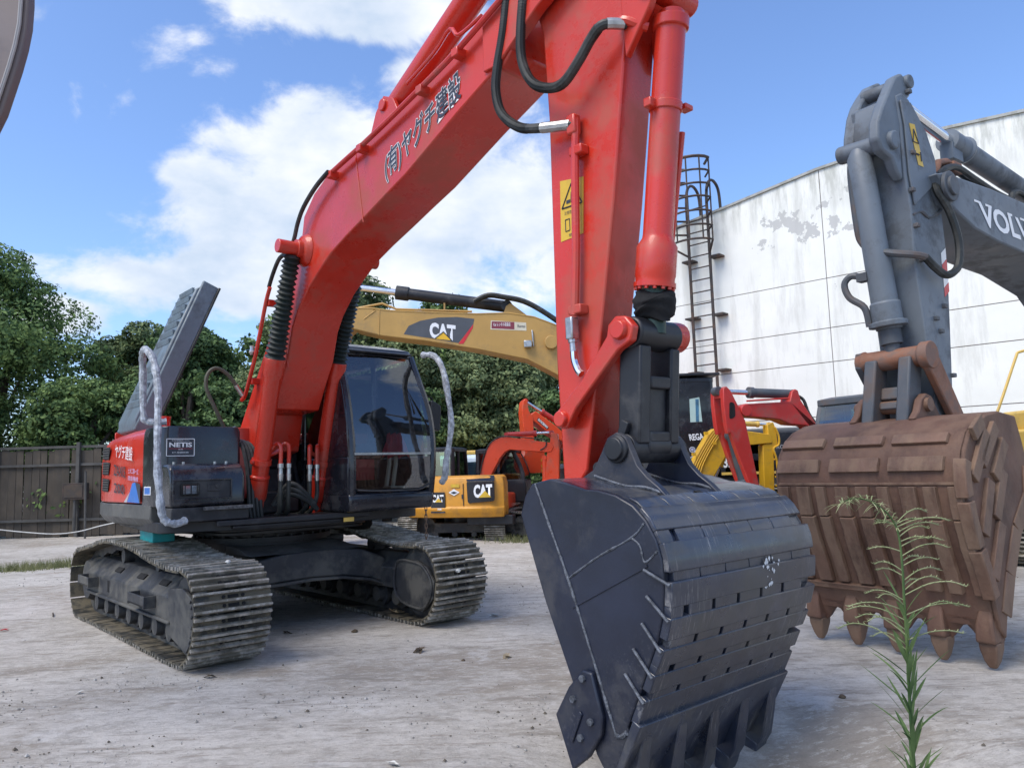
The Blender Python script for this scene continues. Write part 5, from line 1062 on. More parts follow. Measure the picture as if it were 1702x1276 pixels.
def far_cab(parent, u0, u1, y0, y1, z0, z1, m_, glass, slope=.18, sill=.38, name='cab'):
    """cab body with corner posts, roof and four glazed sides; front is +x"""
    h = z1-z0; zs = z0+h*sill; zt = z1-.09
    mb = MB(); mb.prism([(u0, z0), (u1, z0), (u1+.02, z0+h*.25), (u1-.01, zs), (u0, zs)], y0, y1); c = mb.build(name, m_, parent, bevel=.03)
    def fx_(z): return u1-.01-slope*((z-zs)/(zt-zs))**1.6
    pm = lambda pts, r_: MB().tube(cr_spline(pts, 3), r_, 7).build('pillar', m_, c)
    zz = [zs-.05+(zt-zs+.05)*k/4 for k in range(5)]
    for y_ in (y0+.05, y1-.05):
        pm([(fx_(max(z, zs))-.04, y_, z) for z in zz], .05); pm([(u0+.05, y_, z) for z in zz], .055); pm([((u0*.6+u1*.4), y_, z) for z in zz], .04)
        MB().prism([(u0+.05, zs), (fx_(zs)-.05, zs), (fx_((zs+zt)/2)-.05, (zs+zt)/2), (fx_(zt)-.05, zt), (u0+.05, zt)], y_-.004, y_+.004).build('side_window', glass, c)
    MB().loft([[(fx_(z), y0+.06, z), (fx_(z), y1-.06, z)] for z in [zs+(zt-zs)*k/4 for k in range(5)]], caps=False, closed=False).build('windscreen', glass, c)
    MB().box((u0+.02, (y0+y1)/2, (zs+zt)/2), (.008, y1-y0-.12, zt-zs)).build('rear_window', glass, c)
    rf = MB(); rf.loft([[(x, y, z) for x, y in rounded([(u0-.02, y0-.01), (fx_(zt)+.03, y0-.01), (fx_(zt)+.03, y1+.01), (u0-.02, y1+.01)], .1)] for z in (zt-.02, z1-.03)]+[[(x, y, z1) for x, y in rounded([(u0+.08, y0+.08), (fx_(zt)-.1, y0+.08), (fx_(zt)-.1, y1-.08), (u0+.08, y1-.08)], .1)]]); rf.build('roof', m_, c, bevel=.01)
    s_ = MB(); um = u0+(u1-u0)*.40; yc = (y0+y1)/2; s_.box((um, yc, zs), (.45, .42, .16)); s_.box((um-.22, yc, zs+h*.2), (.13, .42, h*.32)); s_.build('seat', M['seat'], c, bevel=.03)
    return c
def ram(parent, a, b, y_, r_, rod=.45, mb_=None, mr=None, name='hydraulic_cylinder'):
    A = Vector((a[0], y_, a[1])); B = Vector((b[0], y_, b[1])); g = A.lerp(B, 1-rod); m = MB()
    m.lathe(A, g, [(0, r_*.6), (.01, r_), (.88, r_), (.89, r_*1.22), (1, r_*1.22)], 16); o = m.build(name, mb_ or M['blackm'], parent, bevel=.003)
    MB().cyl(g, B, r_*.55, n=12).build('rod', mr or M['chrome'], o); 
    for q_, k_ in ((B, .95), (A, 1.05)): MB().cyl(q_+Vector((0, -r_*k_, 0)), q_+Vector((0, r_*k_, 0)), r_*.93, n=14).build('eye', mb_ or M['blackm'], o)
    return o

# ------------------------------------------------------------------ grey excavator with the rusty bucket
VX, VY, VYAW = 7.754, 9.53, -54
vo = machine('slate grey crawler excavator holding a big rusty bucket in front of the white wall', VX, VY, VYAW)
SL = M['slate']
# arm: tapered box
va = [(5.739, 4.417), (5.70, 4.18), (5.70, 3.76), (5.652, 3.45), (5.665, 3.0), (5.612, 2.602), (5.585, 2.368), (5.50, 1.70), (5.26, 1.70), (5.16, 2.544), (5.10, 3.1), (5.134, 3.80), (5.163, 4.024), (5.291, 4.237), (5.43, 4.36), (5.528, 4.44), (5.64, 4.47)]
varm = poly(vo, 'arm', SL, va, -.20, .20, .014)
pt = MB(); pt.prism([(5.71, 4.38), (5.67, 4.18), (5.67, 3.76), (5.62, 3.50), (5.20, 3.78), (5.20, 3.98), (5.32, 4.20), (5.54, 4.40)], .203, .222); pt.build('cheek_plate', SL, varm, bevel=.008)
bl = MB(); q = random.Random(4)
bl.tube(cr_spline([(5.64, .205, 3.42), (5.50, .205, 3.47), (5.38, .205, 3.44), (5.22, .205, 3.50), (5.13, .205, 3.56)], 5), [.012*q.uniform(.6, 1.5) for _ in range(21)], 6); bl.build('weld_bead', M['slate_dark'], varm)
# lug plates at the arm head for the bucket cylinder
VL = [(5.272, 4.825), (5.40, 4.76), (5.511, 4.652), (5.62, 4.53), (5.70, 4.40), (5.768, 4.205), (5.79, 4.08), (5.76, 4.02), (5.712, 3.985), (5.607, 4.0), (5.50, 4.10), (5.40, 4.2), (5.184, 4.66), (5.22, 4.79)]
poly(varm, 'lug_plate', SL, VL, -.27, -.16, .02)
VL2 = [(5.78, 4.50), (5.70, 4.60), (5.594, 4.661), (5.50, 4.62), (5.46, 4.50), (5.62, 4.36), (5.70, 4.10), (5.72, 3.70), (5.80, 3.76), (5.86, 3.86), (6.0, 3.89), (6.06, 3.98), (6.04, 4.12), (5.95, 4.27), (5.84, 4.42)]
poly(varm, 'lug_plate', SL, VL2, .10, .19, .02)
hb_ = MB(); hb_.prism([(5.74, 4.42), (5.80, 4.18), (5.78, 4.05), (5.70, 4.0), (5.60, 4.1), (5.60, 4.4)], -.16, .10); hb_.cyl((5.86, -.26, 4.03), (5.86, .23, 4.0), .075, n=16); hb_.cyl((5.50, -.2, 4.62), (5.50, .22, 4.60), .06, n=16); hb_.build('head_block', SL, varm, bevel=.012)
for (u, y_, z) in ((5.54, .21, 4.50), (5.60, .225, 3.95), (5.66, .225, 3.62), (5.62, .215, 3.33), (5.26, .21, 2.70), (5.42, .21, 2.58), (5.36, .21, 2.48), (5.22, .21, 2.12), (5.58, .21, 3.05)):
    MB().box((u, y_, z), (.05, .04, .035)).build('bracket', M['slate_dark'], varm, bevel=.006)
# bucket cylinder standing in front of the arm
vc = MB(); a_ = Vector((5.88, -.08, 4.02)); b_ = Vector((5.74, -.02, 2.50)); vc.lathe(a_, b_, [(0, .06), (.05, .10), (.50, .10), (.85, .105), (.86, .118), (.955, .118), (.96, .15), (.985, .15), (.99, .10), (1, .10)], 22); vco = vc.build('bucket_cylinder', SL, vo, bevel=.004)
MB().lathe(b_, (5.735, .0, 2.25), [(0, .085), (.5, .085), (.51, .06), (1, .06)], 16).build('rod', M['slate_dark'], vco)
pp = MB(); pp.tube(cr_spline([(5.90, -.13, 3.95), (5.90, -.15, 3.8), (5.87, -.15, 3.4), (5.84, -.14, 3.25), (5.84, -.05, 3.16), (5.80, .10, 3.10), (5.72, .22, 3.07), (5.60, .25, 3.06)], 5), .03, 8); pp.build('supply_pipe', M['slate_dark'], vco)
pp = MB(); pp.tube(cr_spline([(5.83, -.14, 2.94), (5.85, -.24, 2.98), (5.87, -.30, 2.92), (5.86, -.27, 2.80), (5.82, -.17, 2.70), (5.80, -.15, 2.54)], 5), .028, 8); pp.box((5.83, -.15, 2.95), (.08, .09, .07)); pp.build('supply_pipe', M['slate_dark'], vco)
MB().tube(cr_spline([(5.60, .25, 3.06), (5.48, .27, 2.98), (5.36, .30, 2.93), (5.22, .33, 3.02), (5.17, .33, 3.25), (5.22, .30, 3.5), (5.30, .26, 3.66), (5.25, .22, 3.80)], 6), .032, 8).build('hose', M['rubber'], vo)
yst = MB(); yst.add([(5.615, .2255, 4.20), (5.52, .2255, 4.21), (5.43, .2255, 3.86), (5.52, .2255, 3.86)], [(0, 1, 2, 3)]); yst.build('warning_sticker', M['yellow_sign'], varm)
tr3 = MB(); T3 = [(5.555, 4.16), (5.575, 4.05), (5.485, 4.05)]
for a, b in zip(T3, T3[1:]+T3[:1]): tr3.tube([(a[0], .228, a[1]), (b[0], .228, b[1])], .005, 4)
tr3.tube([(5.55, .228, 3.95), (5.50, .228, 3.95)], .01, 4); tr3.tube([(5.47, .228, 3.98), (5.465, .228, 3.9)], .006, 4); tr3.build('sticker_print', M['ink'], varm)
chv = MB(); chv.cur = 0
for k, (z0, z1, c) in enumerate(((3.16, 3.06, 1), (3.06, 2.94, 0), (2.94, 2.86, 1), (2.86, 2.78, 0))):
    chv.cur = c; chv.add([(5.215, .2025, z0), (5.125, .2025, z0+.06), (5.13, .2025, z1+.06), (5.22, .2025, z1)], [(0, 1, 2, 3)])
chv.build('chevron_sticker', [M['redmark'], M['white']], varm)
# boom
vb_ = [(5.36, 3.80), (5.316, 3.76), (5.28, 3.66), (5.21, 3.57), (4.738, 3.426), (4.302, 3.378), (3.757, 3.353), (3.229, 3.333), (2.4, 3.20), (1.4, 2.6), (.35, 1.75), (-.1, 1.75), (-.1, 2.05), (.9, 3.15), (1.9, 3.80), (3.087, 3.865), (3.63, 3.864), (4.357, 3.865), (4.893, 3.845), (5.20, 3.84)]
vbm = poly(vo, 'boom', SL, vb_, -.30, .30, .015)
vt = MB(); vt.cyl((5.20, -.34, 3.71), (5.20, .36, 3.71), .085, n=18); vt.cyl((5.20, .30, 3.71), (5.20, .335, 3.71), .13, n=18); vt.build('boom_pin', M['slate_dark'], vbm, bevel=.006)
lettering('VOLVO', (4.60, .3035, 3.475), (-1, 0, -.012), (.32, 0, 1), 1.36, .215, M['white'], vbm, .001, .03)
sf = MB()
for u, wd in ((4.60+.07, .12), (4.42+.03, .12), (3.985+.02, .10), (3.70+.02, .11)): sf.box((u, .3045, 3.475+.205), (wd, .002, .02))
sf.build('lettering_serif', M['white'], vbm)
vac = MB(); a_ = Vector((4.42, 0, 4.42)); b_ = Vector((2.3, 0, 4.20)); vac.lathe(a_, b_, [(0, .11), (.13, .11), (.14, .135), (.16, .12), (.17, .10), (1, .10)], 20); vac.box((4.36, .0, 4.30), (.20, .12, .16)); vco2 = vac.build('arm_cylinder', SL, vo, bevel=.004)
MB().cyl((5.48, 0, 4.58), (4.42, 0, 4.42), .055, n=14).build('rod', M['chrome'], vco2)
for k, (y_, dz) in enumerate(((.12, 0), (.2, -.05))): MB().tube(cr_spline([(5.12, y_, 3.86), (4.98, y_, 4.0+dz), (4.75, y_, 4.06+dz), (4.4, y_, 4.02+dz), (3.9, y_, 3.97+dz), (3.2, y_, 3.98+dz), (2.8, y_, 4.12)], 5), .03, 8).build('hose', M['rubber'], vo)
vk = MB(); vk.box((4.72, .12, 4.02), (.16, .16, .10)); vk.tube([(5.05, .15, 3.9), (5.0, .15, 4.02), (4.85, .15, 4.06), (4.6, .15, 4.03)], .035, 8); vk.build('pipe_block', M['rustpin'], vbm, bevel=.01)
MB().tube(cr_spline([(3.3, .1, 3.87), (3.35, .1, 4.05), (3.2, .1, 4.12), (3.0, .1, 4.1)], 4), .03, 8).build('hose', M['rubber'], vo)
# linkage in rust
vl = MB(); vl.lathe((5.735, -.30, 2.25), (5.735, .30, 2.25), [(0, .02), (0, .085), (.1, .095), (.13, .085), (.85, .085), (.88, .11), (1, .11), (1, .02)], 20); vlo = vl.build('link_pin', M['rustpin'], vo, bevel=.006)
for y0, y1 in ((-.30, -.24), (.23, .29)):
    poly(vo, 'tipping_link', M['rustpin'] if y0 > 0 else M['slate_dark'], [(5.80, 2.33), (5.66, 2.33), (5.26, 1.78), (5.20, 1.66), (5.30, 1.60), (5.40, 1.70), (5.82, 2.20)], y0, y1, .012)
hl_ = MB()
for y0, y1 in ((-.20, -.10), (.08, .18)): hl_.prism([(5.84, 2.25), (5.64, 2.25), (5.78, 1.70), (5.98, 1.70)], y0, y1)
hl_.prism([(5.80, 2.02), (5.72, 2.02), (5.75, 1.92), (5.83, 1.92)], -.10, .08); hl_.prism([(5.84, 1.9), (5.74, 1.9), (5.76, 1.84), (5.86, 1.84)], -.10, .08); hl_.build('bucket_link', M['slate_dark'], vo, bevel=.015)
# rusty bucket: rock type with bars welded over it
vp = [(5.50, 1.74), (5.78, 1.77), (5.97, 1.745), (6.14, 1.69), (6.26, 1.615), (6.35, 1.50), (6.405, 1.36), (6.40, 1.22), (6.365, 1.05), (6.30, .86), (6.21, .66), (6.13, .46), (6.08, .28)]
vbr, vbl = -.70, .72
vside = vp+[(6.0, .20), (5.93, .40), (5.83, .62), (5.66, .92), (5.43, 1.12), (5.37, 1.22), (5.36, 1.36), (5.42, 1.55)]
inn = []
for i, p in enumerate(vp):
    a = Vector((*vp[max(0, i-1)], 0)); b = Vector((*vp[min(len(vp)-1, i+1)], 0)); t = (b-a).normalized(); inn.append((p[0]+t.y*.03, p[1]-t.x*.03))
vbk = MB(); vbk.loft([[(o[0], vbr, o[1]), (o[0], vbl, o[1]), (i_[0], vbl, i_[1]), (i_[0], vbr, i_[1])] for o, i_ in zip(vp, inn)]); vbo = vbk.build('bucket', M['rust'], vo, smooth=50)
for y_ in (vbr, vbl): poly(vbo, 'side_plate', M['rust'], vside, y_-.022, y_+.022, .012)
def varc(s_):
    acc = 0
    for a, b in zip(vp, vp[1:]):
        d = math.dist(a, b)
        if acc+d >= s_: t = (s_-acc)/d; tt_ = Vector((b[0]-a[0], 0, b[1]-a[1])).normalized(); return Vector((a[0]+(b[0]-a[0])*t, 0, a[1]+(b[1]-a[1])*t)), tt_, Vector((-tt_.z, 0, tt_.x))
        acc += d
    return Vector((b[0], 0, b[1])), tt_, Vector((-tt_.z, 0, tt_.x))
def vband(s0, s1, th, y0, y1, name, m_, steps=5, bev=.004, w0=0, sd=0):
    mb = MB(); rr = []; q = random.Random(sd+int(1000*(y0+s0)))
    for k in range(steps+1):
        p, t, nn_ = varc(s0+(s1-s0)*k/steps); th_ = th*q.uniform(.85, 1.1); a = p+nn_*.001; b = p+nn_*th_; dy = q.uniform(-.002, .002)
        rr.append([(b.x, y0+.008+dy, b.z), (b.x, y1-.008+dy, b.z), (a.x, y1+dy, a.z), (a.x, y0+dy, a.z)])
    mb.loft(rr); return mb.build(name, m_, vbo, bevel=bev, smooth=30)
for s0, s1 in ((.80, .885), (.99, 1.09)):             # two broken rows of flat bars round the heel
    for y0, y1 in ((-.70, -.32), (-.24, .16), (.22, .62)): vband(s0, s1, .028, y0, y1, 'wear_bar', M['rust2'], 3)
for k in range(9):                                   # upright bars down the back
    y0 = -.70+k*.166
    w2 = .118+.018*math.sin(k*2.3); vband(1.20, 1.42, .032, y0, y0+w2-.01, 'wear_bar', M['rust2'], 3); vband(1.43, 1.98, .040, y0+.006, y0+w2, 'wear_bar', M['rust2'], 6)
for s0 in (1.17, ): vband(s0, s0+.02, .012, -.70, .70, 'weld_bead', M['rust2'], 2)
vband(2.0, 2.05, .04, -.66, .0, 'wear_bar', M['rust2'], 2)
# corner and side bars
def vsidebar(P_, w_, th=.03):
    mb = MB()
    for (a, b) in zip(P_, P_[1:]):
        d = Vector((b[0]-a[0], b[1]-a[1])).normalized(); n2 = Vector((-d.y, d.x))*w_/2
        mb.prism([(a[0]+n2.x, a[1]+n2.y), (b[0]+n2.x, b[1]+n2.y), (b[0]-n2.x, b[1]-n2.y), (a[0]-n2.x, a[1]-n2.y)], vbl+.018, vbl+.022+th)
    return mb.build('side_bar', M['rust2'], vbo, bevel=.006)
for P_ in ([(6.25, 1.60), (6.10, 1.70)], [(6.30, 1.30), (6.05, 1.62)], [(6.16, 1.40), (5.90, 1.66)], [(6.22, .92), (6.06, 1.28)], [(6.02, 1.02), (5.84, 1.34)], [(5.98, 1.30), (5.78, 1.55)], [(6.14, .62), (5.95, .98)]): vsidebar(P_, .105)
vsidebar([(5.98, .36), (5.86, .62), (5.68, .92), (5.44, 1.14), (5.40, 1.36)], .14, .012)
for a, b in ((1.02, 1.27), (1.30, 1.62), (1.64, 2.0)): 
    mb = MB(); rr = []
    for k in range(5):
        p, t, nn_ = varc(a+(b-a)*k/4); c = p+nn_*.012; rr.append([(c.x+nn_.x*.04, vbl-.03, c.z+nn_.z*.04), (c.x+nn_.x*.03, vbl+.05, c.z+nn_.z*.03), (c.x-nn_.x*.05, vbl+.055, c.z-nn_.z*.05), (c.x-nn_.x*.02, vbl-.03, c.z-nn_.z*.02)])
    mb.loft(rr); mb.build('corner_bar', M['rust2'], vbo, bevel=.008)
# scalloped lip, adapters and teeth
lipm = MB(); ny = 40
def lipz(y_):
    f = (y_-vbr-.06)/(vbl-vbr-.12)*4; d = abs(f-round(f)); return .275-.125*(1-smooth(.12, .5, d))
top_ = [(6.075, .30), (6.02, .27)]
rows = [[], [], [], []]
for k in range(ny+1):
    y_ = vbr+(vbl-vbr)*k/ny; zb = lipz(y_); rows[0].append((6.10, y_, .33)); rows[1].append((6.06-.02+(.0), y_, zb)); rows[2].append((5.99, y_, zb+.01)); rows[3].append((6.03, y_, .33))
lipm.loft([[r_[k] for r_ in rows] for k in range(ny+1)]); lipm.build('lip_plate', M['rust'], vbo)
for k in range(5):
    yc = vbr+.06+k*(vbl-vbr-.12)/4; ad = MB()
    ad.loft([[(6.10+.05*q, yc-.075*w_, z), (6.10+.05*q, yc+.075*w_, z), (5.96, yc+.07*w_, z), (5.96, yc-.07*w_, z)] for z, q, w_ in ((.40, .2, .55), (.30, .9, .75), (.21, .9, .85), (.175, .75, .85))]); ado = ad.build('tooth_adapter', M['rust'], vbo, bevel=.015)
    tp = MB(); tp.loft([[(6.05+a*q, yc+b*w_, z) for a, b in ((.075, -.075), (.075, .075), (-.075, .075), (-.075, -.075))] for z, q, w_ in ((.18, .85, .82), (.13, .8, .78), (.05, .5, .58), (.0, .2, .3))]); tp.build('tooth', M['rust2'], vbo, bevel=.012)
for y_ in (-.26, .22): poly(vbo, 'bucket_ear', M['rust'], [(5.56, 1.745), (5.62, 1.82), (5.70, 1.93), (5.79, 1.95), (5.87, 1.90), (5.92, 1.81), (6.0, 1.745), (5.78, 1.70)], y_-.03, y_+.03, .012)
ep = MB(); ep.cyl((5.79, -.32, 1.86), (5.79, .28, 1.86), .055, n=14); ep.build('bucket_pin', M['rust2'], vbo)
# body and tracks
far_track(vo, -3.3, .55, -1.25, .6, .92, 50); far_track(vo, -3.3, .55, 1.25, .6, .92, 50)
vh = MB(); vh.prism([(-3.6, -1.0), (-.35, -.95), (-.2, -.45), (-.2, 1.35), (-3.6, 1.35)], 1.15, 2.1, 'z'); vh.build('upper_body', M['slate'], vo, bevel=.06)
far_cab(vo, -1.2, .55, .40, 1.35, 1.15, 3.0, M['blackm'], M['glass'])
MB().lathe((-1.5, 0, .75), (-1.5, 0, 1.15), [(0, .8), (1, .8)], 24).build('slewing_ring', M['blackm'], vo)

# ------------------------------------------------------------------ tan excavator, black cab (left of the white wall)
ct = machine('big tan boomed excavator with black cab numbered 336 behind the red arm', 3.9, 16.0, -90)
cbp = [(7.28, 4.88), (7.103, 4.90), (6.75, 4.885), (6.465, 4.83), (5.6, 4.765), (4.604, 4.70), (3.939, 4.70), (3.4, 4.60), (2.965, 4.42), (2.2, 3.85), (1.0, 2.55), (.75, 2.05), (1.05, 1.80), (1.35, 2.0), (2.2, 2.85), (2.976, 3.386), (3.571, 3.715), (4.622, 3.965), (5.677, 4.165), (6.577, 4.30), (7.159, 4.46), (7.34, 4.62)]
cbm = poly(ct, 'boom', M['tan'], cbp, -.32, .32, .015)
for z0, z1, u in ((4.86, 4.31, 6.62),): 
    s_ = MB(); s_.tube([(u, .322, z0), (u+.02, .322, z1)], .012, 5); s_.tube([(6.75, .322, 4.86), (6.70, .322, 4.84), (6.95, .322, 4.66)], .012, 5); s_.build('weld_seam', M['tan'], cbm)
fl = MB(); 
for a, b in zip(cbp[:9], cbp[1:10]): fl.tube([(a[0], .315, a[1]), (b[0], .315, b[1])], .018, 5)
fl.build('flange', M['tan'], cbm)
DEC = [(6.122,4.318),(6.014,4.490),(5.774,4.590),(5.401,4.647),(5.003,4.648),(4.645,4.597),(4.675,4.476),(4.988,4.097),(5.409,4.190),(5.779,4.254)]
dm = MB(); dm.prism(DEC, .320, .324); dm.build('logo_panel', mat('dark_grey_decal', (.07, .075, .085), .4), cbm)
DR = [(4.666,4.490),(4.685,4.396),(4.883,4.080),(4.988,4.078)]; dm = MB(); dm.prism(DR, .320, .3245); dm.build('red_flash', M['redmark'], cbm)
LQ = [(5.581,4.222),(5.040,4.138),(5.562,4.557),(5.019,4.500)]
lettering('CAT', (LQ[0][0], .325, LQ[0][1]), (-1, 0, (LQ[1][1]-LQ[0][1])/(LQ[0][0]-LQ[1][0])), (0, 0, 1), LQ[0][0]-LQ[1][0], LQ[2][1]-LQ[0][1], M['white'], cbm, .002, .05)
TQ = [(5.475,4.205),(5.124,4.154),(5.295,4.339)]; dm = MB(); dm.add([(u, .329, z) for u, z in TQ], [(0, 1, 2)]); dm.build('logo_triangle', mat('golden_decal', (.72, .42, .02), .4), cbm); dm = MB()
for a, b in ((0, 2), (2, 1)): dm.tube([(TQ[a][0], .328, TQ[a][1]), (TQ[b][0], .328, TQ[b][1])], .012, 4)
dm.build('triangle_edge', M['ink'], cbm)
SQ = [(4.314,4.363),(3.566,4.314),(3.569,4.484),(4.301,4.554)]; dm = MB(); dm.add([(u, .3235, z) for u, z in SQ], [(0, 1, 2, 3)]); dm.build('hire_sticker', M['cream'], cbm)
SQ = [(4.293,4.384),(3.817,4.348),(3.812,4.504),(4.283,4.532)]; dm = MB(); dm.add([(u, .3245, z) for u, z in SQ], [(0, 1, 2, 3)]); dm.build('sticker_band', mat('maroon_print', (.20, .03, .05), .5), cbm)
SQ = [(4.252,4.429),(3.895,4.405),(3.892,4.474),(3.749,4.395),(3.590,4.385),(3.589,4.422)]
lettering('Cat レンタル取扱店', (SQ[0][0], .325, SQ[0][1]), (-1, 0, -.03), (0, 0, 1), SQ[0][0]-SQ[1][0], .075, M['white'], cbm, .001, .01); lettering('Rental', (SQ[3][0], .325, SQ[3][1]-.01), (-1, 0, -.03), (0, 0, 1), SQ[3][0]-SQ[4][0], .06, M['ink'], cbm, .001, .01)
lp_ = [(3.550,4.021),(3.061,4.046)]; lm = MB(); lm.box((lp_[0][0], .40, lp_[0][1]), (.16, .12, .14)); lm.tube([(lp_[0][0]-.1, .34, lp_[0][1]+.3), (lp_[0][0]-.12, .36, lp_[0][1]-.05)], .02, 6); lm.build('work_lamp', M['steel'], cbm, bevel=.02)
bz = MB(); bz.cyl((lp_[1][0], .30, lp_[1][1]), (lp_[1][0], .42, lp_[1][1]), .14, n=18); bz.build('cylinder_pin', M['tan'], cbm, bevel=.01)
CR = [(3.963,4.902),(6.371,5.433),(7.106,5.608),(3.906,4.984),(4.121,5.073)]; ram(ct, CR[0], (8.4, 5.62), 0, .125, .47, M['blackm'])
cl2 = MB(); 
for y_ in (-.17, .12): cl2.prism([(3.45, 4.60), (4.05, 4.68), (3.98, 4.88), (3.88, 4.95), (3.80, 4.88)], y_, y_+.05)
cl2.build('cylinder_lug', M['tan'], cbm, bevel=.01)
for dy in (.0, .12): MB().tube(cr_spline([(4.65, .18+dy, 4.98), (4.35, .2+dy, 5.10), (4.0, .2+dy, 5.05), (3.6, .2+dy, 4.95), (3.2, .2+dy, 4.72), (2.7, .2+dy, 4.35)], 5), .045, 8).build('hose', M['rubber'], ct)
MB().tube([(7.1, .1, 4.95), (6.6, .1, 5.03), (6.3, .1, 4.9), (4.7, .1, 4.80)], .025, 6).build('boom_pipe', M['tan'], cbm)
MB().tube([(5.28, .1, 4.83), (5.28, .1, 5.0)], .02, 6).build('pipe_clamp', M['tan'], cbm)
# folded arm, cylinder and bucket hanging at the left end
cam_ = poly(ct, 'arm', M['tan'], [(8.45, 5.70), (8.3, 5.74), (7.05, 4.60), (7.30, 4.40), (7.70, 2.88), (7.98, 1.6), (8.2, 1.6), (8.22, 3.0), (8.0, 4.2), (8.5, 5.4)], -.24, .24, .015)
gw = MB(); gw.box((7.90, .243, 3.17), (.16, .006, .16)); gw.build('sticker', mat('grey_blue_sticker', (.25, .31, .35), .5), cam_)
cbk = MB(); cbk.prism([(7.85, 1.75), (8.3, 1.7), (8.5, 1.2), (8.35, .7), (7.9, .35), (7.5, .2), (7.45, .4), (7.6, 1.2)], -.7, .7); cbk.build('bucket', M['slate_dark'], ct, bevel=.03)
for z, dy in ((3.38, .3), (2.98, .3)): MB().tube([(8.2, dy, z-.03), (7.5, dy, z+.05)], .02, 5).build('hose', M['rubber'], ct)
# cab and body
cc = far_cab(ct, .05, 1.95, .35, 1.45, 1.2, 3.12, M['black'], M['glass_green'], slope=.25, sill=.45)
vs2 = MB(); vs2.box((.95, .9, 3.16), (2.05, 1.2, .05)); vs2.build('roof_guard', M['blackm'], cc, bevel=.012)
hd_ = MB(); hd_.tube(cr_spline([(1.08, 1.50, 1.3), (1.08, 1.50, 2.3), (.98, 1.50, 2.62), (.70, 1.50, 2.70), (.5, 1.5, 2.7)], 4), .03, 8)
fd = MB(); fd.prism(rounded([(.75, 1.35), (1.62, 1.35), (1.55, 2.72), (.75, 2.72)], .22), 1.452, 1.475); fd.build('door', mat('dusty_dark_door', (.05, .055, .06), .35, dirt=(.12, .12, .12), damt=.2), cc, bevel=.01)
MB().tube([(p[0], 1.48, p[1]) for p in rounded([(.75, 1.35), (1.62, 1.35), (1.55, 2.72), (.75, 2.72)], .22)]*1, .018, 6).build('door_seal', M['slate_dark'], cc)
cs2 = MB(); cs2.prism([(.06, 1.85), (1.06, 1.85), (1.06, 3.02), (.10, 3.02)], 1.42, 1.4535); cs2.build('side_panel', M['black'], cc, bevel=.01)
RW = [(0.523,2.690),(0.332,2.722),(0.301,2.254),(0.528,2.249)]; dm = MB(); dm.add([(u, 1.456, z) for u, z in RW], [(0, 1, 2, 3)]); dm.build('lit_side_window', mat('pale_green_glass', (.42, .56, .52), .12), cc)
CL = [(0.410,2.687),(0.347,2.685),(0.366,2.256),(0.422,2.258)]; dm = MB(); dm.loft([[(u+dx, 1.462, z) for u, z in CL] for dx in (0,)], caps=True) if False else dm.add([(u, 1.460, z) for u, z in CL], [(0, 1, 2, 3)]); dm.build('blue_rag', mat('blue_rag', (.05, .16, .26), .8, var=.4, vs_=12), cc)
body = MB(); body.box((-1.95, .2, 1.62), (3.9, 2.5, .84)); body.box((-.55, .95, 1.60), (1.0, 1.0, .80)); cbd = body.build('upper_body', M['blackm'], ct, bevel=.04)
cwt = MB(); cwt.prism(rounded([(-3.0, -1.35), (-3.0, 1.45), (-3.7, 1.35), (-3.95, .6), (-3.95, -.6), (-3.7, -1.25)], .15), 1.15, 2.12, 'z'); cwt.build('counterweight', M['tan'], ct, bevel=.04)
MB().box((-1.95, 1.452, 1.26), (3.88, .01, .05)).build('yellow_line', M['paleyellow'], cbd); MB().box((-1.95, .2, 1.12), (3.8, 2.4, .16)).build('deck', M['blackm'], ct, bevel=.01)
eh = MB(); eh.prism([(-3.4, -1.1), (-.1, -1.1), (-.1, .3), (-3.4, 1.3)], 2.03, 2.13, 'z'); eh.build('engine_hood', mat('grey_deck_cover', (.09, .095, .10), .6), ct, bevel=.03)
N3 = [(-0.053,1.369),(-0.328,1.374),(-0.060,1.493),(0.555,1.898),(0.284,1.940),(0.550,1.986)]; lettering('336', (N3[0][0], 1.456, N3[0][1]), (-1, 0, 0), (0, 0, 1), N3[0][0]-N3[1][0], .20, M['white'], cbd, .002, .03)
lettering('REGA', (N3[3][0], 1.459, N3[3][1]), (-1, 0, .06), (.18, 0, 1), N3[3][0]-N3[4][0], .125, M['white'], cc, .003, .03)
lettering('PRO', (-1.02, 1.456, 1.70), (-1, 0, 0), (0, 0, 1), .2, .07, mat('grey_letters', (.4, .4, .4), .5), cbd, .002, .01)
BD = [(0.521,1.730),(0.512,1.535),(0.381,1.643)]
for k, (p, r_) in enumerate(zip(BD, (.055, .075, .11))):
    dm = MB(); dm.cyl((p[0], 1.452, p[1]), (p[0], 1.459, p[1]), r_, n=22); b = dm.build('round_badge', mat('silver_badge', (.55, .56, .62), .4), cc); dm = MB(); dm.cyl((p[0], 1.459, p[1]), (p[0], 1.461, p[1]), r_*.72, n=20); dm.build('badge_ring', M['ink'], cc); dm = MB(); dm.cyl((p[0], 1.461, p[1]), (p[0], 1.463, p[1]), r_*.5, n=18); dm.build('badge_core', mat('lilac_badge', (.42, .43, .62), .4), cc)
far_track(ct, -2.1, 2.4, -1.4, .7, 1.0, 46); far_track(ct, -2.1, 2.4, 1.4, .7, 1.0, 46)
MB().lathe((0, 0, .7), (0, 0, 1.06), [(0, .8), (1, .8)], 24).build('slewing_ring', M['blackm'], ct); MB().box((0, 0, .6), (1.6, 2.4, .35)).build('car_body', M['frame'], ct, bevel=.02)
MB().box((0, .0, .03), (.01, .01, .01))
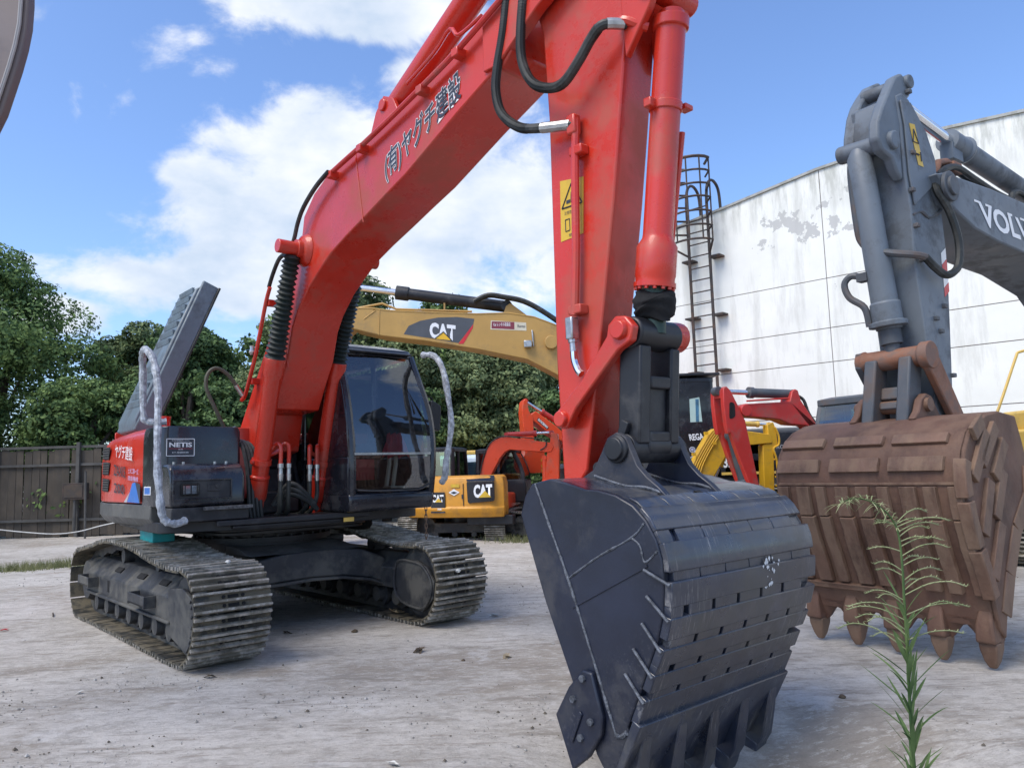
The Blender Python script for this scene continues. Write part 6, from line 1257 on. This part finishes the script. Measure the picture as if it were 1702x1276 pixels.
# stones/white mark seen low on its track
# ------------------------------------------------------------------ small red excavator folded beside it
r2 = machine('red excavator with folded arm between the black bucket and the rusty bucket', 5.6, 12.6, -75)
ra = [(2.47, 2.60), (2.44, 2.635), (2.406, 2.635), (2.342, 2.571), (2.222, 2.325), (2.12, 2.10), (1.946, 1.086), (1.90, .70), (2.06, .70), (2.12, 1.131), (2.276, 1.557), (2.387, 1.92), (2.43, 1.90), (2.46, 2.045), (2.48, 2.368)]
rar = MB(); hole = [(2.43, 2.16), (2.36, 2.18), (2.31, 2.26), (2.33, 2.36), (2.38, 2.40)]
for y0, y1 in ((.10, .20), (-.20, -.10)): rar.prism(ra, y0, y1)
rar.prism([(2.465, 2.58), (2.42, 2.62), (2.38, 2.50), (2.47, 2.46)], -.1, .1); rar.prism([(2.24, 2.2), (2.12, 2.1), (1.95, 1.1), (1.92, .7), (2.04, .7), (2.1, 1.13), (2.3, 1.9)], -.1, .1); raro = rar.build('arm', M['red_old'], r2, bevel=.012)
hm = MB(); hm.prism(rounded([(2.40, 2.12), (2.29, 2.16), (2.29, 2.38), (2.38, 2.40)], .05), .198, .204); hm.build('lightening_hole', M['dark'], raro)
rb_ = [(2.20, 2.32), (2.06, 2.37), (1.973, 2.37), (1.26, 2.40), (1.21, 2.56), (1.15, 2.60), (1.10, 2.58), (1.06, 2.42), (.805, 2.04), (.5, 1.5), (.3, 1.2), (.0, 1.2), (.2, 1.5), (.7, 1.9), (1.0, 2.02), (1.271, 2.04), (1.474, 2.12), (1.75, 2.15), (2.033, 2.168), (2.16, 2.20)]
rbm = poly(r2, 'boom', M['red_old'], rb_, -.14, .14, .012)
ram(r2, (1.15, 2.53), (2.47, 2.58), 0, .075, .42, M['slate_dark']); MB().tube([(2.05, .16, 2.41), (1.30, .16, 2.45)], .016, 6).build('boom_pipe', M['red_old'], rbm)
MB().cyl((2.10, -.22, 2.26), (2.10, .22, 2.26), .09, n=16).build('arm_pin', M['red_old'], raro, bevel=.006)
ram(r2, (2.26, 1.88), (2.02, .85), .02, .09, .25, mat('blue_grey_ram', (.05, .065, .08), .5, dirt=(.1, .1, .1), damt=.2))
MB().tube(cr_spline([(1.1, .1, 2.5), (.98, .1, 2.42), (.9, .1, 2.2), (.75, .1, 2.0)], 4), .025, 6).build('hose', M['rubber'], r2)
rbk = MB(); rbk.prism([(1.85, .75), (2.15, .75), (2.3, .45), (2.2, .1), (1.85, .05), (1.8, .3)], -.35, .35); rbk.build('bucket', M['red_old'], r2, bevel=.02)
rh = MB(); rh.prism([(-1.5, -.95), (.2, -.95), (.2, .95), (-1.5, .95)], .75, 1.55, 'z'); rh.build('upper_body', M['red_old'], r2, bevel=.06); far_cab(r2, -.7, .35, -.95, -.1, .8, 1.95, M['blackm'], M['glass']); far_track(r2, -1.3, 1.2, -.8, .4, .6, 40); far_track(r2, -1.3, 1.2, .8, .4, .6, 40)
MB().lathe((0, 0, .4), (0, 0, .76), [(0, .45), (1, .45)], 20).build('slewing_ring', M['blackm'], r2)
# ------------------------------------------------------------------ yellow mini excavator
mi = machine('bright yellow mini excavator with pipe lined boom behind the black bucket', 3.6, 13.2, 100)
mb_p = [(-.72, 1.15), (-.65, 1.372), (-.44, 1.72), (-.258, 1.99), (-.16, 2.05), (-.02, 2.05), (.2, 2.02), (.437, 1.99), (.823, 1.93), (.862, 1.78), (.471, 1.754), (.15, 1.76), (.057, 1.68), (-.102, 1.445), (-.282, 1.19), (-.4, .95)]
mbm = poly(mi, 'boom', M['yellow'], mb_p, -.11, .11, .01)
for k in range(5):
    o_ = .02+.045*k; MB().tube(cr_spline([(-.74+o_*1.1, -.135, 1.2), (-.66+o_, -.135, 1.42), (-.45+o_, -.135, 1.76), (-.27+o_, -.135, 2.00-o_*.2), (-.12+o_*.8, -.135, 2.06-o_*.5)], 4), .013, 6).build('boom_pipe', M['yellow'], mbm)
for u, z in ((-.60, 1.62), (-.36, 1.97), (-.22, 1.80)): MB().box((u, -.135, z), (.06, .05, .05)).build('pipe_clamp', M['yellow'], mbm)
ma_ = [(.80, 2.10), (.913, 2.14), (.96, 2.0), (.972, 1.776), (.885, 1.62), (.846, .80), (.72, .70), (.66, .80), (.688, 1.737), (.80, 1.83)]
mar = poly(mi, 'arm', M['yellow'], ma_, -.09, .09, .01)
ram(mi, (.35, 2.13), (.86, 2.10), 0, .045, .35, M['paleyellow']); ram(mi, (.02, 1.62), (-.22, 1.15), -.0, .05, .55, M['yellow'])
MB().tube(cr_spline([(.93, -.1, 2.05), (.99, -.1, 1.9), (.98, -.1, 1.75), (.88, -.1, 1.68), (.92, -.1, 1.5), (.93, -.1, 1.2), (.92, -.1, .9)], 4), .018, 6).build('hose', M['yellow'], mar)
for z in (1.5, 1.2, 1.05, .9): MB().box((.90, -.1, z), (.05, .03, .03)).build('pipe_clamp', M['yellow'], mar)
mbk = MB(); mbk.prism([(.62, .8), (.9, .8), (1.0, .5), (.85, .2), (.55, .15), (.55, .4)], -.28, .28); mbk.build('bucket', M['yellow'], mi, bevel=.015)
mh = MB(); mh.prism([(-2.2, -.7), (-.85, -.7), (-.85, .7), (-2.2, .7)], .55, 1.2, 'z'); mh.build('upper_body', M['yellow'], mi, bevel=.05); far_track(mi, -2.3, -.5, -.6, .3, .45, 36); far_track(mi, -2.3, -.5, .6, .3, .45, 36)
# ------------------------------------------------------------------ orange excavators in the middle distance
og = machine('orange red excavator with arched boom and dark rounded cab behind the amber counterweight', -.9, 17.5, 80)
obp = [(.10, 1.0), (.171, 1.354), (.25, 1.65), (.348, 1.918), (.44, 2.06), (.549, 2.134), (.68, 2.18), (.809, 2.185), (1.2, 2.12), (1.55, 2.06), (1.793, 2.02), (1.85, 1.93), (1.80, 1.83), (1.723, 1.81), (1.25, 1.86), (.86, 1.90), (.76, 1.86), (.634, 1.719), (.52, 1.52), (.40, 1.3), (.32, 1.0)]
obm = poly(og, 'boom', M['orange'], obp, -.26, .0, .012); oa = [(1.801, 2.25), (1.94, 2.22), (1.97, 1.9), (1.94, 1.2), (1.90, .8), (1.66, .8), (1.640, 1.236), (1.694, 1.78), (1.76, 1.95)]
oar = poly(og, 'arm', M['orange'], oa, -.24, -.02, .012); ram(og, (.78, 2.24), (1.80, 2.25), -.13, .055, .33, M['red_old']); ram(og, (1.62, 1.7), (1.62, .9), -.13, .06, .3, M['orange'])
MB().tube(cr_spline([(.18, -.28, 1.4), (.30, -.28, 1.85), (.48, -.28, 2.1), (.75, -.28, 2.2), (1.4, -.28, 2.13), (1.66, -.28, 2.08), (1.68, -.28, 1.95), (1.55, -.28, 1.86)], 4), .014, 6).build('hose', M['rubber'], og)
oc = far_cab(og, -.0, 1.14, .08, .95, .72, 1.95, M['blackm'], M['glass'], slope=.22, sill=.42); oh = MB(); oh.prism(rounded([(-1.7, -1.0), (.9, -1.15), (.9, .9), (-1.7, .9)], .2), .62, .95, 'z'); oh.prism(rounded([(-1.7, -.95), (-.1, -.95), (-.1, .9), (-1.7, .9)], .2), .95, 1.35, 'z'); oh.build('upper_body', M['orange'], og, bevel=.04)
far_track(og, -1.2, 1.5, -.75, .4, .55, 40); far_track(og, -1.2, 1.5, .75, .4, .55, 40); MB().lathe((0, 0, .3), (0, 0, .65), [(0, .45), (1, .45)], 20).build('slewing_ring', M['blackm'], og)
obk = MB(); obk.prism([(1.55, .95), (1.95, .95), (2.1, .55), (1.9, .15), (1.5, .1), (1.45, .4)], -.42, .16); obk.build('bucket', M['orange'], og, bevel=.02)
do = machine('orange excavator with steep arm, brand lettered boom and raised bucket left of the red arm', 2.2, 19.0, -80)
dbp = [(2.00, 2.42), (1.98, 2.72), (1.86, 2.84), (1.72, 2.84), (1.223, 2.42), (.8, 2.02), (.3, 1.4), (.0, 1.4), (.0, 1.1), (.5, 1.1), (1.1, 2.12), (1.465, 2.317), (1.749, 2.58), (1.80, 2.50)]
dbm = poly(do, 'boom', M['orange'], [(1.90, 2.66), (1.86, 2.76), (1.72, 2.84), (1.223, 2.46), (.8, 2.06), (.3, 1.4), (.0, 1.4), (.0, 1.1), (.5, 1.1), (1.1, 2.10), (1.45, 2.317), (1.749, 2.58)], -.3, .3, .012)
dar = poly(do, 'arm', M['orange'], [(2.031, 3.08), (1.98, 3.14), (1.93, 3.11), (1.90, 2.85), (1.80, 2.70), (1.79, 2.3), (1.78, 1.75), (2.02, 1.75), (2.03, 2.3), (2.06, 2.84)], -.2, .32, .012)
ram(do, (1.15, 2.58), (1.94, 3.10), .1, .07, .5, M['red_old'])
DQ = [(1.709,2.620),(1.457,2.392),(1.666,2.683),(1.414,2.439)]; dm = MB(); dm.add([(u, .304, z) for u, z in (DQ[0], DQ[1], DQ[3], DQ[2])], [(0, 1, 2, 3)]); dm.build('name_panel', M['ink'], dbm)
ds2 = Vector((DQ[1][0]-DQ[0][0], 0, DQ[1][1]-DQ[0][1])); du = Vector((DQ[2][0]-DQ[0][0], 0, DQ[2][1]-DQ[0][1])); lettering('DOOSAN', Vector((DQ[0][0], .305, DQ[0][1]))+ds2*.06+du*.15, ds2.normalized(), du.normalized(), ds2.length*.88, du.length*.75, M['white'], dbm, .006, .06)
dm = MB(); dm.prism([(2.074, 1.72), (2.0, 1.84), (1.95, 1.92), (1.88, 1.5), (1.84, 1.36), (2.02, 1.38), (2.09, 1.5)], .30, .34); dm.prism([(2.074, 1.72), (2.0, 1.84), (1.95, 1.92), (1.88, 1.5), (1.84, 1.36), (2.02, 1.38), (2.09, 1.5)], -.9, -.86); dm.prism([(1.95, 1.90), (1.93, 1.92), (1.55, 1.88), (1.54, 1.84)], -.9, .34) 
dm.add([(1.94, .32, 1.9), (1.86, .32, 1.37), (1.86, -.88, 1.37), (1.94, -.88, 1.9)], [(0, 1, 2, 3)]); dm.prism([(1.58, 1.86), (1.55, 1.86), (1.59, 1.36), (1.62, 1.36)], -.9, .34); dm.add([(1.60, .335, 1.36), (1.90, .335, 1.36), (1.93, .335, 1.88), (1.56, .335, 1.86)], [(0, 1, 2, 3)]); dm.build('bucket', M['orange'], do, smooth=0)
far_track(do, -1.8, 2.25, 1.35, .6, .9, 46, .05); far_track(do, -1.8, 2.25, -1.1, .6, .9, 46, .05); dh = MB(); dh.prism([(-2.4, -1.2), (.4, -1.2), (.4, 1.2), (-2.4, 1.2)], .95, 1.9, 'z'); dh.build('upper_body', M['orange'], do, bevel=.06); MB().lathe((0, 0, .6), (0, 0, .96), [(0, .6), (1, .6)], 20).build('slewing_ring', M['blackm'], do)
far_cab(do, -.3, 1.2, .2, 1.2, .98, 2.2, M['blackm'], M['glass'])
for k, (u, z) in enumerate(((1.62, 1.66), (1.62, 1.52), (1.62, 1.42))): MB().box((u, .345, z), (.05, .006, .06)).build('yellow_sticker', M['yellow_sign'], do)
# ------------------------------------------------------------------ amber mini excavator seen from behind
cm = machine('amber yellow compact excavator seen from behind with black logo panels on its counterweight', -1.15, 17.3, 165)
AY = M['catyellow']
cplan = [(-.3, 1.15), (-.75, 1.12), (-1.05, .85), (-1.22, .35), (-1.27, -.1), (-1.27, -.55), (-1.25, -1.0), (-1.12, -1.25), (-.7, -1.22), (-.3, -1.10)]
cwm = MB(); cwm.loft([[(x*.97, y*.98, .50) for x, y in cplan], [(x, y, .58) for x, y in cplan], [(x*1.03, y*1.01, .66) for x, y in cplan], [(x*1.03, y*1.01, .70) for x, y in cplan], [(x, y, .72) for x, y in cplan], [(x, y, 1.18) for x, y in cplan], [(x*.94-.03, y*.97, 1.32) for x, y in cplan], [(x*.86-.05, y*.92, 1.36) for x, y in cplan]]); cwo = cwm.build('counterweight', AY, cm, bevel=.012)
ud = MB(); ud.prism([(-.4, -1.0), (1.2, -.85), (1.2, 1.1), (-.4, 1.1)], .55, .95, 'z'); ud.build('upper_body', AY, cm, bevel=.03)
pn1 = MB(); pn1.loft([[(-1.30, y, z) for y, z in rounded([(-.52, .79), (-1.10, .83), (-1.10, 1.23), (-.50, 1.24)], .05)], [(-1.285, y, z) for y, z in rounded([(-.52, .79), (-1.10, .83), (-1.10, 1.23), (-.50, 1.24)], .05)]]); p1 = pn1.build('logo_panel', M['black'], cwo, bevel=.004)
tpn = MB(); tpn.add([(-1.285, -.50, 1.245), (-1.285, -1.10, 1.235), (-1.15, -1.06, 1.352), (-1.15, -.44, 1.352)], [(0, 1, 2, 3)]); tpn.build('vent_panel', M['black'], cwo)
lettering('CAT', (-1.303, -.655, .90), (0, -1, .02), (0, 0, 1), .40, .27, M['white'], p1, .003, .05); dm = MB(); dm.add([(-1.311, -.76, .905), (-1.311, -1.03, .91), (-1.311, -.90, 1.045)], [(2, 1, 0)]); dm.build('logo_triangle', M['yellow_sign'], p1)
pn2 = MB(); AN = (-1.18, .42); pd = Vector((.53, .85, 0)); pd = Vector((.11, .994, 0)); Q0 = Vector((-1.276, -.02, 0)); px_ = lambda a, z: Q0+pd*a*.6+Vector((-.012, 0, z)); pn2.add([px_(0, .60), px_(.55, .60), px_(.55, 1.03), px_(0, 1.03)], [(3, 2, 1, 0)]); p2 = pn2.build('logo_panel', M['black'], cwo)
lettering('CAT', px_(.50, .82)+Vector((-.008, -.004, 0)), -pd, (0, 0, 1), .27, .16, M['white'], p2, .004, .05); lettering('308E', px_(.30, .66)+Vector((-.008, -.004, 0)), -pd, (0, 0, 1), .1, .04, M['white'], p2, .004, .03); dm = MB(); dm.add([px_(.40, .825)+Vector((-.014, -.008, 0)), px_(.12, .825)+Vector((-.014, -.008, 0)), px_(.26, .91)+Vector((-.014, -.008, 0))], [(0, 1, 2)]); dm.build('logo_triangle', M['yellow_sign'], p2)
st3 = MB(); st3.add([(-1.262+.02, -.18, 1.12), (-1.262, -.30, 1.12), (-1.262, -.30, 1.17), (-1.262+.02, -.18, 1.17)], [(0, 1, 2, 3)]); 
for o_, m_, pts in ((-1.285, M['yellow_sign'], [(-.15, 1.12), (-.34, 1.12), (-.34, 1.19), (-.15, 1.19)]), (-1.285, M['white'], [(-.10, 1.02), (-.22, .95), (-.34, 1.02), (-.22, 1.09)]), (-1.289, M['ink'], [(-.14, 1.02), (-.22, .985), (-.30, 1.02), (-.22, 1.04)])):
    dm = MB(); dm.add([(o_+(.02 if y > -.2 else 0)*0, y, z) for y, z in pts], [(0, 1, 2, 3)]); dm.build('sticker', m_, cwo)
MB().tube([(-1.283, -.42, .74), (-1.283, -.42, 1.20)], .008, 5).build('panel_seam', M['ink'], cwo); MB().box((-1.285, -.40, .93), (.01, .03, .09)).build('latch', M['ink'], cwo)
far_cab(cm, .2, 1.3, .30, 1.1, .9, 2.02, M['blackm'], M['glass_green'], slope=.1, sill=.25)
far_track(cm, -.95, 1.25, -.98, .45, .55, 40); far_track(cm, -.95, 1.25, .98, .45, .55, 40); MB().lathe((0, 0, .3), (0, 0, .56), [(0, .45), (1, .45)], 20).build('slewing_ring', M['blackm'], cm)
MB().box((-.9, -.9, .43), (.25, 1.0, .2)).build('rear_frame', M['blackm'], cm, bevel=.02)
bl_ = MB(); bl_.prism([(1.5, .05), (1.65, .05), (1.58, .5), (1.5, .45)], -1.2, 1.2); bl_.build('dozer_blade', AY, cm, bevel=.01); far = MB(); far.prism([(.9, 1.0), (1.2, 1.0), (1.6, 2.4), (1.4, 2.5)], -.35, -.1)
# pale machine panel glimpsed between the cabs
pm_ = empty('site_van', (-1.3, 23.0, 0), 0, 'pale blue white parked van half hidden between the far cabs', 'van')
vb2 = MB(); vb2.box((0, 0, 1.15), (1.7, 3.6, 1.5)); vb2.build('body', mat('pale_blue_paint', (.55, .65, .72), .3), pm_, bevel=.12); MB().box((0, 0, 1.96), (1.6, 3.4, .12)).build('roof', M['paleyellow'], pm_, bevel=.04); MB().box((0, -1.805, 1.45), (1.3, .01, .5)).build('rear_window', M['glass'], pm_)
whl = MB().lathe((-.12, 0, 0), (.12, 0, 0), [(0, .1), (0, .3), (.2, .34), (.8, .34), (1, .3), (1, .1)], 18).mesh('wheel', M['rubber'])
for x in (-.75, .75):
    for y in (-1.2, 1.2): inst(whl, 'wheel', pm_, Matrix.Translation((x, y, .34)))
# ------------------------------------------------------------------ machines beyond the rusty bucket
gx = machine('dark grey cabbed excavator peeping over the rusty bucket before the white wall', 4.7, 10.6, -60)
GC = MB(); far_cab(gx, -.2, 1.0, .1, .95, .9, 2.27, M['slate_dark'], M['glass_green'], slope=.15, sill=.45); gh = MB(); gh.prism([(-1.4, -.9), (.9, -.9), (.9, .95), (-1.4, .95)], .62, .95, 'z'); gh.prism([(-1.5, -.9), (-.25, -.9), (-.25, .9), (-1.5, .9)], .9, 1.5, 'z'); gh.build('upper_body', M['slate_dark'], gx, bevel=.05); far_track(gx, -1.2, 1.2, -.75, .4, .55, 36); far_track(gx, -1.2, 1.2, .75, .4, .55, 36); MB().lathe((0, 0, .3), (0, 0, .64), [(0, .45), (1, .45)], 20).build('slewing_ring', M['blackm'], gx)
MB().tube([(-.15, .9, 2.27), (-.15, .9, 2.5)], .012, 5).build('aerial', M['dark'], gx)
ye = machine('pale yellow machine with handrail at the right edge behind the rusty bucket', 8.6, 13.0, -90+180)
PY = M['paleyellow']; yb = MB(); yb.box((.55, .3, 1.55), (2.8, 2.0, .62)); yb.box((.15, -.35, 2.0), (.95, .7, .34)); ybo = yb.build('upper_body', PY, ye, bevel=.05); sb = MB(); sb.box((-.72, -.3, 1.93), (.5, .5, .14)); sb.build('dark_panel', M['slate_dark'], ye, bevel=.01)
Wy = Matrix.Translation((8.6, 13.0, 0)); iy = Wy.inverted()
hrp = [iy @ Vector((x, 12.0, z)) for x, z in [(7.489,1.871),(7.732,2.404),(7.980,2.971),(8.047,3.065),(8.299,3.106)]]
MB().tube(cr_spline(hrp, 4), .022, 7).build('handrail', PY, ye)
MB().cyl((-.35, -.73, 1.6), (-.35, -.69, 1.6), .06, n=14).build('filler_cap', M['steel'], ye); far_track(ye, -1.5, 1.6, -.9, .45, .75, 40); far_track(ye, -1.5, 1.6, .9, .45, .75, 40); MB().box((.2, 0, .85), (2.2, 1.6, .3)).build('deck', M['blackm'], ye)

# ------------------------------------------------------------------ raised boom end at the upper left
fb = empty('loader_arm', (-3.35, 3.9, 0), 0, 'brown grey curved steel boom end hanging into the top left corner', 'boom')
FP = [(x+3.35, z) for x, z in [(-2.586,4.179),(-2.582,4.073),(-2.586,3.934),(-2.604,3.813),(-2.631,3.694),(-2.668,3.558),(-2.701,3.440),(-2.759,3.307),(-2.879,3.127)]]
pr = FP+[(-.2, 3.0), (-.9, 3.1), (-1.1, 4.2), (-.5, 4.8), (.3, 4.8)]
fm = MB(); fm.prism(pr, .012, .075); fm.prism([(min(x-.36, -.02), z) for x, z in FP]+[(-.4, 3.05), (-.95, 3.1), (-1.15, 4.2), (-1.6, 6.6), (-.6, 6.6)], .076, .5); fm.build('beam', M['tanplate'], fb, bevel=.01)
fe_ = MB(); PT = [(x-.035, .0, z) for x, z in FP]; fe_.tube(PT, .012, 6); fe_.build('edge_weld', mat('pale_weld_edge', (.42, .40, .38), .5), fb)
fp2 = MB(); fp2.prism([(x-.03, z) for x, z in FP]+[(-.25, 3.05), (-.85, 3.15), (-1.0, 4.1), (-.5, 4.7), (.2, 4.75)], -.01, .010); fp2.build('face_plate', M['tanplate'], fb)

ms = empty('radio_mast', (-2.95, 39.0, 0), 0, 'thin grey radio mast standing far behind the trees above the tan boom', 'mast')
MB().tube([(0, 0, 0), (0, 0, 7.5), (0, 0, 10.7)], [.06, .04, .018], 6).build('pole', M['fencepost'], ms); MB().box((.25, 0, 8.6), (.5, .08, .12)).build('aerial', M['fencepost'], ms)
# ------------------------------------------------------------------ tall weed in front
wd_ = empty('weed_plant', (1.02, 2.2, 0), 0, 'tall green weed with drooping tip growing close in front of the rusty bucket', 'plant')
SPT = [(x-1.02, z) for x, z in [(1.059,0.263),(1.070,0.492),(1.070,0.608),(1.072,0.760),(1.078,0.920),(1.081,1.051),(1.084,1.150),(1.081,1.234),(1.065,1.281),(1.034,1.316),(0.994,1.337),(0.950,1.340),(0.922,1.326)]]
SPT[0] = (SPT[0][0], -.05)
S_ = cr_spline([(x, 0, z) for x, z in SPT], 5); MB().tube(S_, [.0055*(1-.8*i/len(S_)) for i in range(len(S_))], 7).build('stem', M['weedleaf'], wd_)
wr_ = random.Random(12)
def blade(p, az, elv, L_, w_, droop):
    h = Vector((math.cos(az), math.sin(az), 0)); sdv = Vector((-math.sin(az), math.cos(az), 0)); V = []; n = 6
    for i in range(n+1):
        t = i/n; c = p+h*(L_*t*math.cos(elv))+Vector((0, 0, L_*t*math.sin(elv)-droop*L_*t*t)); q = w_*(math.sin(math.pi*(.12+.88*t)))**.8*(1 if t < .98 else .1)
        V += [c-sdv*q, c+Vector((0, 0, -q*.5)), c+sdv*q]
    F = []
    for i in range(n):
        for j in (0, 1): a = i*3+j; F.append((a, a+1, a+4, a+3))
    return V, F
lm_ = []
def at_h(z):
    for a, b in zip(S_, S_[1:]):
        if a.z <= z <= b.z: return a.lerp(b, (z-a.z)/(b.z-a.z+1e-9))
    return S_[-1]
for k in range(104):
    z = .02+k*.0098; p = at_h(z); az = k*2.4+wr_.uniform(-.3, .3); L_ = wr_.uniform(.09, .20)*(1-.35*max(0, (z-.75)/.4)); V, F = blade(p, az, R(wr_.uniform(38, 72)), L_, wr_.uniform(.0035, .0068), wr_.uniform(0, .35))
    mb = MB(); mb.add(V, F); mb.build('leaf', M['weedleaf'], wd_)
for k in range(30):                            # flowering side sprays
    z = .92+k*.0135; p = at_h(z) if z < S_[38].z else S_[38]; az = wr_.choice((0, math.pi))+wr_.uniform(-.8, .8); L_ = wr_.uniform(.06, .19)*(1-.3*k/30)
    h = Vector((math.cos(az), math.sin(az)*.7, 0)); b_ = wr_.uniform(.02, .4); P_ = [p, p+h*L_*.4+Vector((0, 0, L_*(.10+b_*.5))), p+h*L_*.75+Vector((0, 0, L_*(.11+b_*.7))), p+h*L_+Vector((0, 0, L_*(.06+b_*.6)))]
    mb = MB(); Q = cr_spline(P_, 4); mb.tube(Q, [.0017]*len(Q), 4)
    for j in range(3, len(Q)):
        for s_ in (-1, 1):
            a = az+s_*wr_.uniform(.5, 1.0); V, F = blade(Q[j], a, R(wr_.uniform(0, 50)), wr_.uniform(.006, .014), .0013, .2); mb.add(V, F)
    mb.build('flower_spray', M['weedtip'], wd_, smooth=0)
for i in range(len(S_)-24, len(S_), 1):
    for k in range(4):
        V, F = blade(S_[i], wr_.uniform(0, 6.28), R(wr_.uniform(-20, 60)), wr_.uniform(.02, .05), .0016, .5); mb = MB(); mb.add(V, F); mb.build('bud', M['weedtip'], wd_, smooth=0)
# low growth round the foot of the weed
def tuft():
    mb = MB(); q = random.Random(31)
    for k in range(150):
        a = q.uniform(0, 6.28); d = abs(q.gauss(0, .10)); p = Vector((1.02+math.cos(a)*d, 2.2+math.sin(a)*d, -.03)); V, F = blade(p, q.uniform(0, 6.28), R(q.uniform(35, 85)), q.uniform(.06, .2), q.uniform(.002, .004), q.uniform(.1, .6)); mb.add(V, F)
    tag(mb.build('grass', M['weedleaf'], smooth=0), kind='stuff')
tuft()
